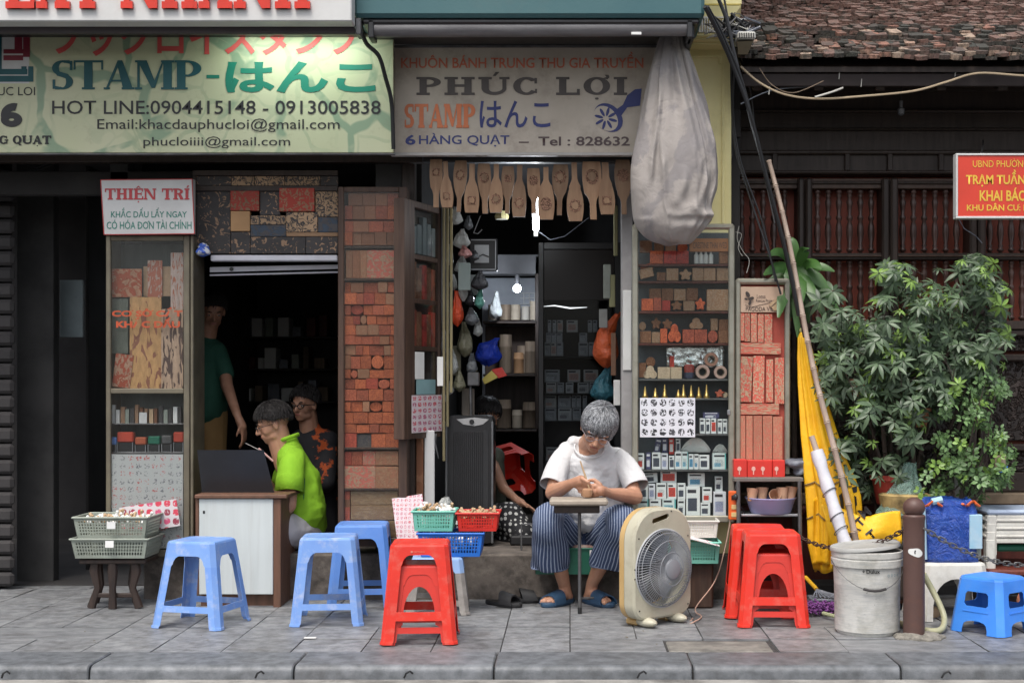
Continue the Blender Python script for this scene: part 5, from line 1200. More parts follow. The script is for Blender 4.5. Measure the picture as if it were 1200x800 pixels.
cabrow(2, [(761, 774.5, 338, 'brown', 'frame', 352), (775.5, 789, 338, 'brown', None, 352), (790, 803.5, 338.5, 'tan', None, 352), (804.5, 818, 337.5, 'brown', 'frame', 352)], yy2-.01, 'back row', 364)
cabrow(3, [(750, 763, 388, 'brown'), (764, 773.5, 389, 'tan'), (774, 782, 385, 'orange'), (783, 798, 379, 'orange', 'cloud'), (800, 813.5, 386, 'rose'), (814, 828.5, 386, 'rose'), (829.5, 841, 387, 'rose', 'round'), (842, 854, 387, 'brown')], yy1, 'front row', 401.7)
cabrow(3, [(749, 757, 377, 'tan', 'round', 387), (763, 775, 372, 'brown', 'flower', 386), (776, 788, 373, 'brown', 'flower', 386), (808, 824, 372, 'tan', 'cloud', 386), (833, 841, 373, 'tan', None, 387), (842.5, 854, 374, 'brown', 'frame', 387)], yy2-.01, 'back row', 401)
cabrow(4, [(749, 757, 425, 'brown', None, 442), (754, 770, 428, 'pale', 'cloud', 444), (771, 785.5, 430, 'pale', 'frame'), (786, 799, 430, 'pale', 'frame')], yy1, 'front row', 443.7)
cabrow(4, [(757, 768, 418, 'brown', 'round', 430), (785, 790, 417, 'red', None, 430)], yy2, 'back row', 443)
def roll(px, py, r_, Y, label, m):
    t = thing('tape_roll', label, 'tape roll'); c = P(px, py, Y); rr = Mn(r_, Y); Mx = Matrix.Rotation(R(-90), 3, 'X')
    MB().lathe([(rr, 0), (rr, .05), (rr*.62, .05), (rr*.62, 0), (rr, 0)], c, 24, Mx, cap=False).build('tape', m, t, smooth=True); MB().lathe([(rr*.62, .002), (rr*.62, .049), (rr*.5, .049), (rr*.5, .002), (rr*.62, .002)], c, 20, Mx, cap=False).build('core', M['crate'], t, smooth=True)
pk = mat('pink_cloth', (.50,.33,.28), .6)
roll(823.5, 435.5, 8.2, yy1, 'wide roll with dark hole, lower left of three rolls in the cabinet', pk); roll(844.5, 436, 7.6, yy1, 'roll with dark hole, lower right of three rolls in the cabinet', pk); roll(833.5, 421, 8, yy1+.01, 'roll with dark hole lying on top of the other two rolls in the cabinet', mat('brown_tape', (.33,.16,.11), .5))
t = MB()
for i in range(13):
    for j in range(7): pass
nx, nz = 24, 10; vs = [P(781+68*i/nx, 405+26*j/nz, yg+.14)+Vector((0, .012*noise.noise((i*.5, j*.7, 3)), 0)) for j in range(nz+1) for i in range(nx+1)]
t.add(vs, [(j*(nx+1)+i, j*(nx+1)+i+1, (j+1)*(nx+1)+i+1, (j+1)*(nx+1)+i) for j in range(nz) for i in range(nx)]); o = t.build('foil_sheet', mat('foil', (.75,.75,.76), .22, metal=.95, bump=.5, bsc=8, bd=.02), smooth=True); so_ = o.modifiers.new('s', 'SOLIDIFY'); so_.thickness = .001; tag(o, 'crumpled silver foil sheet propped behind the rolls in the cabinet', 'foil')
j = thing('glass_jar', 'glass jar of red seals beside the rolls in the cabinet', 'jar'); MB().lathe([(.036, 0), (.036, .10), (.03, .115), (.02, .125)], P(807.5, 443.5, yy1+.04), 20).build('jar_wall', M['glass'], j, smooth=True); MB().lathe([(.033, .003), (.033, .035)], P(807.5, 443.5, yy1+.04), 16).build('label_band', mat('dark_navy', (.03,.035,.08), .5), j); MB().lathe([(.03, .037), (.03, .075), (.02, .085)], P(807.5, 443.5, yy1+.04), 12).build('contents', KR['red'], j)
for k, px in enumerate((756, 768, 779, 795, 801, 810, 819, 828)):
    h = (14, 12, 16, 10, 16, 15, 13, 16)[k]; c = P(px, 466.3, yy1+.02)
    tag(MB().lathe([(Mn(3.6, yy1), 0), (Mn(3.6, yy1), Mn(2.4, yy1)), (Mn(2.7, yy1), Mn(3.4, yy1)), (Mn(.7, yy1), Mn(h, yy1))], c, 14).build('brass_cone', M['brass'], smooth=True), '%s brass cone from the left on the sixth cabinet shelf' % ORD[k], 'cone')
cabrow(5, [(838, 850, 456, 'rose', 'flower'), (846, 853, 459, 'pale', 'round')], yy1, 'right end', 466)
t = thing('portrait_sheet', 'white sheet of small black portrait stamps taped on the glass cabinet', 'sheet')
MB().box(X(750, yg), X(814.5, yg), yg-.004, yg-.001, Z(512, yg), Z(466, yg)).build('paper', sheet('portraits', 6, 4, [(.02,.02,.025), (.06,.06,.07), (.03,.03,.035)], (.66,.67,.72), .47, 4.0), t)
BX = {'blue': boxprint('carton_blue', (.10,.30,.48)), 'red': boxprint('carton_red', (.60,.06,.04)), 'dark': boxprint('carton_dark', (.06,.07,.10)), 'teal': boxprint('carton_teal', (.20,.42,.55), base=(.62,.70,.70), side=(.15,.48,.48)),
      'pal': boxprint('carton_pale', (.35,.38,.55), base=(.68,.68,.74)), 'redall': boxprint('carton_all_red', (.75,.72,.7), base=(.6,.05,.04), dark=(.7,.65,.6)), 'navy': boxprint('carton_navy', (.62,.63,.68), base=(.06,.06,.14), dark=(.7,.7,.75))}
cn = {'blue':'white and blue', 'red':'white and red', 'dark':'white and black', 'teal':'pale teal', 'pal':'pale lilac', 'redall':'red', 'navy':'navy and white'}
def cart(row, items, Y):
    for k, it in enumerate(items):
        a, b, zb, zt, kd = it[:5]; rt = it[5] if len(it) > 5 else 0
        block('ink_carton', a+.2, b-.2, zb, zt, Y, .045, BX[kd], '%s carton, %s one %s, glass cabinet' % (cn[kd], ORD[k], row), 'carton', 'small cartons in the aluminium glass cabinet', rt)
cart('on the small right shelf', [(820, 826.5, 508, 490, 'dark'), (827, 832.5, 508, 490, 'dark'), (833, 839.5, 508, 490, 'red'), (841, 846.5, 508, 491, 'dark'), (847, 852.5, 508, 491, 'dark')], yy1)
cart('lying above the small right shelf', [(824, 843, 489.8, 483, 'navy')], yy1+.01)
cart('leaning at the top of the seventh shelf', [(766, 773, 531, 514, 'navy', .18), (776, 782.5, 530, 513.5, 'navy'), (784, 790, 532, 513.5, 'redall'), (792, 797.5, 530, 514, 'dark')], yy2)
cart('standing on the seventh shelf', [(746.5, 755, 549.7, 531, 'red'), (757, 763, 549.7, 530, 'navy'), (764, 774.5, 549.7, 530, 'dark'), (775, 783, 549.7, 531, 'pal'), (784, 790.5, 549.7, 534, 'dark'), (791, 799, 549.7, 529, 'blue'), (799, 806.5, 549.7, 529, 'teal'), (807, 813, 549.7, 532, 'blue'), (813.5, 819, 549.7, 532, 'blue'), (819.5, 831.5, 549.7, 533, 'dark'), (835, 851, 549.7, 531, 'teal')], yy1)
cart('in the bottom row', [(747, 760, 604, 585, 'teal'), (761, 775, 604, 585, 'blue'), (776, 792, 604, 584, 'teal'), (794, 803, 604, 585, 'dark'), (804, 820.5, 604, 570, 'dark'), (821, 832.5, 604, 589, 'dark'), (836, 851, 604, 576, 'pal')], yy1)
cart('in the middle row at the bottom', [(748, 759.5, 584.7, 567, 'dark'), (760, 768, 584.7, 567, 'pal'), (769, 781, 584.7, 566, 'red'), (782, 793, 584.7, 566, 'red'), (794, 803.5, 584.7, 566, 'dark'), (823, 834.5, 588.7, 571, 'red')], yy1)
cart('in the upper row at the bottom', [(752, 771, 566, 554.5, 'dark', -.06), (774, 793, 565.5, 551, 'red'), (806, 826, 569.7, 554, 'blue'), (838, 847, 575.7, 558, 'dark')], yy2)
m = MB(); nx, nz = 16, 8; 
for (x0, x1, q0, q1) in ((798, 832, 512, 530), (835, 852, 520, 531)):
    vs = [P(x0+(x1-x0)*i/nx, q1-(q1-q0)*(math.sin(math.pi*min(1, max(.0, (i+.5)/(nx+1))))**.7)*(j_/nz), yg+.12)+Vector((0, -.02*j_/nz+.01*noise.noise((i*.6, j_*.6, x0)), 0)) for j_ in range(nz+1) for i in range(nx+1)]
    m.add(vs, [(j_*(nx+1)+i, j_*(nx+1)+i+1, (j_+1)*(nx+1)+i+1, (j_+1)*(nx+1)+i) for j_ in range(nz) for i in range(nx)])
o = m.build('white_cloth', M['paper'], smooth=True); s_ = o.modifiers.new('s', 'SOLIDIFY'); s_.thickness = .002; tag(o, 'crumpled pale wrapping behind the cartons on the seventh cabinet shelf', 'wrapping')
# ---- smaller aluminium case with long carved boards
c2 = thing('display_case', 'short aluminium case holding long red and tan carved strips', 'display case')
yh = 8.0; h_ = lambda n, a, b, c_, d, m=M['alu'], y0=0., y1=.04, p=c2, ch=.006: MB().cbox(X(a, yh), X(b, yh), yh+y0, yh+y1, Z(d, yh), Z(c_, yh), ch).build(n, m, p)
h_('side_frame', 862, 868, 328, 556); h_('side_frame', 920, 926, 328, 556); h_('top_frame', 862, 926, 326, 333, ch=.012, y0=-.002); h_('back', 866, 922, 333, 556, mat('red_back', (.42,.075,.05), .7), .035, .045)
st_m = carved('strip_print', (.55,.10,.07), (.50,.34,.22), 5, .5, st=(.8,1,2.6)); st_p = carved('strip_pale', (.50,.15,.10), (.47,.24,.15), 9, .5, st=(.8,1,3))
def strips(row, items):
    for k, (a, b, q0, q1, kd, rt) in enumerate(items):
        block('carved_strip', a, b, q1, q0, yh+.01, .015, st_m if kd else st_p, 'long carved strip, %s in the %s row, short aluminium case' % (ORD[k], row), 'carved strip', 'carved strips in the short aluminium case', rt)
strips('upper', [(867, 872.5, 367, 399, 1, 0), (873, 879, 367, 400, 1, 0), (880, 887, 367, 401, 1, 0), (888, 895, 368, 401, 1, 0), (896, 905, 368, 402, 1, 0)])
strips('upper cross', [(867, 915, 402, 415, 1, .01)]); strips('middle', [(866, 880, 418, 471, 1, .045), (882, 895, 417, 472, 1, .02), (898, 906, 421, 471, 1, 0), (908, 919, 419, 473, 1, 0)])
strips('lower cross', [(866, 913, 473, 485.5, 1, 0)]); strips('lower', [(865, 873.5, 487, 545, 0, 0), (874.5, 882, 487, 545, 0, 0), (883, 893, 487, 545, 0, 0), (894, 905, 487, 545, 0, 0), (906, 917, 488, 545, 0, 0)])
b_ = thing('name_plank', 'pale engraved plank with a dark leaf mark reading pagoda view', 'plank')
yq = yh+.008; MB().cbox(X(868, yq), X(918, yq), yq, yq+.012, Z(366, yq), Z(336, yq), .002).build('board', KR['pale'] if False else mat('pale_board', (.52,.37,.27), .6, (.46,.32,.23)), b_)
text('PAGODA VIEW', 874, 912, 359.5, 364.5, yq-.002, I_brown, b_, .005); text('Lotus', 887, 897, 345, 349.5, yq-.002, I_brown, b_); text('Rescue Project', 886, 908, 350.5, 355, yq-.002, I_brown, b_)
for (cx_, cy_, rx, ry, ro) in ((876, 345, 3.8, 2.2, 1.0), (880, 350, 3.6, 2, -.4), (878.5, 355, 3, 1.6, -1.2), (874, 350.5, 2.2, 1.2, .4)): pl_('leaf_mark', disc(cx_, cy_, rx, ry, R(ro*57), 14, yq), I_brown, yq-.0015-cx_*.00001, b_)
MB().tube([P(873, 357, yq-.002), P(880, 360, yq-.002), P(892, 357, yq-.002), P(903, 354.5, yq-.002)], .0012, 4).build('stem_mark', I_brown, b_)
hx_ = MB(); hx_.plate([(X(a, yq), Z(b, yq)) for a, b in ((901, 357), (909, 350), (913, 351), (920, 357), (918, 362), (907, 364))], [], .006, lambda u, v, w_: Vector((u, yq-.009+w_, v))); tag(hx_.build('wood_pendant', M['palewood'], fix=True), 'small pale hexagonal wooden tag with roof drawing over the plank corner', 'tag'); o = C.objects[-1]
MB().tube([P(904, 359, yq-.011), P(911, 353, yq-.011), P(917, 358, yq-.011)], .0016, 4).build('drawing', I_brown, bpy.data.objects['wood_pendant'])
# red cartons, rack, bowl
for k, (a, b) in enumerate(((860, 875.5), (876, 905), (905.5, 920))):
    t = thing('red_carton', ['red carton at the left end of the steel rack top', 'wide red carton in the middle of the steel rack top', 'red carton at the right end of the steel rack top'][k], 'carton')
    MB().cbox(X(a, 7.92), X(b, 7.92), 7.92, 8.0, Z(559, 7.92), Z(539-(k == 0), 7.92), .003).build('box', mat('carton_red_plain', (.62,.035,.025), .45), t)
    for px in ([866.5] if k == 0 else [883, 894] if k == 1 else [910]):
        pl_('mark', disc(px, 549, 2.4, 2.8, 0, 12, 7.9185), mat('mark_pink', (.75,.42,.36), .5), 7.9185, t); pl_('mark', [(X(q, 7.918), Z(w_, 7.918)) for q, w_ in ((px-.6, 550), (px+.6, 550), (px+.6, 556), (px-.6, 556))], MATS['mark_pink'], 7.9183, t)
rk = thing('steel_rack', 'small grey steel rack holding a bowl and red cartons', 'rack')
r2 = lambda n, a, b, y0, y1, c_, d, m=M['dull_steel'], ch=.004: MB().cbox(X(a, 7.9), X(b, 7.9), y0, y1, Z(d, 7.9), Z(c_, 7.9), ch).build(n, m, rk)
r2('top', 860, 941, 7.88, 8.12, 559, 564, mat('weathered_top', (.16,.145,.13), .8)); r2('shelf', 868, 939, 7.89, 8.12, 602, 605, M['steel']); r2('shelf', 868, 939, 7.9, 8.12, 668, 671, M['dull_steel'])
for a, y0 in ((934, 7.885), (862, 7.885), (934, 8.10), (862, 8.10)): MB().tube([(X(a+3, y0), y0, Z(563, 7.9)), (X(a+4.5, y0), y0, .0)], .012, 8).build('leg', M['dull_steel'], rk, smooth=True)
bw = thing('plastic_bowl', 'lilac plastic bowl of wooden cups on the steel rack shelf', 'bowl')
c = P(903, 601.5, 7.98); MB().lathe([(.105, 0), (.118, .01), (.142, .085), (.150, .092), (.150, .098), (.142, .096), (.136, .088), (.112, .014), (.001, .01)], c, 32).build('bowl_wall', M['lilac'], bw, smooth=True)
cupm = mat('cup_wood', (.50,.30,.19), .7, (.42,.24,.15), sc=10)
for k, (a, q, tx, ty) in enumerate(((881, 584, -8, 5), (893, 583, 4, 3), (909, 582, 75, -20), (917, 583, 10, 0), (926, 582, 12, 8), (903, 590, 5, 60))):
    o = MB().lathe([(.024, 0), (.036, .075), (.033, .075), (.021, .006), (.001, .006)], (0, 0, 0), 18, cap=False).build('wooden_cup', cupm, smooth=True); o.location = P(a, q+3, 7.93+.02*(k % 3)); o.rotation_euler = (R(-6) if tx != 75 else R(60), R(ty), 0)
    tag(o, ['leftmost pale wooden cup in the lilac bowl', 'pale wooden cup second from the left in the lilac bowl', 'tipped wooden cup showing its dark mouth in the lilac bowl', 'wooden cup in front of the rightmost one in the lilac bowl', 'rightmost wooden cup in the lilac bowl', 'wooden cup lying low in the middle of the lilac bowl'][k], 'cup', 'wooden cups in the lilac bowl')
tp = thing('folded_tarp', 'crumpled grey plastic tarp bundle on the rack edge', 'tarp'); m = MB()
for k in range(6): m.ell(P(938+rng.uniform(-8, 10), 552-k*2.2, 8.0), (Mn(rng.uniform(12, 17), 8), .07, Mn(rng.uniform(3.5, 6), 8)), Matrix.Rotation(R(rng.uniform(-16, 16)), 3, 'Y'), 16, 8)
o = m.build('tarp', M['tarp'], tp, smooth='all'); o.modifiers.new('r', 'REMESH').voxel_size = .012; dmod = o.modifiers.new('d', 'DISPLACE'); tx = bpy.data.textures.new('crumple', 'CLOUDS'); tx.noise_scale = .05; dmod.texture = tx; dmod.strength = .035; o.modifiers['r'].use_smooth_shade = True
for a in (942, 950): tag(MB().cbox(X(a, 8.0), X(a+6, 8.0), 7.98, 8.1, Z(573, 8), Z(564, 8), .003).build('wood_offcut', M['crate']), ('short' if a == 942 else 'second short')+' wooden offcut hanging under the grey tarp', 'wood')
ps = thing('power_strip', 'orange power strip with dark plug hanging beside the rack', 'power strip')
yy = 7.9; MB().cbox(X(854, yy), X(867.5, yy), yy, yy+.03, Z(609, yy), Z(575, yy), .006).build('body', mat('orange_pl', (.70,.12,.02), .4), ps)
for q in (580, 591, 600): MB().cbox(X(857, yy), X(864.5, yy), yy-.004, yy, Z(q+5.5, yy), Z(q, yy), .002).build('socket', mat('socket_cream', (.6,.45,.2), .5) if q > 580 else M['black'], ps)
MB().ell(P(862, 582, yy-.015), (.017, .02, .02)).build('plug', M['black'], ps, smooth=True); tag(MB().tube(curve([P(862, 584, yy-.02), P(867, 592, yy-.02), P(872, 600, yy), P(880, 625, yy+.05), P(868, 650, yy+.1)]), .0035, 6).build('plug_lead', M['black'], smooth=True), 'black cord looping from the plug in the orange power strip', 'cord')
MB().tube([P(861, 575, yy+.01), P(863, 566, yy+.01)], .003, 5).build('hanger', M['dull_steel'], ps)

# ---- left glass cabinet with sign
lc = thing('glass_cabinet', 'narrow bronze framed glass cabinet with prints, seals and stamp sheet', 'display case')
yl = 8.06; l_ = lambda n, a, b, c_, d, m=M['bronzealu'], y0=0., y1=.03, p=lc, ch=.004: MB().cbox(X(a, yl), X(b, yl), yl+y0, yl+y1, Z(d, yl), Z(c_, yl), ch).build(n, m, p)
l_('side_frame', 124, 129.5, 276, 652); l_('side_frame', 215, 222, 276, 652); l_('top_frame', 129.5, 215, 276, 282); l_('middle_rail', 129.5, 215, 455, 461); l_('bottom_frame', 129.5, 215, 644, 652)
l_('side_panel', 223, 226.5, 276, 652, M['bronzealu'], 0, .25); l_('side_panel', 124, 126, 276, 652, M['bronzealu'], .031, .25); l_('back', 126, 222, 282, 645, mat('cab_back', (.06,.075,.075), .6, (.10,.12,.12), sc=3, st=(6,6,.6)), .235, .25)
l_('shelf', 129.5, 215, 496, 498, M['dull_steel'], .04, .22); l_('shelf', 129.5, 215, 530, 532, M['dull_steel'], .04, .22)
l_('glass', 129.5, 215, 282, 455, M['glassdark'], .012, .014, ch=.0005); l_('glass', 129.5, 215, 461, 644, M['glassdark'], .012, .014, ch=.0005)
def lblock(nm, a, b, q0, q1, d, m, lab, cat, rot=0, yo=.03): block(nm, a, b, q1, q0, yl+yo, d, m, lab, cat, None, rot)
lblock('wood_board', 130, 150, 350, 414, .01, mat('greenish_board', (.14,.16,.13), .7), 'dull greenish board at the left inside the left cabinet', 'board', 0, .07)
lblock('wood_board', 168, 200, 312, 347, .01, mat('tan_board2', (.50,.33,.20), .7), 'plain tan board behind the pale prints in the left cabinet', 'board', 0, .09)
lblock('wood_print', 130, 166, 315, 348, .01, carved('lp1', (.42,.09,.04), (.58,.30,.18), 4, .47), 'red and peach carved print at the top left inside the left cabinet', 'print', 0, .06)
lblock('wood_print', 173, 190, 305, 348, .01, carved('lp2', (.40,.13,.08), (.55,.40,.33), 4, .45), 'pale print with brown head shape standing in the left cabinet', 'print', 0, .075)
lblock('wood_print', 200, 215, 296, 362, .01, carved('lp3', (.45,.15,.08), (.60,.46,.40), 4, .6), 'tall pinkish print at the right edge in the left cabinet', 'print', 0, .05)
lblock('wood_print', 152, 189, 348, 455, .008, carved('lp4', (.25,.10,.06), (.58,.33,.14), 3.5, .6), 'long tan painted print in the middle of the left cabinet', 'print', 0, .05)
lblock('wood_print', 189, 214.5, 362, 455, .008, carved('lp5', (.10,.06,.05), (.58,.40,.28), 3.5, .56), 'tan print with dark tree figure at the right of the left cabinet', 'print', 0, .04)
lblock('wood_print', 131, 152, 416, 455, .008, carved('lp6', (.38,.08,.04), (.50,.30,.20), 4, .5), 'small leaning red print at the bottom left of the left cabinet', 'print', .12, .045)
for k in range(15):
    a = 130+k*5.6; kd = rng.choice([M['palewood'], KR['brown'], M['greygreen'], M['signwhite'], KR['dark'], KR['tan'], M['paper']])
    lblock('seal_handle', a, a+rng.uniform(3.4, 5), rng.uniform(474, 480), 496, .03, kd, '%s small upright seal from the left on the upper shelf, left cabinet' % ORD[k], 'seal', 0, .07)
lblock('white_card', 163, 172, 483, 496, .004, M['signwhite'], 'small white card on the upper shelf of the left cabinet', 'card', 0, .06)
def selfink(a, b, q0, q1, m, lab):
    t = thing('rubber_stamp', lab, 'stamp'); y0 = yl+.06; mid = q0+(q1-q0)*.5
    MB().cbox(X(a, y0), X(b, y0), y0, y0+.05, Z(mid, y0), Z(q0, y0), .006).build('grip', m, t); MB().cbox(X(a+1, y0), X(b-1, y0), y0+.006, y0+.045, Z(q1, y0), Z(mid, y0)-.001, .002).build('base', M['black'], t)
    for s_ in ((a, a+1), (b-1, b)): MB().cbox(X(s_[0], y0), X(s_[1], y0), y0-.002, y0+.002, Z(q1, y0), Z(mid, y0), .0005).build('bracket', M['steel'], t)
    MB().cbox(X(a, y0), X(b, y0), y0-.0025, y0+.0015, Z(q1, y0), Z(q1-1, y0)+.0, .0005).build('bracket', M['steel'], t)
selfink(137, 156, 506, 530, mat('stamp_redp', (.50,.06,.03), .4), 'large red self inking stamp on the lower shelf of the left cabinet'); selfink(158, 171, 512, 530, mat('stamp_orangep', (.45,.10,.04), .4), 'smaller red stamp next to the green one, left cabinet')
selfink(173, 187, 511, 530, M['green_pl'], 'dark green stamp on the lower shelf of the left cabinet'); selfink(189, 201, 510, 530, M['dull_steel'], 'metal stamp with shiny band on the lower shelf, left cabinet'); selfink(203, 215, 506, 530, MATS['stamp_redp'], 'red topped stamp at the right end of the lower shelf, left cabinet'); selfink(129.8, 136, 512, 530, M['blue2'], 'blue stamp at the left end of the lower shelf, left cabinet')
o = flat('stamp_sheet', 129.5, 214.5, 532, 642, yl+.018, sheet('lsheet', 9, 12, [(.5,.14,.13), (.2,.2,.22), (.55,.2,.2), (.3,.3,.3)], (.50,.51,.50), .55, 3.5), None); tag(o, 'large sheet of faint red and grey stamp samples in the left cabinet', 'sheet')
o = MB().box(-.17, .17, 0, .006, -.16, .0, Matrix.Rotation(R(-9), 4, 'Y')).build('stamp_sheet', sheet('lsheet2', 7, 4, [(.62,.06,.10), (.6,.1,.2), (.3,.05,.08), (.62,.06,.10)], (.62,.58,.60), .40, 3)); o.location = (X(171, 8.0), 8.03, Z(590, 8.0)); tag(o, 'white sheet with big pink red stamps leaning behind the grey green trays', 'sheet')
text('CƠ SỞ CẮT', 131, 214, 360, 371, yl+.0105, ink('oldred', (.55,.09,.03)), lc, .04); text('KHẮC DẤU', 136, 211, 372, 384, yl+.0105, MATS['ink_oldred'], lc, .04)
ts = thing('shop_sign', 'white sign with red and green lettering on top of the left cabinet', 'sign')
m = MB(); ys = 8.0; m.loft([[P(122, 275, ys), P(228, 274, ys), P(229, 275, ys+.12), P(123, 275, ys+.12)], [P(118, 211, ys), P(225, 210, ys), P(229, 211, ys+.12), P(119, 212, ys+.12)]]); m.build('panel', M['signwhite'], ts)
for p0, p1 in ((P(118, 211, ys), P(225, 210, ys)), (P(118, 211, ys), P(122, 275, ys)), (P(122, 275, ys), P(228, 274, ys)), (P(225, 210, ys), P(228, 274, ys))): MB().tube([p0, p1], .003, 5).build('edge', I_dred, ts)
slab_text('THIỆN TRÍ', 123, 222, 221, 234, ys-.0015, mat('ink_crimson', (.52,.05,.06), .5), ts, s=.25, t_=.12, sf=.09, gap=.05, ext=.001)
text('KHẮC DẤU LẤY NGAY', 130, 219, 243.5, 255, ys-.0015, ink('signgreen', (.04,.22,.17)), ts, .012); text('CÓ HÓA ĐƠN TÀI CHÍNH', 125, 224.5, 257.5, 268.5, ys-.0015, MATS['ink_signgreen'], ts, .012)
# blue and white crumpled bag on the cabinet corner
def blob_bag(name, label, c, r, m, n=10, seed=1, cat='bag', top=None, parent=None, crump=.02):
    """hanging bag: gathered neck, full lower body with radiating folds and dents"""
    c = Vector(c); mb = MB(); o3 = seed*3.7; rings = []; N_ = 46; K = 26; tp = Vector(top) if top else c+Vector((0, 0, r[2]*.95)); neck = min(r)*(.28 if top else .45)
    for i in range(K+1):
        q = i/K
        if q < .3: s_ = (q/.3); w_ = neck+(1-neck/max(r[0], 1e-4))*r[0]*s_**1.5*.62; cen = tp.lerp(c+Vector((0, 0, r[2]*.45)), s_)
        else: s_ = (q-.3)/.7; w_ = r[0]*(.62+.38*math.sin(min(1, s_*1.6)*math.pi/2))*math.cos(max(0, s_-.55)/.45*math.pi/2*.93); cen = c+Vector((0, 0, r[2]*(.45-1.42*s_**.9)))
        ring = []
        for j in range(N_):
            th = 2*math.pi*j/N_; fold = (.10*math.sin(th*7+o3)+.07*math.sin(th*11+o3*2+q*3))*max(.15, 1-q*1.25); k_ = 1+fold+crump*14*noise.noise((math.cos(th)*1.4+o3, math.sin(th)*1.4, q*3.2))*.5+.07*noise.noise((math.cos(th)*3.5, math.sin(th)*3.5+o3, q*9))
            ring.append(cen+Vector((w_*k_*math.cos(th), w_*k_*math.sin(th)*r[1]/r[0], .12*r[2]*noise.noise((th, q*4, o3)))))
        rings.append(ring)
    mb.loft(rings); o = mb.build(name, m, parent, smooth='all')
    if label: tag(o, label, cat)
    return o
blob_bag('crumpled_wrapper', 'crumpled blue and white plastic wrapper at the right shoulder of the left cabinet', P(238, 293, 8.1), (.045, .04, .04), mat('blue_white', (.55,.57,.62), .3, (.05,.12,.5), sc=22, thr=(.5,.53)), 6, 5)

# ================================================================ CENTRE SHOP INSIDE
# carved cake moulds hanging in a row from the lintel
rl = thing('hanging_rail', 'dark rail carrying the row of wooden cake moulds in the centre doorway', 'rail')
MB().cbox(X(495, 8.05), X(742, 8.05), 8.05, 8.10, Z(190, 8.05), Z(183, 8.05), .005).build('rail', M['black'], rl)
def paddle(px, q0, q1, wpx, up, k, style):
    y = 8.02 if up else 7.995; y += .004*(k % 3); t = thing('cake_mould', '%s hanging wooden cake mould from the left, %s' % (ORD[k], ('blade upward' if up else 'blade downward with square end')), 'cake mould', 'carved cake moulds hanging over the doorway')
    H_ = Mn(q1-q0, y)*rng.uniform(.96, 1.04); W_ = Mn(wpx, y)/2*rng.uniform(.9, 1.08); hw_ = W_*rng.uniform(.28, .42); bl = rng.uniform(.54, .64); sh_k = rng.uniform(.55, .85); wq = rng.uniform(-.05, .05)
    prof = []
    N_ = 22
    for i in range(N_+1):
        s = i/N_                                     # 0 = blade end, 1 = handle end
        if s < bl: w_ = W_*(sh_k+(1-sh_k)*math.sin(math.pi*min(1, s/bl*.95+.08))**.8)
        else: q = (s-bl)/(1-bl); w_ = hw_+(W_*.74-hw_)*max(0, 1-q*2.6)**1.6
        prof.append((w_, s*H_))
    pts = [(w_, s) for w_, s in prof]+[(-w_, s) for w_, s in prof[::-1]]
    z0 = Z(q1, y); x = X(px, y)
    f = (lambda u, v, w_: Vector((x+u+wq*v, y+w_, z0+H_-v))) if up else (lambda u, v, w_: Vector((x+u+wq*v, y+w_, z0+v)))
    MB().plate(pts, [], .022, f).build('blade', M['mould'], t, fix=True)
    t.rotation_euler = (0, 0, 0); cz = H_*bl*.45; r_ = W_*.68
    if style == 0: pg = [(-r_*.8, cz-r_*.8), (r_*.8, cz-r_*.8), (r_*.8, cz+r_*.8), (-r_*.8, cz+r_*.8)]
    elif style == 1: pg = [(r_*math.cos(R(a))*(1+.12*math.cos(R(a*8))), cz+r_*1.1*math.sin(R(a))*(1+.12*math.cos(R(a*8)))) for a in range(0, 360, 12)]
    else: pg = [(r_*math.sin(R(a)), cz+r_*1.3*math.cos(R(a))*(1 if math.cos(R(a)) > 0 else .8)) for a in range(0, 360, 15)]
    mb = MB(); mb.plate(pg, [], .002, lambda u, v, w_: f(u, v, -w_)); mb.build('carving', M['carving'], t, fix=True)
    if rng.random() < .6:
        mb = MB(); mb.plate([(u*.6, cz+(v-cz)*.6) for u, v in pg], [], .0045, lambda u, v, w_: f(u, v, -w_)); mb.build('carved_motif', M['mould'], t, fix=True)
t = NT('carving'); co = t.coords('Object'); vv = t.N('TexVoronoi', feature='DISTANCE_TO_EDGE'); vv.inputs['Scale'].default_value = 90; t.L(co, vv.inputs['Vector']); f = t.ramp(vv.outputs['Distance'], [(.02, 0), (.12, 1)])
t.bsdf(t.mix(f, (.10,.045,.025), (.30,.16,.10)), .7, bump=f, bstr=1, bdist=.006); M['carving'] = t.m
for k, (px, q0, q1, w_, up, s_) in enumerate(((511, 187, 243, 15, 1, 0), (524, 187, 243, 16, 0, 0), (540, 190, 248, 15, 1, 2), (552.5, 192, 249, 18, 0, 0), (567, 192, 250, 15, 1, 2), (581, 193, 249, 17, 0, 1), (595.5, 194, 250, 15, 1, 0), (608, 195, 254, 18, 0, 1), (625, 195, 250, 16, 1, 1), (640, 195, 257, 19, 0, 2), (657, 193, 252, 18, 1, 1), (674.5, 193, 259, 20, 0, 1), (693, 192, 257, 22, 1, 2), (712, 192, 251, 19, 0, 0), (729.5, 186, 251, 19, 1, 1))): paddle(px, q0, q1, w_, up, k, s_)
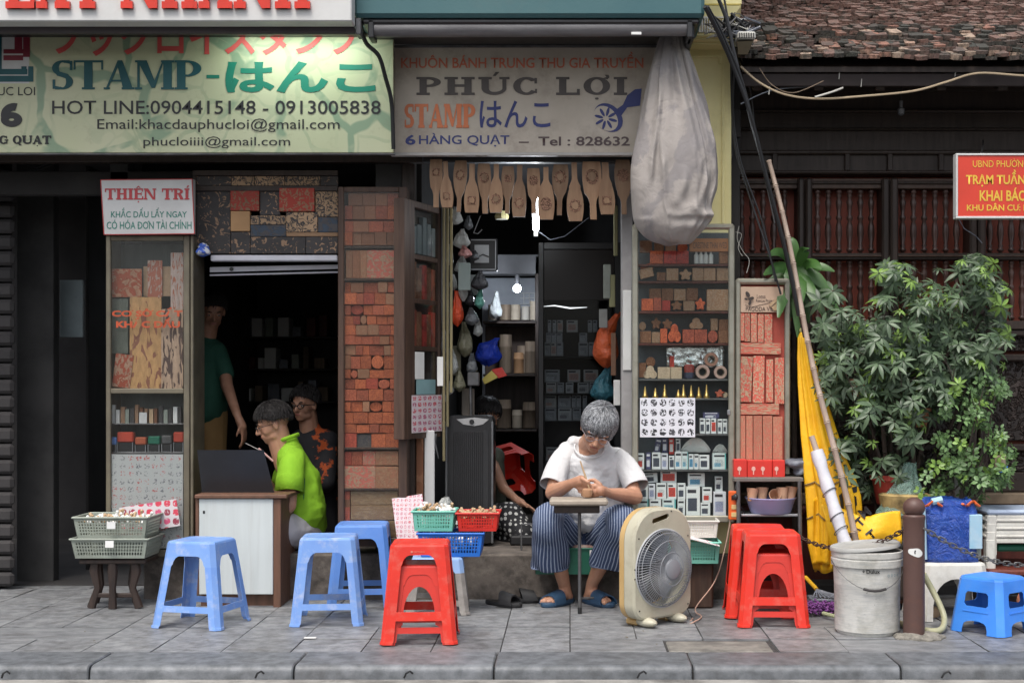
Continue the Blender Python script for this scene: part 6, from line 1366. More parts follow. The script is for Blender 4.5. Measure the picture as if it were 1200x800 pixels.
# lit bulbs
bl = thing('lamp_bulb', 'bright white long lamp glowing behind the wooden moulds', 'lamp'); c = P(628, 245, 8.5)
MB().lathe([(.004, -.15), (.018, -.13), (.020, -.10), (.022, .03), (.012, .10), (.003, .14)], c, 12).build('glowing_tube', emit('bulb_glow', (.92, .96, 1), 14), bl, smooth=True)
MB().lathe([(.014, -.17), (.016, -.131)], c, 10).build('socket', M['white_pl'], bl)
MB().tube([P(632, 272, 8.5), P(645, 281, 8.5), P(662, 277, 8.5), P(690, 255, 8.5)], .002, 5).build('wire', M['tarp'], bl, smooth=True)
def lamp(p, e, c, r_, parent):
    l = bpy.data.lights.new('lamp_light', 'POINT'); l.energy = e; l.color = c; l.shadow_soft_size = r_; o = bpy.data.objects.new('lamp_light', l); C.objects.link(o); o.location = p; o.parent = parent
lamp(P(628, 262, 8.46), 1.3, (.9, .95, 1), .03, bl)
b2 = thing('lamp_bulb', 'round white bulb shining over the back shelf of the centre shop', 'lamp'); c = P(606, 338, 10.0)
MB().ell(c, .029).build('bulb', emit('bulb_glow2', (.85, .92, 1), 30), b2, smooth=True); MB().lathe([(.016, 0), (.018, .07)], c+Vector((0, 0, .03)), 12).build('socket', M['black'], b2)
lamp(c+Vector((0, -.08, -.02)), 7.5, (.82, .9, 1), .04, b2)
# back wall things
ys_ = 10.35
sh = thing('wall_shelf', 'dark wall shelf stacked with pale wooden drums under the bulb', 'shelf')
w2 = lambda n, a, b, c_, d, m, y0=0, y1=.3, p=sh: MB().cbox(X(a, ys_), X(b, ys_), ys_+y0, ys_+y1, Z(d, ys_), Z(c_, ys_), .004).build(n, m, p)
for zz in (376, 438, 503): w2('board', 566, 630, zz, zz+3, M['darkwood'])
w2('side', 627, 632, 300, 503, M['darkwood']); w2('back', 562, 630, 322, 505, mat('pale_wall', (.36,.38,.42), .8), .3, .33); w2('back_strip', 566, 629, 380, 438, M['oldwood'], .285, .299); w2('back_strip', 566, 629, 442, 503, M['darkwood'], .285, .299)
w2('lintel', 560, 634, 298, 321, mat('grey_band', (.15,.15,.16), .6), .0, .2)
for a in (612, 618.5, 625): w2('lattice', a, a+1, 340, 354, M['signwhite'], .27, .28)
for q in (340, 346, 353): w2('lattice', 608, 628, q, q+1, M['signwhite'], .275, .285)
drums = [(592, 375, 357, 6.5, 0), (604, 375, 357, 6, 1), (616, 375, 359, 5, 2), (626, 375, 353, 5, 1), (577, 375, 357, 5, 1), (592.5, 437, 392, 7.5, 0), (608, 437, 413, 6, 3), (613, 437, 405, 7, 0), (624, 437, 415, 6.2, 1), (622, 437, 400, 7, 0), (590, 501, 468, 9, 0), (606, 501, 480, 6, 1), (621, 501, 471, 8.5, 0)]
dm = [M['crate'], mat('drum_pale', (.42,.35,.27), .7), mat('drum_white', (.5,.46,.4), .7), mat('drum_orange', (.40,.22,.11), .7)]
for k, (px, zb, zt, r_, mm) in enumerate(drums):
    y = ys_+.07+.035*(k % 3); c = P(px, zb, y); rr = Mn(r_, y); h = Mn(zb-zt, y)
    o = MB().lathe([(rr, 0), (rr, h*.66), (rr*1.03, h*.67), (rr*1.03, h*.71), (rr, h*.72), (rr*.97, h)], c, 18).build('wooden_drum', dm[mm], smooth=True)
    tag(o, '%s %s wooden drum on the %s board of the back shelf' % (ORD[k if k < 5 else k-5 if k < 10 else k-10], ['brown', 'pale', 'whitish', 'orange'][mm], 'upper' if k < 5 else 'middle' if k < 10 else 'lower'), 'drum', 'wooden drums on the back shelf')
blob_bag('plastic_bag', 'white knotted plastic bag on the upper board of the back shelf', P(581, 362, 10.25), (.05, .05, .08), film('bag_white', (.42,.44,.44), .8), 6, 11, top=P(582, 341, 10.25))
# dark glass cabinet deep in the shop
dc = thing('glass_cabinet', 'tall dark glass cabinet full of small grey cartons behind the man', 'display case')
yd = 9.3; w3 = lambda n, a, b, c_, d, m=M['black'], y0=0, y1=.02, p=dc, ch=.003: MB().cbox(X(a, yd), X(b, yd), yd+y0, yd+y1, Z(d, yd), Z(c_, yd), ch).build(n, m, p)
w3('frame', 631, 637, 284, 640, y1=.3); w3('frame', 720, 727, 284, 640, y1=.3); w3('top', 637, 720, 284, 292, y1=.3); w3('back', 637, 720, 292, 640, M['blackwall'], .29, .3)
for zz in (418, 461, 493, 540): w3('shelf', 637, 720, zz, zz+1.5, M['black'], .03, .28)
t = NT('mirror_dark'); t.bsdf((.014,.010,.009), .35, spec=.3); w3('glossy_panel', 637, 720, 292, 352, t.m, .02, .03)
w3('glass', 637, 720, 352, 640, glassy('dark_glass', (.75,.77,.78), .01, .08), 0, .002, ch=.0005)
MB().tube([P(637, 359, yd-.01), P(650, 358, yd-.01), P(668, 361, yd-.01), P(688, 360, yd-.01)], [.001, .004, .005, .001], 6).build('lamp_strip', emit('strip_glow', (.9, .95, 1), .9), dc)
gb_ = {'a': boxprint('carton_grey', (.40,.42,.45), base=(.30,.31,.33)), 'b': boxprint('carton_grey2', (.45,.28,.24), base=(.38,.37,.36)), 'c': boxprint('carton_grey3', (.2,.2,.22), base=(.42,.43,.44))}
nb = 0
for zb, zt, sp in ((417, 401, [(638, 645), (645.5, 652), (652.5, 660), (678, 689), (690, 697)]), (401, 390, [(640, 646), (646.5, 652), (652.5, 659), (679, 688)]), (389, 375, [(642, 646), (647.5, 652), (653, 659.5), (664, 677), (689, 694), (695, 700)]), (460.5, 448, [(640, 652), (653, 661), (663, 672), (677, 690), (691, 699)]), (447.5, 433, [(638, 656), (665, 680), (684, 701)]), (492.5, 478, [(638, 652), (654, 670), (671, 681), (683, 690)]), (477.5, 463, [(638, 652), (654, 669), (670, 675), (675.5, 681), (683, 688)]), (539, 524, [(640, 655), (657, 668)])):
    for k, (a, b) in enumerate(sp):
        rw = {417:'lowest row of the top shelf', 401:'middle row of the top shelf', 389:'upper row of the top shelf', 460.5:'lower row of the second shelf', 447.5:'upper row of the second shelf', 492.5:'lower row of the third shelf', 477.5:'upper row of the third shelf', 539:'fourth shelf'}[zb]
        block('grey_carton', a, b, zb, zt, yd+.08+rng.uniform(0, .03), .06, gb_[rng.choice('aabc')], '%s carton, %s, dark glass cabinet' % (ORD[k], rw), 'carton', 'cartons in the dark glass cabinet')
w3('panel', 637, 735, 540, 650, M['darkwall'], .31, .33)
# right jamb with hung things
sb('door_jamb', X(728, 8.2), X(741, 8.2), 8.16, 8.3, PL, Z(226, 8.2), mat('grey_white_post', (.34,.33,.33), .7, (.24,.23,.23), sc=4, dirt=(.1,.09,.09), dsc=3))
for k, (a, b, q0, q1, m, l) in enumerate(((719, 724, 241, 300, mat('olive_strap', (.30,.29,.15), .7), 'olive cloth strip hanging inside the right door jamb'), (714, 721, 322, 360, MATS['olive_strap'], 'short olive card hanging lower inside the right jamb'), (707, 716, 310, 350, M['greygreen'], 'grey folded card hanging inside the right jamb'), (719, 727, 445, 475, M['paper'], 'small white card clipped to the right jamb behind the man'))):
    tag(MB().cbox(X(a, 8.5), X(b, 8.5), 8.48, 8.50, Z(q1, 8.5), Z(q0, 8.5), .004).build('hanging_card', m), l, 'card')
sb('paper_strip', X(730, 8.15), X(740, 8.15), 8.150, 8.158, Z(434, 8.15), Z(340, 8.15), M['signwhite']); 
blob_bag('plastic_bag', 'big orange plastic bag hanging inside the right door jamb', P(710, 402, 8.7), (.085, .07, .16), film('bag_orange', (.62,.11,.03), .9, .35), 9, 3, top=P(724, 368, 8.7))
blob_bag('plastic_bag', 'dark teal plastic bag hanging right above the seated man', P(706, 455, 8.75), (.085, .07, .095), film('bag_teal', (.03,.13,.17), .85, .3), 8, 4, top=P(714, 428, 8.75))
# left side wall of the doorway: strips, bags
for k, px in enumerate((519, 523, 527)): tag(MB().cbox(X(px, 8.45), X(px+3, 8.45), 8.42+k*.02, 8.44+k*.02, Z(540-k*40, 8.45), Z(243, 8.45), .003).build('wood_strip', mat('strip_olive', (.33,.28,.15), .7, rnd=.2)), '%s olive wooden strip standing along the left door jamb' % ORD[k], 'strip')
bags = [('white crumpled bag, topmost on the left door jamb', 534, 254, .045, .05, 'bag_clear', (.55,.57,.55), .6), ('clear grey bag second from the top on the left door jamb', 541, 281, .055, .055, 'bag_clear', 0, 0),
        ('red and white bag on the left door jamb beside the clock', 545, 296, .045, .035, 'bag_pink', (.60,.30,.28), .8), ('grey white folded bag beneath the red and white one', 541, 312, .045, .05, 'bag_clear', 0, 0),
        ('long orange red plastic bag hanging on the left door jamb', 536, 364, .04, .10, 'bag_red', (.62,.07,.02), .9), ('grey long plastic bag behind the orange red bag', 543, 338, .03, .08, 'bag_clear', 0, 0),
        ('dark grey hanging bag right of the orange red bag', 553, 372, .045, .05, 'bag_grey', (.12,.13,.14), 1), ('olive brown hanging bag below the orange red one', 545, 400, .05, .10, 'bag_olive', (.13,.125,.08), 1),
        ('grey dull plastic bag at the left edge beside the wall case', 519, 400, .03, .09, 'bag_bluegrey', (.34,.38,.46), .8), ('clear crumpled bag hanging low on the left door jamb', 529, 425, .045, .075, 'bag_clear', 0, 0),
        ('small grey cloth bag beside the pink sheet', 519, 464, .028, .05, 'bag_clear', 0, 0), ('mint green bag hung in front of the back shelf', 562, 352, .03, .055, 'bag_mint', (.15,.45,.36), .8),
        ('black bag hung beneath the wall clock', 562, 330, .055, .055, 'bag_black', (.03,.03,.035), 1)]
bm_ = {}
for k, (l, px, q, rx, rz_, mn, c_, a_) in enumerate(bags):
    if mn not in bm_: bm_[mn] = film(mn, c_ if c_ else (.55,.57,.55), a_ or .6, .25)
    blob_bag('plastic_bag', l, P(px, q, 8.5+.03*(k % 4)), (rx, .04, rz_), bm_[mn], 7, 20+k, top=P(px+rng.uniform(-2, 2), q-rz_*230, 8.5), crump=.022)
for k, (px, q, rx, rz_, mn, ln) in enumerate(((549, 262, .03, .04, 'bag_grey', 'small dark bag highest behind the white crumpled one'), (527, 300, .025, .06, 'bag_clear', 'narrow clear bag along the wooden strips'), (556, 300, .03, .03, 'bag_grey', 'small dark bag tucked under the wall clock corner'), (531, 332, .028, .045, 'bag_clear', 'clear bag above the long orange red bag'),
    (551, 350, .03, .05, 'bag_black', 'small black bag between the mint and orange bags'), (525, 380, .022, .07, 'bag_bluegrey', 'thin blue grey bag left of the olive one'), (538, 448, .04, .06, 'bag_olive', 'second olive bag hanging lowest on the left jamb'), (553, 428, .035, .06, 'bag_grey', 'dark grey bag under the deep blue bag'), (560, 385, .03, .05, 'bag_clear', 'clear bag behind the deep blue bag'), (527, 455, .028, .04, 'bag_clear', 'small clear bag beside the tall white card'))):
    blob_bag('plastic_bag', ln, P(px, q, 8.55+.04*(k % 3)), (rx, .035, rz_), bm_[mn], 7, 120+k, top=P(px, q-rz_*230, 8.55), crump=.022)
for k, (a, b, q0, q1, c_, ln) in enumerate(((529, 536, 246, 262, (.5,.5,.48), 'small pale card beside the topmost bag on the left jamb'), (549, 560, 322, 346, (.2,.22,.22), 'dark folded card behind the hanging bags'), (528, 540, 405, 440, (.16,.15,.10), 'olive brown board behind the lower bags'), (541, 556, 455, 500, (.10,.085,.07), 'dark brown board standing behind the air cooler'), (702, 712, 362, 384, (.3,.3,.28), 'pale small card beside the big orange bag'), (716, 722, 390, 440, (.24,.13,.08), 'narrow brown board behind the orange bag'))):
    tag(MB().cbox(X(a, 8.62), X(b, 8.62), 8.62, 8.635, Z(q1, 8.62), Z(q0, 8.62), .003).build('hanging_card', mat('card_%d' % k, c_, .7)), ln, 'card')
blob_bag('plastic_bag', 'shiny deep blue plastic bag hanging before the back shelf', P(571, 412, 9.0), (.09, .07, .095), film('bag_blue', (.02,.06,.55), .98, .18), 9, 40, top=P(583, 396, 9.0), crump=.03)
tg = thing('snack_bag', 'small red and yellow packet dangling under the deep blue bag', 'packet')
for (pg, m) in (([(565, 444), (576, 434), (584, 442), (568, 450)], mat('packet_yellow', (.72,.58,.12), .4)), ([(576, 433), (588, 430), (594, 440), (584, 443)], M['red'])):
    mb = MB(); mb.plate([(X(a, 8.9), Z(b, 8.9)) for a, b in pg], [], .015, lambda u, v, w_: Vector((u, 8.9+w_, v))); mb.build('wrapper', m, tg, fix=True)
tag(MB().cbox(X(537, 8.42), X(551, 8.42), 8.42, 8.45, Z(340, 8.42), Z(308, 8.42), .003, Matrix.Rotation(0, 4, 'Y')).build('grey_folder', mat('folder', (.27,.33,.31), .6)), 'grey green folder hanging among the bags on the left jamb', 'folder')
tag(MB().cbox(X(513, 8.3), X(520, 8.3), 8.26, 8.265, Z(452, 8.3), Z(418, 8.3), .001).build('white_card', M['paper']), 'tall white card hanging at the right edge of the wall case', 'card')
ck = thing('wall_clock', 'square black framed wall clock with white dial in the centre shop', 'clock')
yk = 8.75; w4 = lambda n, a, b, c_, d, m, y0=0, y1=.03: MB().cbox(X(a, yk), X(b, yk), yk+y0, yk+y1, Z(d, yk), Z(c_, yk), .006).build(n, m, ck)
w4('case', 550, 583, 279, 317.5, M['black']); w4('rim', 552, 581.5, 280.5, 282, M['steel'], -.004, 0); w4('rim', 580, 581.5, 282, 315, M['steel'], -.004, 0); w4('rim', 552, 581.5, 315, 316.5, M['steel'], -.004, 0); w4('dial', 556, 573, 287, 308, mat('dial', (.40,.41,.42), .5), -.003, -.0005)
MB().tube([P(558, 303, yk-.006), P(566, 298, yk-.006), P(573, 301, yk-.006)], .003, 5).build('hand', M['black'], ck)
MB().tube([P(563, 253, 8.6), P(557, 268, 8.6), P(555, 273, 8.6), P(560, 274, 8.6), P(565, 269, 8.6)], .003, 6).build('wire_hook', M['steel'], None, smooth=True); tag(bpy.data.objects['wire_hook'], 'thin metal hook dangling from the moulds above the clock', 'hook')
tag(MB().lathe([(.04, 0), (.045, .02), (.03, .05)], P(588, 257, 8.55), 8).build('lantern_cap', mat('cream_cap', (.55,.5,.25), .5)), 'small yellow green knob hanging behind the moulds', 'ornament')
# air cooler
ar = thing('air_cooler', 'tall black air cooler with silver panel standing inside the centre doorway', 'air cooler')
ya = 8.5; ax0, ax1 = X(522, ya), X(578, ya); za, zt = PL+.02, Z(487, ya)
def rrect(x0, x1, z0, z1, r_, n=5):
    o = []
    for cx_, cz_, a0 in ((x0+r_, z0+r_, 180), (x1-r_, z0+r_, 270), (x1-r_, z1-r_, 0), (x0+r_, z1-r_, 90)): o += [(cx_+r_*math.cos(R(a0+90*k/n)), cz_+r_*math.sin(R(a0+90*k/n))) for k in range(n+1)]
    return o
MB().prism(rrect(ax0, ax1, za, zt, .04), ya, ya+.28).build('body', M['black'], ar, fix=True)
mb = MB()
for a, b in ((ax0-.001, ax0+.012), (ax1-.012, ax1+.001)): mb.cbox(a, b, ya-.012, ya+.01, za, zt-.035, .005)
mb.build('silver_trim', mat('silver_trim', (.30,.31,.32), .35, metal=.6), ar)
MB().prism(rrect(ax0+.03, ax1-.03, za+.19, zt-.09, .01), ya-.006, ya-.001).build('grille', M['rubber'], ar, fix=True)
for k in range(15): MB().cbox(ax0+.05+k*.0128, ax0+.054+k*.0128, ya-.010, ya-.0065, za+.20, zt-.10, .001).build('louvre', M['black'], ar)
MB().cbox(ax0+.02, ax1-.02, ya-.013, ya-.003, za+.178, za+.184, .002).build('trim', MATS['silver_trim'], ar)
MB().plate([(X(a, ya), Z(b, ya)) for a, b in ((535, 491), (545, 490), (556, 489), (565, 490), (573, 491), (566, 497), (556, 499), (543, 497))], [], .006, lambda u, v, w_: Vector((u, ya-.006+w_, v))).build('control_panel', mat('panel_silver', (.40,.40,.40), .35), ar, fix=True); MB().lathe([(.016, 0), (.014, .012)], (X(553, ya), ya-.006, Z(494, ya)), 16, Matrix.Rotation(R(90), 3, 'X')).build('knob', M['black'], ar)
# clear bag and bottle on the step
blob_bag('plastic_bag', 'crumpled clear plastic bag on the step behind the mint basket', P(522, 598, 8.25), (.06, .05, .085), bm_['bag_clear'], 8, 61, crump=.03)
bt = thing('water_bottle', 'small clear water bottle with white cap on the step before the cooler', 'bottle'); MB().lathe([(.032, 0), (.033, .1), (.028, .13), (.013, .15), (.013, .165)], (X(536, 8.25), 8.25, PL), 16).build('bottle_wall', glassy('pet', (.6,.65,.7), .15, .1), bt, smooth=True); MB().lathe([(.015, .165), (.015, .185)], (X(536, 8.25), 8.25, PL), 12).build('cap', M['signwhite'], bt); MB().lathe([(.0315, .003), (.0325, .05)], (X(536, 8.25), 8.25, PL), 14).build('contents', mat('blue_liquid', (.05,.12,.25), .3), bt)
# red stool lying inside, low dark tables, hanging tools
o = solid_stool('low_stool', 'overturned low red plastic stool deep inside the centre shop', .34, .25, .25, M['red'], P(600, 560, 9.4), R(20)); o.rotation_euler = (R(-62), R(-14), R(20))
tag(MB().cbox(X(598, 8.6), X(640, 8.6), 8.55, 8.85, PL, PL+.06, .01).build('floor_box', M['black']), 'black low box on the shop floor left of the seated man', 'box')
tag(MB().tube([(X(611, 8.3), 8.3, PL), (X(611, 8.3), 8.3, PL+.16), (X(640, 8.3), 8.3, PL+.16)], .006, 6).build('metal_bracket', M['dull_steel'], smooth=True), 'thin metal bar frame on the floor left of the seated man', 'bracket')
for k, (px, a) in enumerate(((505, 0), (508, 3), (511, -2))): tag(MB().tube([P(px, 508, 8.3), P(px+a, 525, 8.28), P(px+a*2, 537, 8.3)], [.006, .007, .004], 6).build('hand_tool', M['dull_steel'], smooth=True), '%s small metal tool hanging under the wall case' % ORD[k], 'tool')
tag(MB().tube([P(551, 440, 8.6), P(552, 487, 8.6)], .008, 6).build('metal_rod', M['dull_steel'], smooth=True), 'upright grey metal rod behind the air cooler', 'rod')
tag(MB().cbox(X(548, 8.6), X(562, 8.6), 8.56, 8.6, Z(452, 8.6), Z(436, 8.6), .006).build('metal_box', M['dull_steel']), 'small grey metal box on top of the rod by the cooler', 'box')
# ================================================================ LEFT SHOP
hd = thing('carved_header', 'dark carved woodblock panel with red and tan pieces above the left doorway', 'panel')
yv = 8.14; w5 = lambda n, a, b, c_, d, m, y0=0, y1=.03, ch=.002: MB().cbox(X(a, yv), X(b, yv), yv+y0, yv+y1, Z(d, yv), Z(c_, yv), ch).build(n, m, hd)
wd_ = carved('woodblock_dark', (.30,.19,.12), (.055,.05,.05), 26, .60); wt2 = carved('woodblock_lines', (.05,.045,.045), (.42,.28,.17), 24, .5, kind='lines'); wr_ = carved('woodblock_red', (.34,.045,.03), (.30,.17,.10), 34, .46); wb_ = carved('woodblock_blue', (.05,.07,.10), (.09,.085,.09), 22, .5)
w5('frame', 226, 396, 200, 206, M['darkwood'], -.01); w5('frame', 226, 396, 218, 224, M['darkwood'], -.01); w5('frame', 226, 230, 206, 298, M['darkwood'], -.008)
for a, b, m in ((230, 271, wd_), (271.5, 298, wt2), (298.5, 333, wt2), (333.5, 375, wt2), (375.5, 396, wd_)): w5('carved_block', a, b, 206.5, 217.5, m)
w5('carved_panel', 230, 270, 224.5, 297, wd_); w5('carved_block', 270.5, 304, 224, 247, wr_, -.012); w5('carved_block', 304.5, 328, 224.5, 252, wd_, .002); w5('carved_block', 328, 369, 221, 248, wr_, -.02); w5('carved_block', 369.5, 396, 224.5, 254, wt2, .0)
w5('carved_block', 270.5, 293, 247.5, 271, mat('plain_tan', (.42,.24,.11), .65), -.006); w5('carved_block', 293.5, 335, 252.5, 263, wt2, .001); w5('carved_block', 293.5, 335, 263.5, 277, wb_, .0); w5('carved_block', 335.5, 372, 248.5, 272, wt2, -.004); w5('carved_block', 372.5, 396, 254.5, 272, wb_, .0)
w5('carved_block', 293.5, 358, 272.5 if False else 277.5, 297, wd_, .0); w5('carved_block', 335.5, 396, 272.5, 277, mat('tan_dull', (.30,.18,.10), .7), -.002); w5('carved_block', 358.5, 396, 277.5, 297, wd_, .0); w5('carved_block', 270.5, 293, 271.5, 297, wd_, .003)
tl = mat('unlit_tube', (.60,.60,.66), .4)
tf = thing('roller_shutter_rail', 'pale door header rails above the dark left doorway', 'rail')
def rail(a, b, q0, q1, y, h, nm='rail'): MB().tube([P(a, q0, y), P(b, q1, y)], [(h, h*.6)]*2, 8).build(nm, tl, tf)
MB().cbox(X(247, 8.15), X(396, 8.15), 8.14, 8.2, Z(306, 8.15), Z(299, 8.15), .006).build('rail', tl, tf)
m = MB(); m.loft([[P(246, 319, 8.25), P(396, 315, 8.25), P(396, 310, 8.25), P(246, 313, 8.25)], [P(246, 319, 8.3), P(396, 315, 8.3), P(396, 310, 8.3), P(246, 313, 8.3)]]); m.build('rail', tl, tf)
MB().tube([P(246, 322.5, 8.27), P(396, 318.8, 8.27)], .006, 6).build('rail', tl, tf); MB().lathe([(.012, 0), (.012, .01)], P(271.5, 315.5, 8.25), 10, Matrix.Rotation(R(90), 3, 'X')).build('bolt', M['black'], tf)
bs = thing('wall_shelf', 'dim shelf with boxes far back in the dark left shop', 'shelf')
for q in (395, 432, 470):
    MB().cbox(X(270, 11.2), X(395, 11.2), 11.1, 11.39, Z(q+2, 11.2), Z(q, 11.2), .003).build('board', M['darkwood'], bs)
    a = 274
    while a < 385: b = a+rng.uniform(7, 15); MB().cbox(X(a, 11.2), X(b-1, 11.2), 11.12, 11.3, Z(q, 11.2)+.001, Z(q-rng.uniform(10, 26), 11.2), .004).build('box', rng.choice([M['greygreen'], M['crate'], M['paper'], M['tarp'], M['redwood']]), bs); a = b+rng.uniform(0, 6)
# desk
dk = thing('desk', 'small wooden desk with white front panel and brown top', 'desk')
yD = 7.86; w6 = lambda n, a, b, c_, d, m, y0=0, y1=.02, ch=.003: MB().cbox(X(a, yD), X(b, yD), yD+y0, yD+y1, Z(d, yD), Z(c_, yD), ch).build(n, m, dk)
w6('front_panel', 233.5, 320, 584, 696, mat('laminate', (.56,.60,.60), .45, (.50,.54,.54), sc=2, st=(8,8,.4), dirt=(.38,.38,.36), dsc=3, damt=.4), -.004, .012); w6('side_panel', 320.3, 329, 584, 718, mat('desk_brown', (.16,.075,.045), .6, (.10,.05,.03), sc=3, st=(8,8,1)), 0, .42); w6('side_panel', 229, 233, 584, 696, MATS['desk_brown'], .0, .4); w6('top', 229, 337, 579, 583.5, MATS['desk_brown'], -.02, .45, .004); w6('foot', 233, 319.5, 697, 712, MATS['desk_brown'], .04, .38)
w6('keyhole', 238, 240.5, 598, 601.5, M['black'], -.0055, -.004, .0005)
lp = thing('laptop', 'open black laptop seen from behind standing on the desk', 'laptop')
m = MB(); yL = 8.0; m.loft([[P(237, 579, yL), P(322, 579, yL), P(322, 579, yL+.008), P(237, 579, yL+.008)], [P(231, 527, yL-.07), P(309, 527, yL-.07), P(309, 527, yL-.062), P(231, 527, yL-.062)]]); m.build('screen', mat('laptop_black', (.022,.023,.028), .35), lp)
MB().cbox(X(237, yL), X(326, yL), yL, yL+.26, Z(579, yL), Z(577, yL), .003).build('keyboard', M['black'], lp)
# papers held
tag(MB().add([P(287, 519, 8.35), P(303, 527, 8.3), P(305, 527, 8.45), P(289, 519, 8.5)], [(0,1,2,3)]).build('paper_slip', M['paper']), 'curled slip of white paper held over the laptop', 'paper')
tag(MB().tube([P(303, 525, 8.2), P(320, 540, 8.2)], .006, 6).build('pale_stick', mat('pinkstick', (.6,.35,.32), .5)), 'thin pinkish tablet edge held by the man in green', 'tablet')

# ================================================================ PEOPLE
def V(px, py, Y): return P(px, py, Y)
def person_body(t, parts, m, voxel=.0065, smooth=4, name='body'):
    mb = MB()
    for p in parts:
        if p[0] == 'c': mb.cap(p[1], p[2], p[3], p[4], 12)
        else: mb.ell(p[1], p[2], p[3] if len(p) > 3 else None, 14, 10)
    o = mb.build(name, m, t, smooth='all'); r = o.modifiers.new('r', 'REMESH'); r.mode = 'VOXEL'; r.voxel_size = voxel; r.use_smooth_shade = True
    if smooth: s = o.modifiers.new('s', 'SMOOTH'); s.factor = .5; s.iterations = smooth
    return o
def hand(parts, wrist, palm, fdir, side, up, s=1.0, curl=.5, spread=1.0):
    """palm + five bent fingers; fdir finger direction, side towards the little finger, up = back of the hand"""
    wrist = Vector(wrist); palm = Vector(palm); f = Vector(fdir).normalized(); sd_ = Vector(side).normalized(); u = Vector(up).normalized()
    parts.append(('c', wrist, .025*s, palm, .030*s))
    for k in range(4): parts.append(('c', palm+sd_*(-.018+.012*k)*s, .016*s, palm+f*.045*s+sd_*(-.026+.0175*k)*s, .0115*s))
    ln = (.040, .046, .043, .034)
    for k in range(4):
        b = palm+f*.050*s+sd_*(-.027+.018*k)*s*spread; c_ = curl*(.85+.12*k)
        d1 = (f*math.cos(c_*.8)-u*math.sin(c_*.8)); p1 = b+d1*ln[k]*s; d2 = (f*math.cos(c_*2.1)-u*math.sin(c_*2.1)); p2 = p1+d2*ln[k]*.62*s; d3 = (f*math.cos(c_*2.9)-u*math.sin(c_*2.9)); p3 = p2+d3*ln[k]*.45*s
        parts += [('c', b, .0095*s, p1, .0088*s), ('c', p1, .0088*s, p2, .0078*s), ('c', p2, .0078*s, p3, .0066*s)]
    tb = palm-sd_*.028*s; t1 = tb+(f*.6-sd_*.55-u*.25).normalized()*.038*s; t2 = t1+(f*.75-u*.55+sd_*.1).normalized()*.030*s
    parts += [('c', tb, .014*s, t1, .0105*s), ('c', t1, .0105*s, t2, .0085*s)]
def head(parts, c, fwd, up, s=1.0):
    """skull, jaw, nose, brow, ears. c centre of skull; returns frame"""
    c = Vector(c); f = Vector(fwd).normalized(); u = Vector(up); u = (u-f*u.dot(f)).normalized(); r = f.cross(u)
    Mx = Matrix((r, f, u)).transposed()
    g = lambda x, y, z: c+(r*x+f*y+u*z)*s
    e = lambda p, q: parts.append(('e', g(*p), tuple(k*s for k in q), Mx))
    e((0, -.012, .030), (.077, .094, .085)); e((0, .022, -.018), (.064, .068, .062)); e((0, .036, -.065), (.046, .050, .040)); e((0, .060, -.088), (.024, .022, .018))
    for sx in (-1, 1):
        e((sx*.035, .050, -.032), (.022, .026, .024)); e((sx*.040, .016, -.068), (.018, .034, .024)); e((sx*.077, -.004, -.012), (.008, .018, .030)); e((sx*.030, .078, .018), (.026, .014, .010)); e((sx*.031, .077, -.003), (.0135, .010, .009))
    parts.append(('c', g(0, .086, .010), .008*s, g(0, .106, -.030), .013*s)); 
    for sx in (-1, 1): e((sx*.012, .096, -.034), (.008, .009, .007))
    parts.append(('c', g(-.020, .083, -.054), .007*s, g(.020, .083, -.054), .007*s)); parts.append(('c', g(-.017, .082, -.064), .008*s, g(.017, .082, -.064), .008*s))
    return g, Mx, f, u, r
def face_bits(t, g, Mx, s, hairc, lipm):
    for sx in (-1, 1):
        MB().ell(g(sx*.031, .0835, -.002), (.0105*s, .005*s, .0055*s), Mx, 10, 6).build('eye', mat('eye_white', (.55,.52,.48), .3), t, smooth=True); MB().ell(g(sx*.031, .088, -.0025), (.0048*s, .003*s, .005*s), Mx, 8, 6).build('iris', M['black'], t, smooth=True)
        MB().tube([g(sx*.046, .082, .018), g(sx*.033, .092, .0235), g(sx*.016, .093, .019)], [.002*s, .0045*s, .003*s], 6).build('eyebrow', hairc, t, smooth=True)
    MB().ell(g(0, .0875, -.059), (.021*s, .006*s, .0065*s), Mx, 12, 6).build('lips', lipm, t, smooth=True)
def glasses(t, g, s, m, th=.0018, lens=None):
    gl_ = thing('x', None, None); gl_.name = 'glasses'; gl_.parent = t
    for sx in (-1, 1):
        pts = [g(sx*.033+.023*math.cos(a), .104-.004*abs(math.cos(a)), -.004+.015*math.sin(a)) for a in [2*math.pi*k/18 for k in range(19)]]
        MB().tube(pts, th*s, 5).build('lens_rim', m, gl_, smooth=True); MB().tube([g(sx*.056, .100, .002), g(sx*.076, .06, .004), g(sx*.080, .0, .0)], th*s, 5).build('temple', m, gl_, smooth=True)
        if lens: mb = MB(); mb.add(pts[:-1], [tuple(range(18))]); mb.build('lens', lens, gl_)
    MB().tube([g(-.011, .106, .0), g(0, .110, .003), g(.011, .106, 0)], th*s, 5).build('bridge', m, gl_, smooth=True)
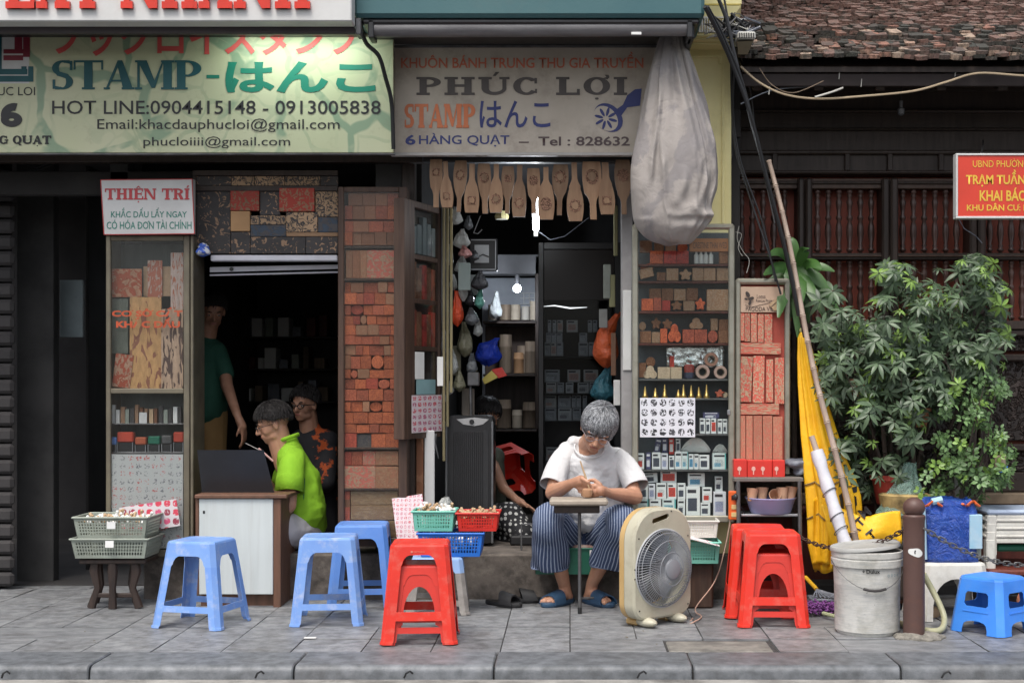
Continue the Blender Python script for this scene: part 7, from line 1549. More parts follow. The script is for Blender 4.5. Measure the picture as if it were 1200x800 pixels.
def hair_cap(t, g, Mx, s, m, n=900, ln=.05, seed=3, front=.0, strand=.0016, name='hair', sweep=(0, 1, -.4), low=-.02, vol=1.0):
    """solid under-cap plus many tapered strands over the skull"""
    rr = random.Random(seed); mb = MB()
    cp = MB(); nu, nv = 28, 12; rings = []
    for i in range(nv+1):
        th_ = R(4)+i/nv*R(100); ring = []
        for j in range(nu):
            ph = 2*math.pi*j/nu; fy = math.sin(ph)                       # +1 = face side
            k_ = th_*(1-.36*max(0, fy)**1.5-.07*abs(math.cos(ph))**3) ; x = math.sin(k_)*math.cos(ph)*.084*vol; y = math.sin(k_)*math.sin(ph)*.102*vol-.012; z = math.cos(k_)*.094*vol+.030
            nz = .004*noise.noise((x*60, y*60, z*60+seed)); ring.append(g(x*(1+nz*8), y*(1+nz*8), z+nz))
        rings.append(ring)
    cp.loft(rings, cap=True); o = cp.build(name, M['haircap'] if m.name == 'grey_hair' else m, t, smooth='all'); so_ = o.modifiers.new('s', 'SOLIDIFY'); so_.thickness = .006*s; so_.offset = 1
    for k in range(n):
        ph = rr.uniform(0, 2*math.pi); fy = math.sin(ph); tm = R(97)*(1-.36*max(0, fy)**1.5-.06*abs(math.cos(ph))**3); th_ = tm*math.sqrt(rr.random())
        def sp(th2, ph2, o_): return g(math.sin(th2)*math.cos(ph2)*(.085+o_)*vol, math.sin(th2)*math.sin(ph2)*(.103+o_)*vol-.012, math.cos(th2)*(.095+o_)*vol+.030)
        dth = ln/.09*rr.uniform(.6, 1.1); dph = rr.uniform(-.12, .12)
        pts = [sp(th_, ph, .002), sp(th_+dth*.35, ph+dph*.3, .010), sp(th_+dth*.7, ph+dph*.7, .010), sp(th_+dth, ph+dph, .005)]
        mb.tube(pts, [strand*s*1.2, strand*s*1.3, strand*s, .0003], 3, cap=False)
    q = mb.build('strands', m, o, smooth='all'); q['kind'] = 'stuff'
    return o
def fabric(name, c, c2=None, bump=.5, sc=6, r=.85):
    return mat(name, c, r, c2 or tuple(x*.88 for x in c), sc=sc, bump=bump, bsc=7, bd=.03, det=4)
t = NT('grey_hair'); gi = t.N('NewGeometry'); t.bsdf(t.ramp(gi.outputs['Random Per Island'], [(.0, (.035,.037,.042)), (.4, (.12,.125,.135)), (.75, (.30,.31,.33)), (1, (.46,.47,.49))]), .4, spec=.5); M['greyhair'] = t.m
M['haircap'] = mat('hair_under', (.075,.078,.085), .6, sc=30); M['blackhair'] = mat('black_hair', (.012,.010,.010), .65, (.02,.017,.016), sc=40); M['lip'] = mat('lip', (.36,.13,.10), .5)
# ---------------- the engraver in the centre
mn = thing('person', 'grey haired man in white t-shirt and striped trousers carving a seal, seated on the step', 'person')
S = 1.16
hipL, hipR = V(663, 634, 8.14), V(704, 634, 8.14); kneeL, kneeR = V(643, 606, 7.74), V(728, 608, 7.74); ankL, ankR = V(661, 684, 7.98), V(694, 683, 7.98)
shL, shR = V(660, 527, 7.99), V(728, 534, 7.99); elL, elR = V(648, 577, 7.84), V(744, 582, 7.84)
wrL, wrR = V(670, 566, 7.66), V(712, 577, 7.66)
hc = V(701, 501, 7.80); fw = Vector((-.08, -.84, -.53)); hp_ = []
g, Mx, f_, u_, r_ = head(hp_, hc, fw, (.30, -.5, 1), S)
sk = hp_+[('c', V(690, 520, 7.95), .062, hc+Vector((0, .02, -.03)), .062),
  ('c', V(692, 545, 8.0), .06, V(690, 528, 7.965), .064), ('c', shL.lerp(elL, .35), .046, elL, .044), ('c', shR.lerp(elR, .35), .046, elR, .044), ('c', V(676, 545, 8.02), .035, shL.lerp(elL, .4), .04), ('c', V(710, 548, 8.02), .035, shR.lerp(elR, .4), .04),
  ('c', elL, .046, elL.lerp(wrL, .45), .041), ('c', elL.lerp(wrL, .45), .041, wrL, .027), ('c', elR, .046, elR.lerp(wrR, .45), .041), ('c', elR.lerp(wrR, .45), .041, wrR, .027),
  ('c', kneeL.lerp(ankL, .3), .058, kneeL.lerp(ankL, .62), .050), ('c', kneeL.lerp(ankL, .62), .050, ankL, .036), ('c', kneeR.lerp(ankR, .3), .058, kneeR.lerp(ankR, .62), .050), ('c', kneeR.lerp(ankR, .62), .050, ankR, .036),
  ]
def foot(parts, ank, dirv):
    d = Vector(dirv).normalized(); b = Vector((ank.x, ank.y, .045)); side = Vector((-d.y, d.x, 0))
    parts += [('c', ank, .036, b-d*.02, .036), ('e', b-d*.035+Vector((0, 0, -.008)), (.032, .032, .032)), ('c', b+Vector((0, 0, .012)), .036, b+d*.11+Vector((0, 0, -.008)), .030), ('c', b+d*.08-side*.018, .024, b+d*.15-side*.022+Vector((0, 0, -.014)), .017), ('c', b+d*.08+side*.015, .022, b+d*.13+side*.024+Vector((0, 0, -.016)), .014)]
    for k in range(5): q = -.032+.016*k; o_ = .155-.006*k*k*.8; parts.append(('c', b+d*(o_-.03)+side*q, .012, b+d*(o_+.008)+side*q*1.08+Vector((0, 0, -.018)), .0095 if k else .013))
dL, dR = Vector((-.62, -.80, 0)), Vector((.60, -.82, 0))
foot(sk, ankL, dL); foot(sk, ankR, dR)
hand(sk, wrL, V(681, 563, 7.60), Vector((.62, -.10, -.62)), Vector((-.2, .8, -.45)), Vector((.1, -.8, .55)), 1.08, .62)
hand(sk, wrR, V(703, 574, 7.60), Vector((-.95, -.1, -.05)), Vector((.0, .25, -.95)), Vector((0, -.95, -.1)), 1.08, .42)
person_body(mn, sk, M['skin'], .0042, 3)
face_bits(mn, g, Mx, S, M['greyhair'], M['lip'])
gm = mat('glasses_frame', (.35,.33,.36), .3, metal=.4)
glasses(mn, g, S, gm, .0016, glassy('lens_clear', (.9,.9,.95), .14, .05))
hair_cap(mn, g, Mx, S, M['greyhair'], 2300, .085, 5, strand=.0012, vol=.99)
# t-shirt
wt_ = fabric('white_cotton', (.63,.63,.64), (.57,.57,.58), .6)
sh_ = [('c', V(676, 628, 8.16), .125, V(684, 585, 8.08), .145), ('c', V(703, 628, 8.16), .125, V(700, 585, 8.08), .145), ('c', V(683, 585, 8.08), .15, V(675, 545, 8.02), .118), ('c', V(703, 585, 8.08), .15, V(714, 548, 8.02), .118),
       ('c', V(667, 531, 8.0), .070, V(722, 537, 8.0), .070), ('c', V(674, 519, 7.99), .046, V(706, 523, 7.99), .046), ('c', V(681, 545, 7.965), .085, V(704, 547, 7.965), .085), ('c', V(692, 560, 7.98), .115, V(692, 600, 8.0), .125),
       ('c', V(667, 531, 8.0), .070, V(660, 540, 7.97), .066), ('c', V(722, 537, 8.0), .070, V(732, 545, 7.97), .066)]
for side_, seq in ((-1, [(667, 529, 8.0, .060), (660, 537, 7.97, .069), (654, 547, 7.94, .070), (650, 557, 7.91, .072), (646.5, 569, 7.87, .075)]), (1, [(722, 535, 8.0, .060), (731, 543, 7.97, .069), (737, 552, 7.94, .071), (742, 561, 7.91, .073), (746, 571, 7.88, .076)])):
    o = MB().tube([V(a_, b_, c_) for a_, b_, c_, _ in seq], [q_[3] for q_ in seq], 30, cap=False, mod=lambda i, tt: 1+.035*math.sin(tt*4+i*.7)+.02*math.sin(tt*9+i)).build('sleeve', wt_, mn, smooth='all'); o.modifiers.new('s', 'SOLIDIFY').thickness = .004; q_ = o.modifiers.new('b', 'SUBSURF'); q_.levels = 1; q_.render_levels = 1
o = person_body(mn, sh_, wt_, .008, 4, 'shirt')
tx = bpy.data.textures.new('folds', 'CLOUDS'); tx.noise_scale = .085; tx.noise_depth = 2; d = o.modifiers.new('d', 'DISPLACE'); d.texture = tx; d.strength = .030; d.mid_level = .5
MB().tube([V(691, 524, 7.955)+Vector((.088*math.sin(a), -.066*math.cos(a)-.018, -.062*math.cos(a)+.004)) for a in [2*math.pi*k/24 for k in range(25)]], .0055, 8).build('collar', wt_, mn, smooth=True)
# striped trousers
t = NT('striped_cotton'); uvn = t.N('UVMap'); sp = t.N('SeparateXYZ'); t.L(uvn.outputs[0], sp.inputs[0])
wave = t.math('ADD', t.math('MULTIPLY', sp.outputs[0], 34), t.math('MULTIPLY', t.noise(t.coords('Object'), 6, 2), .8)); fr = t.math('FRACT', wave)
st = t.math('LESS_THAN', t.math('ABSOLUTE', t.math('SUBTRACT', fr, .5)), .15)
hem = t.math('GREATER_THAN', sp.outputs[1], 12.4); fr2 = t.math('FRACT', t.math('MULTIPLY', sp.outputs[1], 2.4)); st2 = t.math('LESS_THAN', t.math('ABSOLUTE', t.math('SUBTRACT', fr2, .5)), .17)
stp = t.math('ADD', t.math('MULTIPLY', st, t.math('SUBTRACT', 1.0, hem)), t.math('MULTIPLY', st2, hem))
t.bsdf(t.mix(stp, (.036,.058,.125), (.28,.33,.44)), .85, bump=t.noise(t.coords('Object'), 8, 4), bstr=.5, bdist=.03); M['stripe'] = t.m
for sgn, hp2, kn, an, nm in ((-1, hipL, kneeL, V(645, 662, 7.92), 'l'), (1, hipR, kneeR, V(713, 660, 7.90), 'r')):
    pts = []; rad = []
    k1 = kn+Vector((0, .0, .0))
    seq = [(hp2+Vector((-sgn*.02, .12, -.01)), .13), (hp2, .138), (hp2.lerp(kn, .35), .120), (hp2.lerp(kn, .65), .105), (kn+Vector((0, .06, .012)), .096), (kn+Vector((0, .018, .004)), .092), (kn+Vector((0, -.006, -.022)), .088), (kn+Vector((0, -.012, -.06)), .089), (kn.lerp(an, .35), .098), (kn.lerp(an, .55), .105), (kn.lerp(an, .75), .110), (kn.lerp(an, .90), .113), (kn.lerp(an, .965), .114), (an, .113), (an+Vector((0, .0, -.016)), .113)]
    mb = MB(); rr = random.Random(sgn+5)
    def md(i, tt, rr=rr, sgn=sgn): return 1+(.05*math.sin(tt*3+i*.9+sgn)+.035*math.sin(tt*7+i*.6))*(1 if i > 1 else .2)*(1.5 if i > 8 else .8)
    mb.tube([p for p, _ in seq], [(q, q*(.92 if i < 8 else .80)) for i, (_, q) in enumerate(seq)], 30, cap=False, uv=True, mod=md, up=(1, 0, 0))
    o = mb.build('trouser_leg', M['stripe'], mn, smooth='all'); o.modifiers.new('s', 'SOLIDIFY').thickness = .004; ss = o.modifiers.new('b', 'SUBSURF'); ss.levels = 1; ss.render_levels = 1
mb = MB(); mb.tube([V(684, 652, 8.14), V(684, 640, 8.14), V(684, 622, 8.16)], [(.20, .13), (.215, .15), (.17, .13)], 30, uv=True, up=(1, 0, 0)); mb.build('trouser_seat', M['stripe'], mn, smooth='all')
# slides
slide = mat('slide_blue', (.03,.075,.14), .5, (.025,.06,.115), sc=8)
for an, d in ((ankL, dL), (ankR, dR)):
    sl_ = thing('x', None, None); sl_.name = 'sandal'; sl_.parent = mn
    c = Vector((an.x, an.y, 0))+d*.055; slipper(sl_, c.x, c.y, math.atan2(d.y, d.x)+R(90), slide, .285, .058)
    for q in (-.045, -.02): pass
# chisel and seal
tag(MB().tube([V(680, 540, 7.56), V(686, 558, 7.56), V(692, 577, 7.55)], [.004, .006, .003], 8).build('chisel', M['palewood'], smooth=True), 'thin wooden handled graver held in the seated man fingers', 'chisel')
tag(MB().lathe([(.024, 0), (.03, .02), (.028, .04), (.018, .048)], P(688, 582, 7.56), 16).build('round_seal', KR['tan'], smooth=True), 'round wooden seal being carved on the small work board', 'seal')
ws = thing('work_stand', 'small work board on a thin steel pole between the man knees', 'work stand')
c = P(677, 588, 7.56); MB().cbox(c.x-.155, c.x+.165, c.y-.11, c.y+.10, c.z-.012, c.z+.022, .01).build('board', mat('board_pale', (.36,.31,.25), .75, (.26,.22,.18), sc=8), ws); MB().cbox(c.x-.13, c.x+.12, c.y-.08, c.y+.08, c.z-.055, c.z-.013, .006).build('drawer', M['darkwood'], ws)
pz = Z(718, GY(718)); MB().tube([(c.x+.01, 7.60, c.z-.05), (c.x+.012, 7.63, .0)], .0095, 12).build('pole', M['dull_steel'], ws, smooth=True); MB().tube([(c.x+.012, 7.63, .085), (c.x+.09, 7.68, .08)], .006, 6).build('foot_bar', M['dull_steel'], ws); MB().tube([(c.x+.012, 7.63, .035), (c.x+.012, 7.63, .0)], .012, 10).build('pole_tip', M['black'], ws)
# ---------------- man in green at the laptop
m2 = thing('person', 'man with glasses in bright green polo shirt and pale trousers sitting at the laptop', 'person')
S2 = 1.03; hc2 = V(320, 496, 8.35); h2 = []
g2, Mx2, *_ = head(h2, hc2, Vector((-.88, -.28, -.30)), (0, 0, 1), S2)
lim = h2+[('c', V(333, 545, 8.38), .06, V(323, 512, 8.36), .056), ('c', V(334, 532, 8.38), .060, hc2+Vector((.035, 0, -.03)), .056),
   ('c', V(341, 545, 8.24), .05, V(339, 592, 8.14), .043), ('c', V(339, 592, 8.14), .043, V(322, 606, 8.10), .036), ('c', V(322, 606, 8.10), .034, V(312, 590, 8.12), .028), ('c', V(340, 545, 8.55), .045, V(325, 575, 8.6), .04), ('c', V(325, 575, 8.6), .038, V(308, 560, 8.5), .028)]
hand(lim, V(312, 590, 8.12), V(305, 578, 8.16), (-.8, .1, .4), (0, .9, 0), (0, 0, 1), 1, .4); hand(lim, V(308, 560, 8.5), V(302, 548, 8.45), (-.5, -.3, .6), (0, .9, 0), (-1, 0, .3), 1, .4)
person_body(m2, lim, M['skin'], .006, 8); face_bits(m2, g2, Mx2, S2, M['blackhair'], M['lip']); glasses(m2, g2, S2, M['black'], .0018)
hair_cap(m2, g2, Mx2, S2, M['blackhair'], 1000, .035, 8, strand=.0013, vol=1.06)
gr = fabric('lime_cotton', (.25,.50,.02), (.21,.43,.016), .4)
shp = [('c', V(360, 612, 8.42), .125, V(356, 598, 8.38), .145), ('c', V(354, 598, 8.36), .150, V(350, 566, 8.36), .142), ('c', V(350, 566, 8.36), .138, V(344, 546, 8.37), .110), ('c', V(340, 536, 8.28), .080, V(344, 536, 8.48), .080), ('c', V(341, 520, 8.37), .056, V(344, 545, 8.37), .105), ('c', V(341, 536, 8.28), .070, V(341, 545, 8.26), .070), ('c', V(342, 541, 8.52), .07, V(330, 560, 8.56), .065)]
o = person_body(m2, shp, gr, .010, 6, 'polo_shirt'); d = o.modifiers.new('d', 'DISPLACE'); d.texture = tx; d.strength = .02
o = MB().tube([V(346, 530, 8.28), V(342, 545, 8.23), V(340, 560, 8.19), V(339, 577, 8.16)], [.062, .078, .082, .086], 28, cap=False, mod=lambda i, tt: 1+.04*math.sin(tt*4+i)).build('sleeve', gr, m2, smooth='all'); o.modifiers.new('s', 'SOLIDIFY').thickness = .004
MB().tube([V(338, 513, 8.365)+Vector((.062*math.cos(a), .062*math.sin(a), .022*math.cos(a))) for a in [2*math.pi*k/20 for k in range(21)]], [(.012, .006)]*21, 8).build('collar', gr, m2, smooth=True)
MB().tube([V(357, 560, 8.235), V(356, 580, 8.225), V(355, 600, 8.23)], .003, 5).build('piping', mat('ink_darkgreen', (.01,.12,.06), .6), m2)
pt = fabric('pale_trousers', (.52,.50,.52), (.46,.44,.46), .5)
o = person_body(m2, [('c', V(354, 622, 8.38), .125, V(332, 620, 8.18), .108), ('c', V(352, 625, 8.45), .115, V(318, 618, 8.5), .085), ('c', V(332, 620, 8.18), .108, V(318, 622, 8.1), .092), ('c', V(316, 618, 8.12), .08, V(313, 690, 8.15), .06), ('c', V(318, 618, 8.5), .08, V(313, 655, 8.45), .06)], pt, .012, 4, 'trousers'); d = o.modifiers.new('d', 'DISPLACE'); d.texture = tx; d.strength = .018
tag(MB().cbox(X(330, 8.4), X(372, 8.4), 8.28, 8.6, PL, Z(650, 8.4)+.06, .02).build('wooden_bench', M['darkwood']), 'dark low wooden seat under the man in green', 'seat')
# ---------------- standing man in dark green
m3 = thing('person', 'standing man in dark green shirt and khaki trousers inside the left shop', 'person')
S3 = 1.0; hc3 = V(249, 364, 9.0); h3 = []
g3, Mx3, *_ = head(h3, hc3, Vector((.35, -.86, -.38)), (0, 0, 1), S3)
hand(h3, V(278, 486, 8.72), V(284, 500, 8.70), (.25, -.1, -.95), (.2, .95, 0), (.9, 0, .3), 1, .35)
h3 += [('c', V(242, 400, 9.03), .06, hc3, .055), ('c', V(262, 425, 9.0), .045, V(266, 452, 8.88), .040), ('c', V(266, 452, 8.88), .040, V(278, 486, 8.72), .027), ('c', V(222, 425, 9.0), .045, V(218, 470, 9.0), .035), ('c', V(218, 470, 9.0), .035, V(222, 510, 8.9), .027)]
hand(h3, V(222, 510, 8.9), V(224, 520, 8.88), (0, -.2, -1), (0, 1, 0), (-1, 0, 0), 1, .4)
for sx, px in ((-1, 233), (1, 250)): h3 += [('e', Vector((X(px, 9), 8.95, PL+.035)), (.045, .12, .035)), ('c', Vector((X(px, 9), 9, PL+.035)), .045, V(px, 560, 9.0), .05), ('c', V(px, 560, 9), .05, V(242, 430, 9.03), .06)]
person_body(m3, h3, M['skin2'], .007, 6); face_bits(m3, g3, Mx3, S3, M['blackhair'], M['lip']); hair_cap(m3, g3, Mx3, S3, M['blackhair'], 500, .03, 9, strand=.002, vol=1.05)
dg = fabric('bottle_green', (.018,.085,.055), (.014,.07,.045), .4)
person_body(m3, [('c', V(240, 478, 9.02), .15, V(241, 440, 9.03), .15), ('c', V(232, 412, 9.03), .085, V(250, 412, 9.03), .085), ('c', V(241, 440, 9.03), .15, V(241, 418, 9.03), .12), ('c', V(254, 412, 9.02), .07, V(264, 438, 8.95), .062), ('c', V(227, 412, 9.02), .07, V(220, 440, 9.0), .06), ('c', V(242, 398, 9.02), .058, V(242, 412, 9.03), .08)], dg, .012, 5, 'shirt')
person_body(m3, [('c', V(234, 485, 9.03), .12, V(232, 560, 9.02), .085), ('c', V(246, 485, 9.03), .12, V(249, 560, 9.0), .085), ('c', V(232, 560, 9.02), .085, V(232, 622, 9.02), .07), ('c', V(249, 560, 9.0), .085, V(250, 622, 9.0), .07)], fabric('khaki', (.36,.22,.085), (.30,.18,.07), .4), .012, 4, 'trousers')
# ---------------- man behind with glasses
m4 = thing('person', 'man with black glasses in a dark top sitting behind the man in green', 'person')
S4 = 1.0; hc4 = V(357, 474, 8.95); h4 = []
g4, Mx4, *_ = head(h4, hc4, Vector((-.36, -.92, -.06)), (0, 0, 1), S4)
h4 += [('c', V(364, 515, 9.0), .068, hc4+Vector((.01, .02, -.02)), .060), ('c', V(378, 540, 8.95), .045, V(370, 575, 8.8), .04), ('c', V(370, 575, 8.8), .038, V(352, 570, 8.65), .028)]
hand(h4, V(352, 570, 8.65), V(345, 566, 8.62), (-.9, -.2, 0), (0, .3, -.9), (0, -1, .2), 1, .4)
person_body(m4, h4, M['skin2'], .0065, 7); face_bits(m4, g4, Mx4, S4, M['blackhair'], M['lip']); glasses(m4, g4, S4, M['black'], .003); hair_cap(m4, g4, Mx4, S4, M['blackhair'], 500, .03, 10, strand=.002, vol=1.05)
person_body(m4, [('c', V(372, 630, 9.0), .16, V(370, 560, 9.0), .15), ('c', V(354, 517, 9.0), .085, V(382, 517, 9.0), .085), ('c', V(370, 560, 9.0), .14, V(369, 520, 9.0), .115), ('c', V(365, 501, 9.0), .060, V(367, 516, 9.0), .09), ('c', V(384, 530, 8.98), .07, V(382, 565, 8.85), .065)], mat('dark_orange_print', (.018,.018,.022), .8, (.48,.09,.02), sc=7, thr=(.57,.60)), .012, 5, 'top')
tag(MB().cbox(X(350, 9.0), X(398, 9.0), 8.9, 9.25, PL, Z(640, 9.0)+.02, .02).build('wooden_bench', M['darkwood']), 'dark wooden bench under the man with black glasses', 'seat')
# ---------------- woman mostly hidden behind the cooler
m5 = thing('person', 'person in polka dot trousers mostly hidden behind the black air cooler', 'person')
hc5 = V(571, 486, 9.2); h5 = []; g5, Mx5, *_ = head(h5, hc5, Vector((.6, -.7, -.3)), (0, 0, 1), .95)
h5 += [('c', V(570, 525, 9.25), .055, hc5, .05), ('c', V(578, 545, 9.1), .04, V(590, 572, 8.95), .036), ('c', V(590, 572, 8.95), .036, V(604, 584, 8.85), .026)]
hand(h5, V(604, 584, 8.85), V(611, 589, 8.83), (.8, -.2, -.35), (0, .9, -.3), (0, -.2, 1), .95, .3)
person_body(m5, h5, M['skin2'], .009, 3); face_bits(m5, g5, Mx5, .95, M['blackhair'], M['lip']); hair_cap(m5, g5, Mx5, .95, M['blackhair'], 400, .06, 12, strand=.002, vol=1.05)
person_body(m5, [('c', V(570, 600, 9.2), .14, V(571, 545, 9.2), .12), ('c', V(564, 535, 9.2), .075, V(580, 535, 9.18), .07)], fabric('olive_top', (.10,.11,.085)), .012, 4, 'top')
t = NT('polka'); vv = t.N('TexVoronoi'); vv.inputs['Scale'].default_value = 30; vv.inputs['Randomness'].default_value = .25; t.L(t.coords('Object'), vv.inputs['Vector']); t.bsdf(t.mix(t.math('LESS_THAN', vv.outputs['Distance'], .36), (.015,.015,.018), (.55,.55,.53)), .8)
person_body(m5, [('c', V(575, 612, 9.2), .13, V(597, 605, 8.8), .10), ('c', V(597, 605, 8.8), .10, V(612, 625, 8.72), .085), ('c', V(597, 620, 8.9), .10, V(606, 650, 8.75), .07)], t.m, .012, 4, 'trousers')

# ================================================================ GREY CLOTH BAG
gb = thing('cloth_cover', 'big grey mauve cloth bundle tied and hanging from the awning arm', 'cloth bundle')
rows = [(33,781,797),(42,777,800),(50,773,803),(60,770,806),(72,766,810),(85,762,814),(98,759,818),(110,757,822),(125,753,827),(140,750,831),(155,747,835),(170,745,838),(185,743,840),(200,741,842),(222,740,841),(238,741,835),(248,742,835),(255,743,838),(260,744,834),(268,748,828),(276,755,820),(282,764,814),(286,777,809)]
folds = [((765,190),(835,254)),((751,222),(835,257)),((812,185),(835,246)),((800,60),(839,215)),((786,60),(828,235)),((760,262),(826,268)),((772,120),(762,200))]
def fold_h(px, py):
    h = 0
    for (x0, y0), (x1, y1) in folds:
        dx, dy = x1-x0, y1-y0; L2 = dx*dx+dy*dy; s_ = max(0, min(1, ((px-x0)*dx+(py-y0)*dy)/L2)); d = ((px-x0)*dy-(py-y0)*dx)/math.sqrt(L2); e = math.hypot(px-x0-s_*dx, py-y0-s_*dy)
        h += (math.exp(-(d/2.6)**2)-.6*math.exp(-((d-5)/3.5)**2))*math.exp(-(max(0, e-abs(d))/8)**2)*(.6+.4*s_)
    return h
mb = MB(); rings = []; n = 150; YB = 7.72
sharp = [(.62, .10), (.80, .07), (1.05, .06), (1.9, .05), (3.6, .05), (5.2, .07), (5.6, .08)]
for i, (q, a, b) in enumerate(rows):
    cx_ = X((a+b)/2, YB); rx = Mn((b-a)/2, YB); ry = rx*.72; z = Z(q, YB); ring = []
    top = max(0, 1-(q-33)/150.)
    for j in range(n):
        th = 2*math.pi*j/n; k = 1+top*.12*math.sin(th*9+.4)+.05*top*math.sin(th*17+1)+.035*math.sin(th*3+q*.02)+.018*math.sin(th*5-q*.05)
        for c_, w_ in ((4.9, .09), (5.25, .06), (5.6, .07), (4.2, .05)):
            dd = (th-c_-.0022*(q-120)*(1 if c_ < 5 else .6)+math.pi) % (2*math.pi)-math.pi; k += .085*math.exp(-(dd/w_)**2)
        k += .05*noise.noise((th*1.2, q*.02, 1.3))
        ring.append((cx_+rx*k*math.cos(th), YB+ry*k*math.sin(th), z+.02*noise.noise((th*2, q*.03, 4))))
    for j, p in enumerate(ring):
        if p[1] < YB: q2 = fold_h(p[0]*FPX/YB+VX, q); ring[j] = (p[0], p[1]-.022*q2, p[2])
    rings.append(ring)
r2_ = []
for a_, b_ in zip(rings, rings[1:]): r2_ += [a_, [tuple((u_+v_)/2 for u_, v_ in zip(p_, q_)) for p_, q_ in zip(a_, b_)]]
rings = r2_+[rings[-1]]
mb.loft(rings); t = NT('bag_cloth'); co = t.coords('Object', (1,1,1)); n1 = t.noise(co, 2.6, 6, .6, .5)
c = t.mix(t.ramp(n1, [(.50, 0), (.54, .75)]), (.33,.30,.28), (.215,.20,.205)); c = t.mix(t.ramp(t.noise(co, 5, 6, .7), [(.45, 0), (.7, .5)]), c, (.24,.215,.20)); t.bsdf(c, .8, bump=t.noise(co, 9, 4, .6, 1.5), bstr=.35, bdist=.02)
o = mb.build('cloth', t.m, gb, smooth='all'); ss = o.modifiers.new('b', 'SUBSURF'); ss.levels = 1; ss.render_levels = 1
MB().tube([P(789, 30, YB), P(789, 40, YB)], .04, 14).build('tie', M['tarp'], gb, smooth=True)
MB().tube([P(789, 36, YB), P(789, 22, YB)], .012, 8).build('rope', M['crate'], gb, smooth=True)

# ================================================================ BAMBOO POLE, ROLL, YELLOW PARASOL COVER
bp = thing('bamboo_pole', 'long bamboo pole leaning against the yellow cloth beside the bush', 'pole')
a, b = P(901, 188, 8.0), P(1006, 655, 7.62); N_ = 15
for k in range(N_):
    p, q = a.lerp(b, k/N_), a.lerp(b, (k+1)/N_); r0 = .013+.006*k/N_
    wob = lambda v, s_: v+Vector((.012*math.sin(s_*9), 0, 0))
    d_ = (q-p).normalized(); p_, q_ = wob(p, k/N_), wob(q, (k+1)/N_)
    MB().tube([p_, p_+(q_-p_)*.03, p_+(q_-p_)*.08, q_-(q_-p_)*.08, q_-(q_-p_)*.02], [r0*1.08, r0*1.22, r0, r0, r0*1.15], 10).build('segment', M['bamboo'], bp, smooth=True)
pr = thing('paper_roll', 'long white wrapped roll on a bamboo stick leaning beside the rack', 'roll')
a, b = P(957, 528, 7.72), P(997, 658, 7.55); pts = [a.lerp(b, k/12) for k in range(13)]
MB().tube(pts, [.036+.004*math.sin(k*2) for k in range(13)], 18).build('wrap', mat('white_film', (.62,.62,.66), .3, (.52,.52,.56), sc=14, bump=.6, bsc=25), pr, smooth=True)
MB().tube([P(951, 511, 7.74), a], .017, 10).build('stick', M['bamboo'], pr, smooth=True)
for s_ in (.38, .60, .72): p = a.lerp(b, s_); d_ = (b-a).normalized(); sd_ = d_.orthogonal().normalized(); s2_ = d_.cross(sd_); MB().tube([p+(sd_*math.cos(q)+s2_*math.sin(q))*.042+d_*.015*math.sin(q) for q in [2*math.pi*k/16 for k in range(17)]], .003, 5).build('tie_wire', M['dull_steel'], pr)
yc_ = thing('yellow_banner_cloth', 'yellow folded parasol cloth with black lettering hanging beside the bush', 'cloth')
prof = [(388,938,944),(396,935,948),(420,935,953),(450,936,961),(480,938,970),(510,940,979),(535,943,987),(560,945,998),(580,947,1004),(605,949,1006),(640,950,1003),(668,955,985)]
def cloth_pt(u, v):                                     # u around 0..1, v down 0..1
    s_ = v*(len(prof)-1); i = min(int(s_), len(prof)-2); f = s_-i; q, a_, b_ = [prof[i][k]*(1-f)+prof[i+1][k]*f for k in range(3)]
    Yc = 8.02-.10*v; th = 2*math.pi*u; pl_k = 1+(.13*math.cos(th*9+1.1)+.06*math.cos(th*5+v*2))*min(1, v*4+.3)
    return Vector((X((a_+b_)/2, Yc)+Mn((b_-a_)/2, Yc)*pl_k*math.cos(th), Yc+Mn((b_-a_)/2, Yc)*.8*pl_k*math.sin(th), Z(q, Yc)+.012*math.sin(th*4)*v))
mb = MB(); mb.loft([[cloth_pt(j/120, i/44) for j in range(120)] for i in range(45)]); t = NT('yellow_nylon'); co = t.coords('Object'); n = t.noise(co, 5, 4)
t.bsdf(t.mix(t.ramp(n, [(.35, 0), (.65, 1)]), (.86,.50,.010), (.78,.41,.008)), .55, bump=t.noise(co, 12, 4), bstr=.4, bdist=.02); M['yellow_cloth'] = t.m
mb.build('folded_cloth', t.m, yc_, smooth='all')
MB().ell(P(941, 387, 8.02), (.022, .02, .02)).build('knot', mat('pale_knot', (.6,.55,.25), .7), yc_, smooth=True)
# flared skirt spreading over the pots: a sagging sheet
def skirt(u, v):
    p0 = P(962+14*v, 590+ 68*v, 7.79); p1 = P(1056, 600+ 36*v+10*math.sin(v*3), 7.70)
    p = p0.lerp(p1, u); p.z += -.03*math.sin(math.pi*u)*(1-v)+.012*math.sin(u*9+v*4)+.010*noise.noise((u*5, v*5, 2)); p.y += .03*math.sin(u*7+v*2)-.05*math.sin(math.pi*v); return p
nu, nv = 30, 20; mb = MB(); mb.add([skirt(i/nu, j/nv) for j in range(nv+1) for i in range(nu+1)], [(j*(nu+1)+i, j*(nu+1)+i+1, (j+1)*(nu+1)+i+1, (j+1)*(nu+1)+i) for j in range(nv) for i in range(nu)])
o = mb.build('cloth_skirt', M['yellow_cloth'], yc_, smooth='all'); o.modifiers.new('s', 'SOLIDIFY').thickness = .002
def skirt2(u, v):
    p = P(953+42*u, 585+78*v-6*u, 7.86-.02*u); p.y += .025*math.sin(u*11+v); p.z += .01*math.sin(u*8); return p
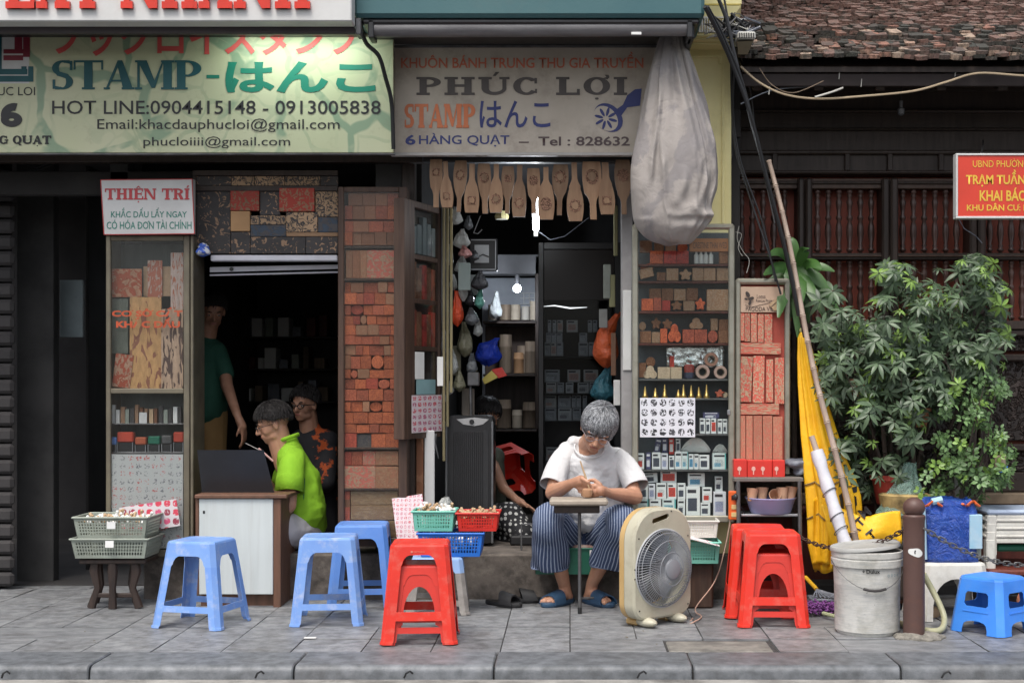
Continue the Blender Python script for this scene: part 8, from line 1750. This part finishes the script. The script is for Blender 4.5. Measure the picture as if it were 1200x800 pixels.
mb = MB(); mb.add([skirt2(i/nu, j/nv) for j in range(nv+1) for i in range(nu+1)], [(j*(nu+1)+i, j*(nu+1)+i+1, (j+1)*(nu+1)+i+1, (j+1)*(nu+1)+i) for j in range(nv) for i in range(nu)])
o = mb.build('cloth_skirt', M['yellow_cloth'], yc_, smooth='all'); o.modifiers.new('s', 'SOLIDIFY').thickness = .002
for k, (bd, px, py, sz, rt) in enumerate((('M', 1016, 601, 11, 38), ('T', 1010, 612, 9, 42), ('A', 1004, 621, 9.5, 45), ('H', 998, 631, 9.5, 48), ('C', 993, 640, 9, 50), ('T', 1021, 626, 10, 40))):
    o = text(bd, px-sz/2, px+sz/2, py-sz/2, py+sz/2, 7.66, I_black, yc_, .03, rot=R(rt))
    for v in o.data.vertices:                          # lay each letter on the cloth by nearest surface point
        best = min(((skirt(i/24, j/24)-v.co), i, j) for i in range(0) for j in range(0)) if False else None
        bu = None; bd_ = 9
        for i in range(0, 25, 1):
            for j in range(0, 25, 2):
                p = skirt(i/24, j/24); dd = (p.x-v.co.x)**2+(p.z-v.co.z)**2
                if dd < bd_: bd_ = dd; bu = p
        v.co.y = bu.y-.008
# big black letters on the folded hanging part, following the pleats
def on_cloth(poly, off=.004):
    mb = MB(); tri = tessellate_polygon([[Vector((u, v, 0)) for u, v in poly]])
    def sp(u, v): p = cloth_pt(u, v); c0 = Vector((X(970, 7.95), 7.95, p.z)); return p+(p-c0).normalized()*off
    n_ = 7
    (u0, v0), (u1, v1), (u2, v2), (u3, v3) = poly
    vs = [];
    for j in range(n_+1):
        for i in range(n_+1):
            a_, b_ = i/n_, j/n_; u = (u0*(1-a_)+u1*a_)*(1-b_)+(u3*(1-a_)+u2*a_)*b_; v = (v0*(1-a_)+v1*a_)*(1-b_)+(v3*(1-a_)+v2*a_)*b_; vs.append(sp(u, v))
    mb.add(vs, [(j*(n_+1)+i, j*(n_+1)+i+1, (j+1)*(n_+1)+i+1, (j+1)*(n_+1)+i) for j in range(n_) for i in range(n_)]); return mb.build('black_letter', I_black, yc_)
for pg in ([(.86,.50),(.90,.50),(.90,.56),(.86,.57)], [(.88,.58),(.95,.57),(.95,.645),(.88,.65)], [(.90,.68),(.96,.67),(.95,.70),(.90,.71)], [(.76,.72),(.79,.71),(.80,.79),(.77,.80)], [(.79,.755),(.83,.75),(.83,.775),(.79,.78)], [(.88,.72),(.91,.72),(.91,.80),(.88,.80)], [(.91,.73),(.94,.72),(.94,.76),(.91,.77)]): on_cloth(pg)
for v_ in (.665, .815): 
    pts = [cloth_pt(.5+k/40*.5, v_+.012*math.sin(k*.5)) for k in range(41)]; MB().tube([p+Vector((0, -.004, 0)) for p in pts], .005, 5).build('seam_band', mat('seam', (.25,.17,.06), .7), yc_)

# ================================================================ CABLES
for k, (pts, r_) in enumerate((([(838, -10, 7.7), (852, 25, 7.68), (862, 70, 7.66), (880, 140, 7.7), (896, 200, 7.8), (914, 270, 7.85), (932, 340, 7.88), (943, 395, 7.9)], .011),
      ([(826, 8, 7.4), (840, 35, 7.5), (858, 75, 7.6), (878, 130, 7.66), (900, 215, 7.75), (922, 300, 7.82), (936, 370, 7.86)], .012), ([(829, 8, 7.42), (846, 40, 7.55), (866, 85, 7.62), (884, 150, 7.7), (903, 225, 7.78), (919, 290, 7.84), (932, 352, 7.88)], .010),
      ([(848, -5, 7.8), (856, 45, 7.75), (857, 100, 8.0), (861, 170, 8.05), (880, 235, 8.0), (902, 300, 7.95), (915, 345, 7.95)], .006), ([(862, 60, 7.85), (859, 130, 7.98), (868, 190, 8.0), (893, 260, 7.98), (909, 330, 7.95)], .006), ([(840, -6, 7.9), (856, 30, 7.85), (878, 100, 8.1), (886, 160, 8.15), (900, 225, 8.1), (908, 262, 8.05)], .005))):
    tag(MB().tube(curve([P(*p) for p in pts]), r_, 8).build('power_cable', M['black'], smooth=True), ['thick black cable, leftmost of the bundle running down past the yellow pillar', 'thick black cable from the awning end down to the bamboo pole', 'black cable twisted beside the thick one from the awning end', 'thin black cable hugging the yellow pillar edge', 'thin black cable sagging between the pillar and the leaves', 'thin black cable farthest back near the tiled roof corner'][k], 'cable', 'cables running down beside the yellow pillar')
for k, (pts, r_, m, l) in enumerate((([(868, 78, 7.85), (890, 97, 7.85), (920, 111, 7.86), (960, 116, 7.9), (1010, 113, 7.9), (1070, 107, 7.9), (1110, 96, 7.9), (1146, 86, 7.9), (1200, 89, 7.9), (1300, 95, 7.9)], .0065, mat('tan_cord', (.42,.33,.22), .6), 'tan cord swagging along under the tiled eave'),
      ([(868, 122, 8.0), (905, 106, 8.0), (960, 101, 8.0), (1020, 100, 8.0), (1075, 95, 8.0), (1140, 83, 8.0), (1300, 86, 8.0)], .004, M['tarp'], 'thin grey cord above the tan one under the eave'), ([(890, 80, 7.9), (905, 100, 7.9), (930, 109, 7.9), (965, 95, 7.9)], .003, M['crate'], 'short brown cord looping near the lamp under the eave'), ([(955, 114, 7.88), (975, 108, 7.88), (988, 103, 7.88)], .006, MATS['dirty_white'], 'short whitish cord end hooked on the tan cord'))):
    tag(MB().tube(curve([P(*p) for p in pts]), r_, 6).build('cord', m, smooth=True), l, 'cord')
for k, (x_, q0, q1) in enumerate(((983, 93, 80), (1009, 102, 86), (1119, 90, 78), (1147.5, 86, 78), (901, 111, 98))): tag(MB().tube([P(x_, q0, 7.95), P(x_+1.5, q1, 7.98)], .003, 5).build('wire_hanger', MATS['dirty_white']), '%s short wire hanger from the left under the tiled eave' % ORD[[4, 0, 1, 2, 3].index(k)] if False else ['second', 'third', 'fourth', 'fifth', 'first'][k]+' short wire hanger from the left under the tiled eave', 'hanger')
tag(MB().lathe([(.012, .06), (.010, .02), (.022, .01), (.02, -.02), (.004, -.03)], P(1056, 130, 8.3), 12).build('ceiling_bulb', mat('bulb_off', (.12,.12,.13), .3), smooth=True), 'unlit small bulb hanging in the dark under the tiled eave', 'bulb')
MB().tube([P(1056, 118, 8.3), P(1056, 100, 8.3)], .004, 5).build('flex', M['black'], bpy.data.objects['ceiling_bulb'])
tag(MB().tube([P(1123, 256, 8.5), P(1130, 268, 8.54), P(1143, 276, 8.55), P(1151, 285, 8.55)], .003, 5).build('thin_wire', M['tarp'], smooth=True), 'thin grey wire curling below the red notice board', 'wire')
for k, pts in enumerate(([(866, 265, 8.0), (864, 280, 8.0), (871, 295, 8.0), (878, 305, 8.0), (875, 320, 8.0)], [(862, 272, 8.0), (869, 275, 8.0), (865, 290, 8.0), (870, 300, 8.0)])): tag(MB().tube(curve([P(*p) for p in pts]), .0018, 5).build('loose_wire', MATS['dirty_white'], smooth=True), ['pale loose wire dangling right of the glass cabinet top', 'second tangled pale wire at the cabinet corner'][k], 'wire')

# ================================================================ PLANTS
def leafmat(name, c1, c2, r=.42, rnd=.3, trans=.0):
    t = NT(name); co = t.coords('Object', rand=True); n = t.noise(co, 5, 3); oi = t.N('ObjectInfo'); gi = t.N('NewGeometry')
    f = t.math('ADD', t.math('MULTIPLY', t.ramp(n, [(.3, 0), (.7, 1)]), .5), t.math('MULTIPLY', gi.outputs['Random Per Island'], .6))
    c = t.mix(f, c1, c2); v = t.math('MULTIPLY_ADD', gi.outputs['Random Per Island'], rnd*2, 1-rnd); hs = t.N('HueSaturation'); t.L(v, hs.inputs['Value']); t.L(c, hs.inputs['Color'])
    q = t.bsdf(hs.outputs[0], r, spec=.5); tl_ = t.N('BsdfTranslucent'); t.L(hs.outputs[0], tl_.inputs[0]); m = t.N('MixShader'); m.inputs[0].default_value = .22; t.L(q.outputs[0], m.inputs[1]); t.L(tl_.outputs[0], m.inputs[2]); t.L(m.outputs[0], t.out.inputs[0]); return t.m
L1 = leafmat('leaf_dark', (.042,.078,.042), (.105,.155,.085)); L2 = leafmat('leaf_bright', (.12,.21,.04), (.18,.30,.06)); L3 = leafmat('leaf_round', (.08,.15,.06), (.14,.24,.09)); L4 = leafmat('leaf_strap', (.03,.085,.03), (.075,.17,.035)); LT = mat('twig', (.07,.05,.04), .85, (.04,.03,.025), sc=10)
def leaflet(mb, base, d, up, L_, W_, droop=.25, fold=.2, n=4):
    d = d.normalized(); s_ = d.cross(up); s_ = s_.normalized() if s_.length > 1e-4 else Vector((1, 0, 0)); u = s_.cross(d); vs = []
    for i in range(n+1):
        q = i/n; w_ = W_*math.sin(math.pi*min(1, q*.93+.04))**.85*(1-.15*q); c = base+d*L_*q-u*0+Vector((0, 0, -1))*droop*L_*q*q
        vs += [c-s_*w_+u*fold*w_, c, c+s_*w_+u*fold*w_]
    fs = []
    for i in range(n): a = i*3; fs += [(a, a+1, a+4, a+3), (a+1, a+2, a+5, a+4)]
    mb.add(vs, fs)
def palmate(rr, L_=.075, n=8):
    mb = MB(); 
    for k in range(n):
        a = 2*math.pi*k/n+rr.uniform(-.15, .15); d = Vector((math.cos(a), math.sin(a), rr.uniform(-.25, .1))); leaflet(mb, Vector((0, 0, 0))+d*.006, d, Vector((0, 0, 1)), L_*rr.uniform(.75, 1.1), L_*.165, rr.uniform(.15, .5), .25)
    mb.tube([Vector((0, 0, 0)), Vector((0, .012, -.05)), Vector((0, .03, -.10))], .0018, 4); return mb
bush = thing('potted_tree', 'large umbrella tree with glossy palmate leaves before the timber screens', 'plant')
blobs = [(985,385,34,22),(1005,420,42,40),(1048,378,45,38),(1062,330,20,14),(1050,325,24,18),(1095,372,42,40),(1128,335,36,32),(1146,312,24,14),(1165,345,18,28),(1160,385,24,34),(1120,415,46,40),(1060,430,48,40),(1012,468,40,30),(995,520,30,30),(1050,500,34,26),(1010,560,22,24),(972,440,18,30),(1150,430,28,34),(1090,470,40,24), (1048,545,20,16), (975,350,16,10)]
vars_ = []; rr = random.Random(11)
for k in range(6):
    mb = palmate(random.Random(k), .066 if k < 4 else .058, 8 if k % 2 else 7); o = mb.build('leaf', L1 if k < 4 else L2, bush, smooth='all'); vars_.append(o)
wts = [b_[2]*b_[3] for b_ in blobs]; cnt = 0; rest = MB(); rest2 = MB(); first_ = set(); centers = []
for k in range(820):
    b_ = rr.choices(blobs, wts)[0]; a = rr.uniform(0, 6.28); q = math.sqrt(rr.random()); Y = rr.uniform(7.72, 8.38)
    px, py = b_[0]+b_[2]*q*math.cos(a), b_[1]+b_[3]*q*math.sin(a); p = P(px, py, Y)
    edge = q > .75 or py < 360; v = rr.randrange(4) if rr.random() > (.22 if edge else .07) else rr.choice((4, 5))
    out = Vector((math.cos(a)*.6, -1.0, .55-math.sin(a)*.5)) ; nrm = (out+Vector((rr.uniform(-.6, .6), rr.uniform(-.4, .4), rr.uniform(-.3, .6)))).normalized()
    Mq = nrm.to_track_quat('Z', 'Y').to_matrix().to_4x4() @ Matrix.Rotation(rr.uniform(0, 6.28), 4, 'Z'); sc_ = rr.uniform(.55, 1.35); Mm = Matrix.Translation(p) @ Mq @ Matrix.Diagonal((sc_, sc_, sc_, 1)); centers.append(p)
    if Y < 7.95 and cnt < 292:
        cnt += 1
        if v not in first_: o = vars_[v]; first_.add(v)
        else: o = bpy.data.objects.new('leaf', vars_[v].data); C.objects.link(o); o.parent = bush
        o.matrix_local = Mm
    else:
        me = vars_[v].data; (rest if v < 4 else rest2).add([Mm @ q_.co for q_ in me.vertices], [tuple(p_.vertices) for p_ in me.polygons])
for mb, mm in ((rest, L1), (rest2, L2)): mb.build('foliage', mm, bush, smooth='all')['kind'] = 'stuff'
root = P(1050, 640, 8.1)
for k in range(20):
    b_ = blobs[k*5 % len(blobs)]; e_ = P(b_[0], b_[1], rr.uniform(7.9, 8.25)); m_ = root.lerp(e_, .5)+Vector((rr.uniform(-.08, .08), rr.uniform(-.05, .05), .05)); MB().tube([root+Vector((rr.uniform(-.05, .05), rr.uniform(-.04, .04), 0)), root.lerp(m_, .5)+Vector((rr.uniform(-.05, .05), 0, 0)), m_, m_.lerp(e_, .6), e_], [.019, .016, .013, .009, .004], 7).build('branch', LT, bush, smooth=True)
tw = MB()
for k in range(150):
    c = rr.choice(centers); e_ = c+Vector((rr.uniform(-.12, .12), rr.uniform(-.02, .12), rr.uniform(-.2, -.03))); tw.tube([c, c.lerp(e_, .5)+Vector((rr.uniform(-.03, .03), 0, 0)), e_], .0028, 4)
tw.build('twigs', LT, bush)['kind'] = 'stuff'
def pot(name, label, c, r_, h, m, parent=None):
    o = MB().lathe([(r_*.68, 0), (r_*.72, .01), (r_*.95, h*.82), (r_*1.08, h*.83), (r_*1.08, h), (r_*.95, h), (r_*.9, h*.9), (.001, h*.88)], c, 24).build(name, m, parent, smooth=True); return tag(o, label, 'pot' if label else None)
pot('plant_pot', None, (root.x, root.y, .0), .17, .26, M['terra'], bush); 
o = pot('plant_pot', 'terracotta pot wedged high among the leaves on the left', P(1006, 468, 8.0), .065, .12, M['terra']); o.rotation_euler = (0, 0, 0)
pot('plant_pot', 'round terracotta pot among the leaves in the middle of the bush', P(1075, 500, 8.02), .075, .11, M['terra'])
pot('plant_pot', 'dull red pot behind the green netted plastic bag', P(1043, 590, 8.0), .11, .17, mat('red_pot', (.40,.05,.035), .6))
# dark reddish undergrowth between the pots
ug = MB()
for k in range(520):
    p = P(rr.gauss(1065, 32), rr.gauss(545, 26), rr.uniform(8.0, 8.4)); d_ = Vector((rr.uniform(-1, 1), rr.uniform(-1, .4), rr.uniform(-.4, 1))); leaflet(ug, p, d_, Vector((0, 0, 1)), .05, .010, .3, .2, 3)
tag(ug.build('dark_undergrowth', mat('dark_leaf', (.055,.03,.035), .5, (.03,.045,.025), sc=3), smooth='all'), 'dark reddish small leaved growth beneath the umbrella tree', 'undergrowth', None, 'stuff')
# shrub with small round leaves at the right
sbx = thing('potted_shrub', 'bushy shrub with small rounded leaves on thin bent stems, right of the umbrella tree', 'plant')
rb = [(1125,475,30,20),(1158,458,22,20),(1150,505,30,20),(1165,535,26,22),(1172,560,14,12),(1120,520,26,20),(1105,555,26,20),(1090,585,20,14),(1140,570,20,22),(1130,545,24,18)]
tips = []; mbr = MB(); mbr2 = MB(); rc = 0; rv = []
for k in range(3):
    mb = MB(); r3 = random.Random(k)
    for j in range(6): a = j*2.4; d_ = Vector((math.cos(a), math.sin(a), r3.uniform(-.2, .6))); leaflet(mb, d_*.01, d_, Vector((0, 0, 1)), .030, .011, .2, .3, 3)
    rv.append(mb.build('leaf', L3 if k < 2 else L2, sbx, smooth='all'))
f3 = set()
for k in range(330):
    b_ = rr.choice(rb); a = rr.uniform(0, 6.28); q = math.sqrt(rr.random()); Y = rr.uniform(7.65, 8.15); p = P(b_[0]+b_[2]*q*math.cos(a), b_[1]+b_[3]*q*math.sin(a), Y); tips.append(p)
    Mm = Matrix.Translation(p) @ Vector((rr.uniform(-1, 1), rr.uniform(-1.2, .2), rr.uniform(-.2, 1))).to_track_quat('Z', 'Y').to_matrix().to_4x4() @ Matrix.Scale(rr.uniform(.8, 1.35), 4); v = rr.choices((0, 1, 2), (4, 4, 1.6))[0]
    if rc < 200:
        rc += 1
        if v not in f3: o = rv[v]; f3.add(v)
        else: o = bpy.data.objects.new('leaf', rv[v].data); C.objects.link(o); o.parent = sbx
        o.matrix_local = Mm
    else: me = rv[v].data; mbr.add([Mm @ q_.co for q_ in me.vertices], [tuple(p_.vertices) for p_ in me.polygons])
mbr.build('foliage', L3, sbx, smooth='all')['kind'] = 'stuff'
r0 = P(1122, 612, 7.88)
for k in range(16):
    e_ = rr.choice(tips); m_ = r0.lerp(e_, .5)+Vector((rr.uniform(-.07, .07), 0, rr.uniform(-.02, .05))); MB().tube([r0+Vector((rr.uniform(-.02, .02), 0, 0)), r0.lerp(m_, .6), m_, m_.lerp(e_, .5)+Vector((rr.uniform(-.03, .03), 0, 0)), e_], [.008, .007, .006, .004, .0015], 6).build('stem', LT, sbx, smooth=True)
# broad strap leaves behind the aluminium case
sp_ = thing('strap_leaf_plant', 'plant with broad hanging strap leaves behind the short aluminium case', 'plant')
r4 = random.Random(21); base = P(930, 318, 8.2)
for k, (ex, ey, w_) in enumerate(((895,322,9),(903,345,9),(912,372,10),(900,300,7),(928,278,7),(946,292,8),(962,315,9),(975,345,10),(984,365,9),(955,350,11),(948,378,10),(935,395,9),(966,372,9),(922,330,11),(978,318,7),(890,345,7),(940,355,10),(918,400,8))):
    e_ = P(ex, ey, 8.05+r4.uniform(-.12, .15)); b_ = base+Vector((r4.uniform(-.03, .03), r4.uniform(-.03, .03), r4.uniform(-.04, .03))); top = b_.lerp(e_, .42)+Vector((0, -.05, .07+r4.uniform(0, .05))); mb = MB(); vs = []; n_ = 9; pr_ = None
    for i in range(n_+1):
        q = i/n_; c = b_*(1-q)**2+top*2*q*(1-q)+e_*q*q; tn = ((top-b_)*(1-q)+(e_-top)*q).normalized(); s_ = tn.cross(Vector((0, -1, .25))).normalized(); ww = Mn(w_, 8)*.85*math.sin(math.pi*min(1, q*.9+.08))**.7; nn_ = s_.cross(tn)
        vs += [c-s_*ww-nn_*ww*.3, c, c+s_*ww-nn_*ww*.3]
    fs = []
    for i in range(n_): a = i*3; fs += [(a, a+1, a+4, a+3), (a+1, a+2, a+5, a+4)]
    mb.add(vs, fs); mb.build('leaf', L4, sp_, smooth='all')
MB().tube([base, P(930, 420, 8.25), P(932, 640, 8.3), (X(932, 8.3), 8.3, 0)], [.012, .015, .02, .022], 8).build('stem', LT, sp_, smooth=True)
# green plastic bag over a pot, blue tarp bag, pale tables
nb_ = thing('wrapped_pot', 'pot wrapped in a translucent green plastic bag tied at the top', 'bag')
o = blob_bag('bag_film', None, P(1062, 592, 7.85), (.165, .12, .12), film('bag_net', (.20,.32,.27), .55, .22), 12, 71, top=P(1067, 542, 7.85), parent=nb_, crump=.02)
MB().lathe([(.12, 0), (.15, .17), (.13, .18)], P(1060, 614, 7.87), 18).build('pot', mat('straw_pot', (.42,.30,.12), .8, (.12,.08,.03), sc=14), nb_, smooth=True)
MB().cbox(X(1035, 7.87), X(1090, 7.87), 7.72, 8.0, .06, Z(614, 7.87)-.002, .02).build('support', M['darkwood'], nb_)
blob_bag('crumpled_sack', 'dark grey crumpled sack under the yellow cloth behind the bucket', P(1038, 632, 7.75), (.13, .09, .07), M['tarp'] if False else mat('dark_sack', (.06,.06,.055), .6, (.10,.10,.09), sc=14), 8, 81, crump=.05)
tbg = thing('blue_tarp_bag', 'blue crinkled plastic sack with a pale blue patch and orange edge on a stool', 'bag')
yb_ = 7.45; mb = MB(); rings = []
for i in range(15):
    q = i/14; z = Z(658-72*q, yb_); ring = []
    for j in range(44):
        th = 2*math.pi*j/44; sx = abs(math.cos(th))**.45*(1 if math.cos(th) > 0 else -1); sy = abs(math.sin(th))**.45*(1 if math.sin(th) > 0 else -1); k_ = 1+.05*noise.noise((th*2, q*4, 1))+.03*noise.noise((th*6, q*9, 2)); w_ = Mn(32, yb_)*(1.0 if q < .85 else 1-(q-.85)*1.2)
        ring.append((X(1116, yb_)+w_*sx*k_, yb_+.09+.12*sy*k_*(1 if q < .85 else .8), z+.01*math.sin(th*5)*q))
    rings.append(ring)
mb.loft(rings); t = NT('crinkled_blue'); co = t.coords('Object'); n1 = t.noise(co, 9, 5, .7, 1.2); n2 = t.noise(co, 26, 5, .7, .8); t.bsdf(t.mix(t.ramp(n1, [(.35, 0), (.7, 1)]), (.010,.045,.30), (.03,.10,.42)), .22, bump=t.math('ADD', n1, t.math('MULTIPLY', n2, .5)), bstr=1, bdist=.035); mb.build('sack', t.m, tbg, smooth='all')
lb = mat('paleblue_film', (.30,.50,.62), .3, (.42,.55,.62), sc=12, bump=.6, bsc=20); MB().cbox(X(1134, yb_), X(1149, yb_), yb_-.038, yb_+.02, Z(642, yb_), Z(602, yb_), .003).build('pale_patch', lb, tbg); MB().cbox(X(1139, yb_), X(1150.5, yb_), yb_-.0, yb_+.05, Z(656, yb_), Z(640, yb_)-.002, .012).build('green_patch', M['greygreen'], tbg)
mb = MB()
for (a, b) in ((1080, 1104), (1128, 1148)): mb.tube([P(a+(b-a)*k/6, 590+3*math.sin(k*1.3), yb_-.01+.02*math.sin(k*2)) for k in range(7)], [(.006, .011)]*7, 8)
mb.build('orange_rim', mat('orange_film', (.75,.16,.05), .4), tbg, smooth=True); MB().tube([P(1092, 588, yb_), P(1104, 585, yb_)], .02, 8).build('pale_rim', lb, tbg, smooth=True); MB().tube([P(1080, 596, yb_-.02), P(1082, 655, yb_-.02)], [(.022, .012)]*2, 8).build('pale_edge', lb, tbg, smooth=True)
solid_stool('plastic_stool', 'dirty white plastic stool with arched sides under the blue sack', .40, .34, Z(658, yb_)-.001, M['white_pl'], (X(1116, yb_), yb_+.12, 0), R(2), hole=False, legw=.035, archtop=.07)
# stacked pale chairs/stools at the right edge
yw = 7.75
for k in range(4):
    tt = thing('plastic_stool', '%s dirty white plastic stool from the top, stacked at the right edge' % ORD[k], 'stool', 'dirty white stools stacked at the right edge'); z = Z(597, yw)-.045*k-.001; x0, x1 = X(1157, yw)-.004*k, X(1157, yw)+.42
    MB().cbox(x0, x1, yw, yw+.34, z-.03, z, .012).build('seat', M['white_pl'] if k else mat('white_blue_top', (.40,.48,.62), .4), tt)
    ar_ = []; 
    for (a, b) in ((x0, x0+.055+.012*k*0), (x1-.055, x1)): MB().cbox(a+.0015*k, b, yw-.002-.003*k, yw+.05, z-.26+.045*0, z-.0305, .006).build('leg', M['white_pl'], tt)
    MB().cbox(x0+.0565, x1-.0565, yw+.004, yw+.02, z-.055, z-.0305, .004).build('apron', M['white_pl'], tt)
tag(MB().cbox(X(1174, 7.72), X(1174, 7.72)+.3, 7.80, 8.0, Z(648, 7.72), Z(640, 7.72), .01).build('green_tray', M['green_pl']), 'green plastic tray edge inside the stack of dirty white stools', 'tray')
tag(MB().cbox(X(1150, 7.8), X(1150, 7.8)+.9, 7.68, 8.2, Z(672, 7.8), Z(664, 7.8), .012).build('wooden_ledge', M['redwood']), 'low red brown wooden ledge under the white stools', 'bench')
b_ = bpy.data.objects['wooden_ledge']
for a in (1156, 1290): MB().cbox(X(a, 7.8), X(a+12, 7.8), 7.75, 8.1, 0, Z(672, 7.8)-.001, .006).build('leg', M['darkwood'], b_)
tag(MB().ell((X(1186, 7.9)-.02, 7.62, .07), (.045, .05, .06)).build('clay_pot', M['terra'], smooth=True), 'small brown clay jar seen through the window of the bright blue stool', 'jar')
bx_ = mat('card_white', (.52,.50,.46), .7)
tag(MB().cbox(X(1118, 8.15), X(1126, 8.15), 8.15, 8.2, Z(592, 8.15), Z(552, 8.15), .003, None).build('white_board', bx_), 'narrow white board standing behind the shrub stems', 'board')
tag(MB().cbox(X(1127, 8.2), X(1138, 8.2), 8.2, 8.25, Z(556, 8.2), Z(541, 8.2), .003).build('yellow_card', mat('card_yellow', (.62,.55,.25), .7)), 'pale yellow card caught behind the shrub leaves', 'card')
cn_ = thing('offering_can', 'blue and tan can hanging among the shrub leaves at the right', 'can'); MB().lathe([(.03, 0), (.032, .09)], P(1172, 552, 7.75), 14).build('can_wall', mat('tan_can', (.35,.28,.2), .5), cn_, smooth=True); MB().lathe([(.0325, .0), (.0325, .035)], P(1174, 553, 7.75), 14).build('blue_band', M['sky_plastic'], cn_)

for k, px in enumerate((8, 305, 479, 752, 1108)):
    x = X(px, 6.2); tag(MB().tube([(x-.02, 6.192, -.05), (x-.01, 6.185, -.028), (x+.008, 6.182, -.018), (x+.02, 6.188, -.03)], .005, 6).build('kerb_hook', M['black'], smooth=True), '%s small black iron hook from the left on the kerb face' % ORD[k], 'hook')
lit = MB(); r5 = random.Random(5)
for k in range(70):
    p = Vector((r5.uniform(-2.6, 2.3), r5.choice((r5.uniform(6.5, 8.1), 8.05+r5.uniform(-.08, .06))), .004)); a = r5.uniform(0, 6.28); leaflet(lit, p, Vector((math.cos(a), math.sin(a), .05)), Vector((0, 0, 1)), r5.uniform(.008, .028), r5.uniform(.003, .008), .0, .3, 3)
tag(lit.build('dry_leaf_litter', mat('litter', (.10,.07,.04), .9, (.20,.16,.11), sc=3)), 'scattered dry leaf bits and crumbs on the pavement slabs', 'litter', None, 'stuff')
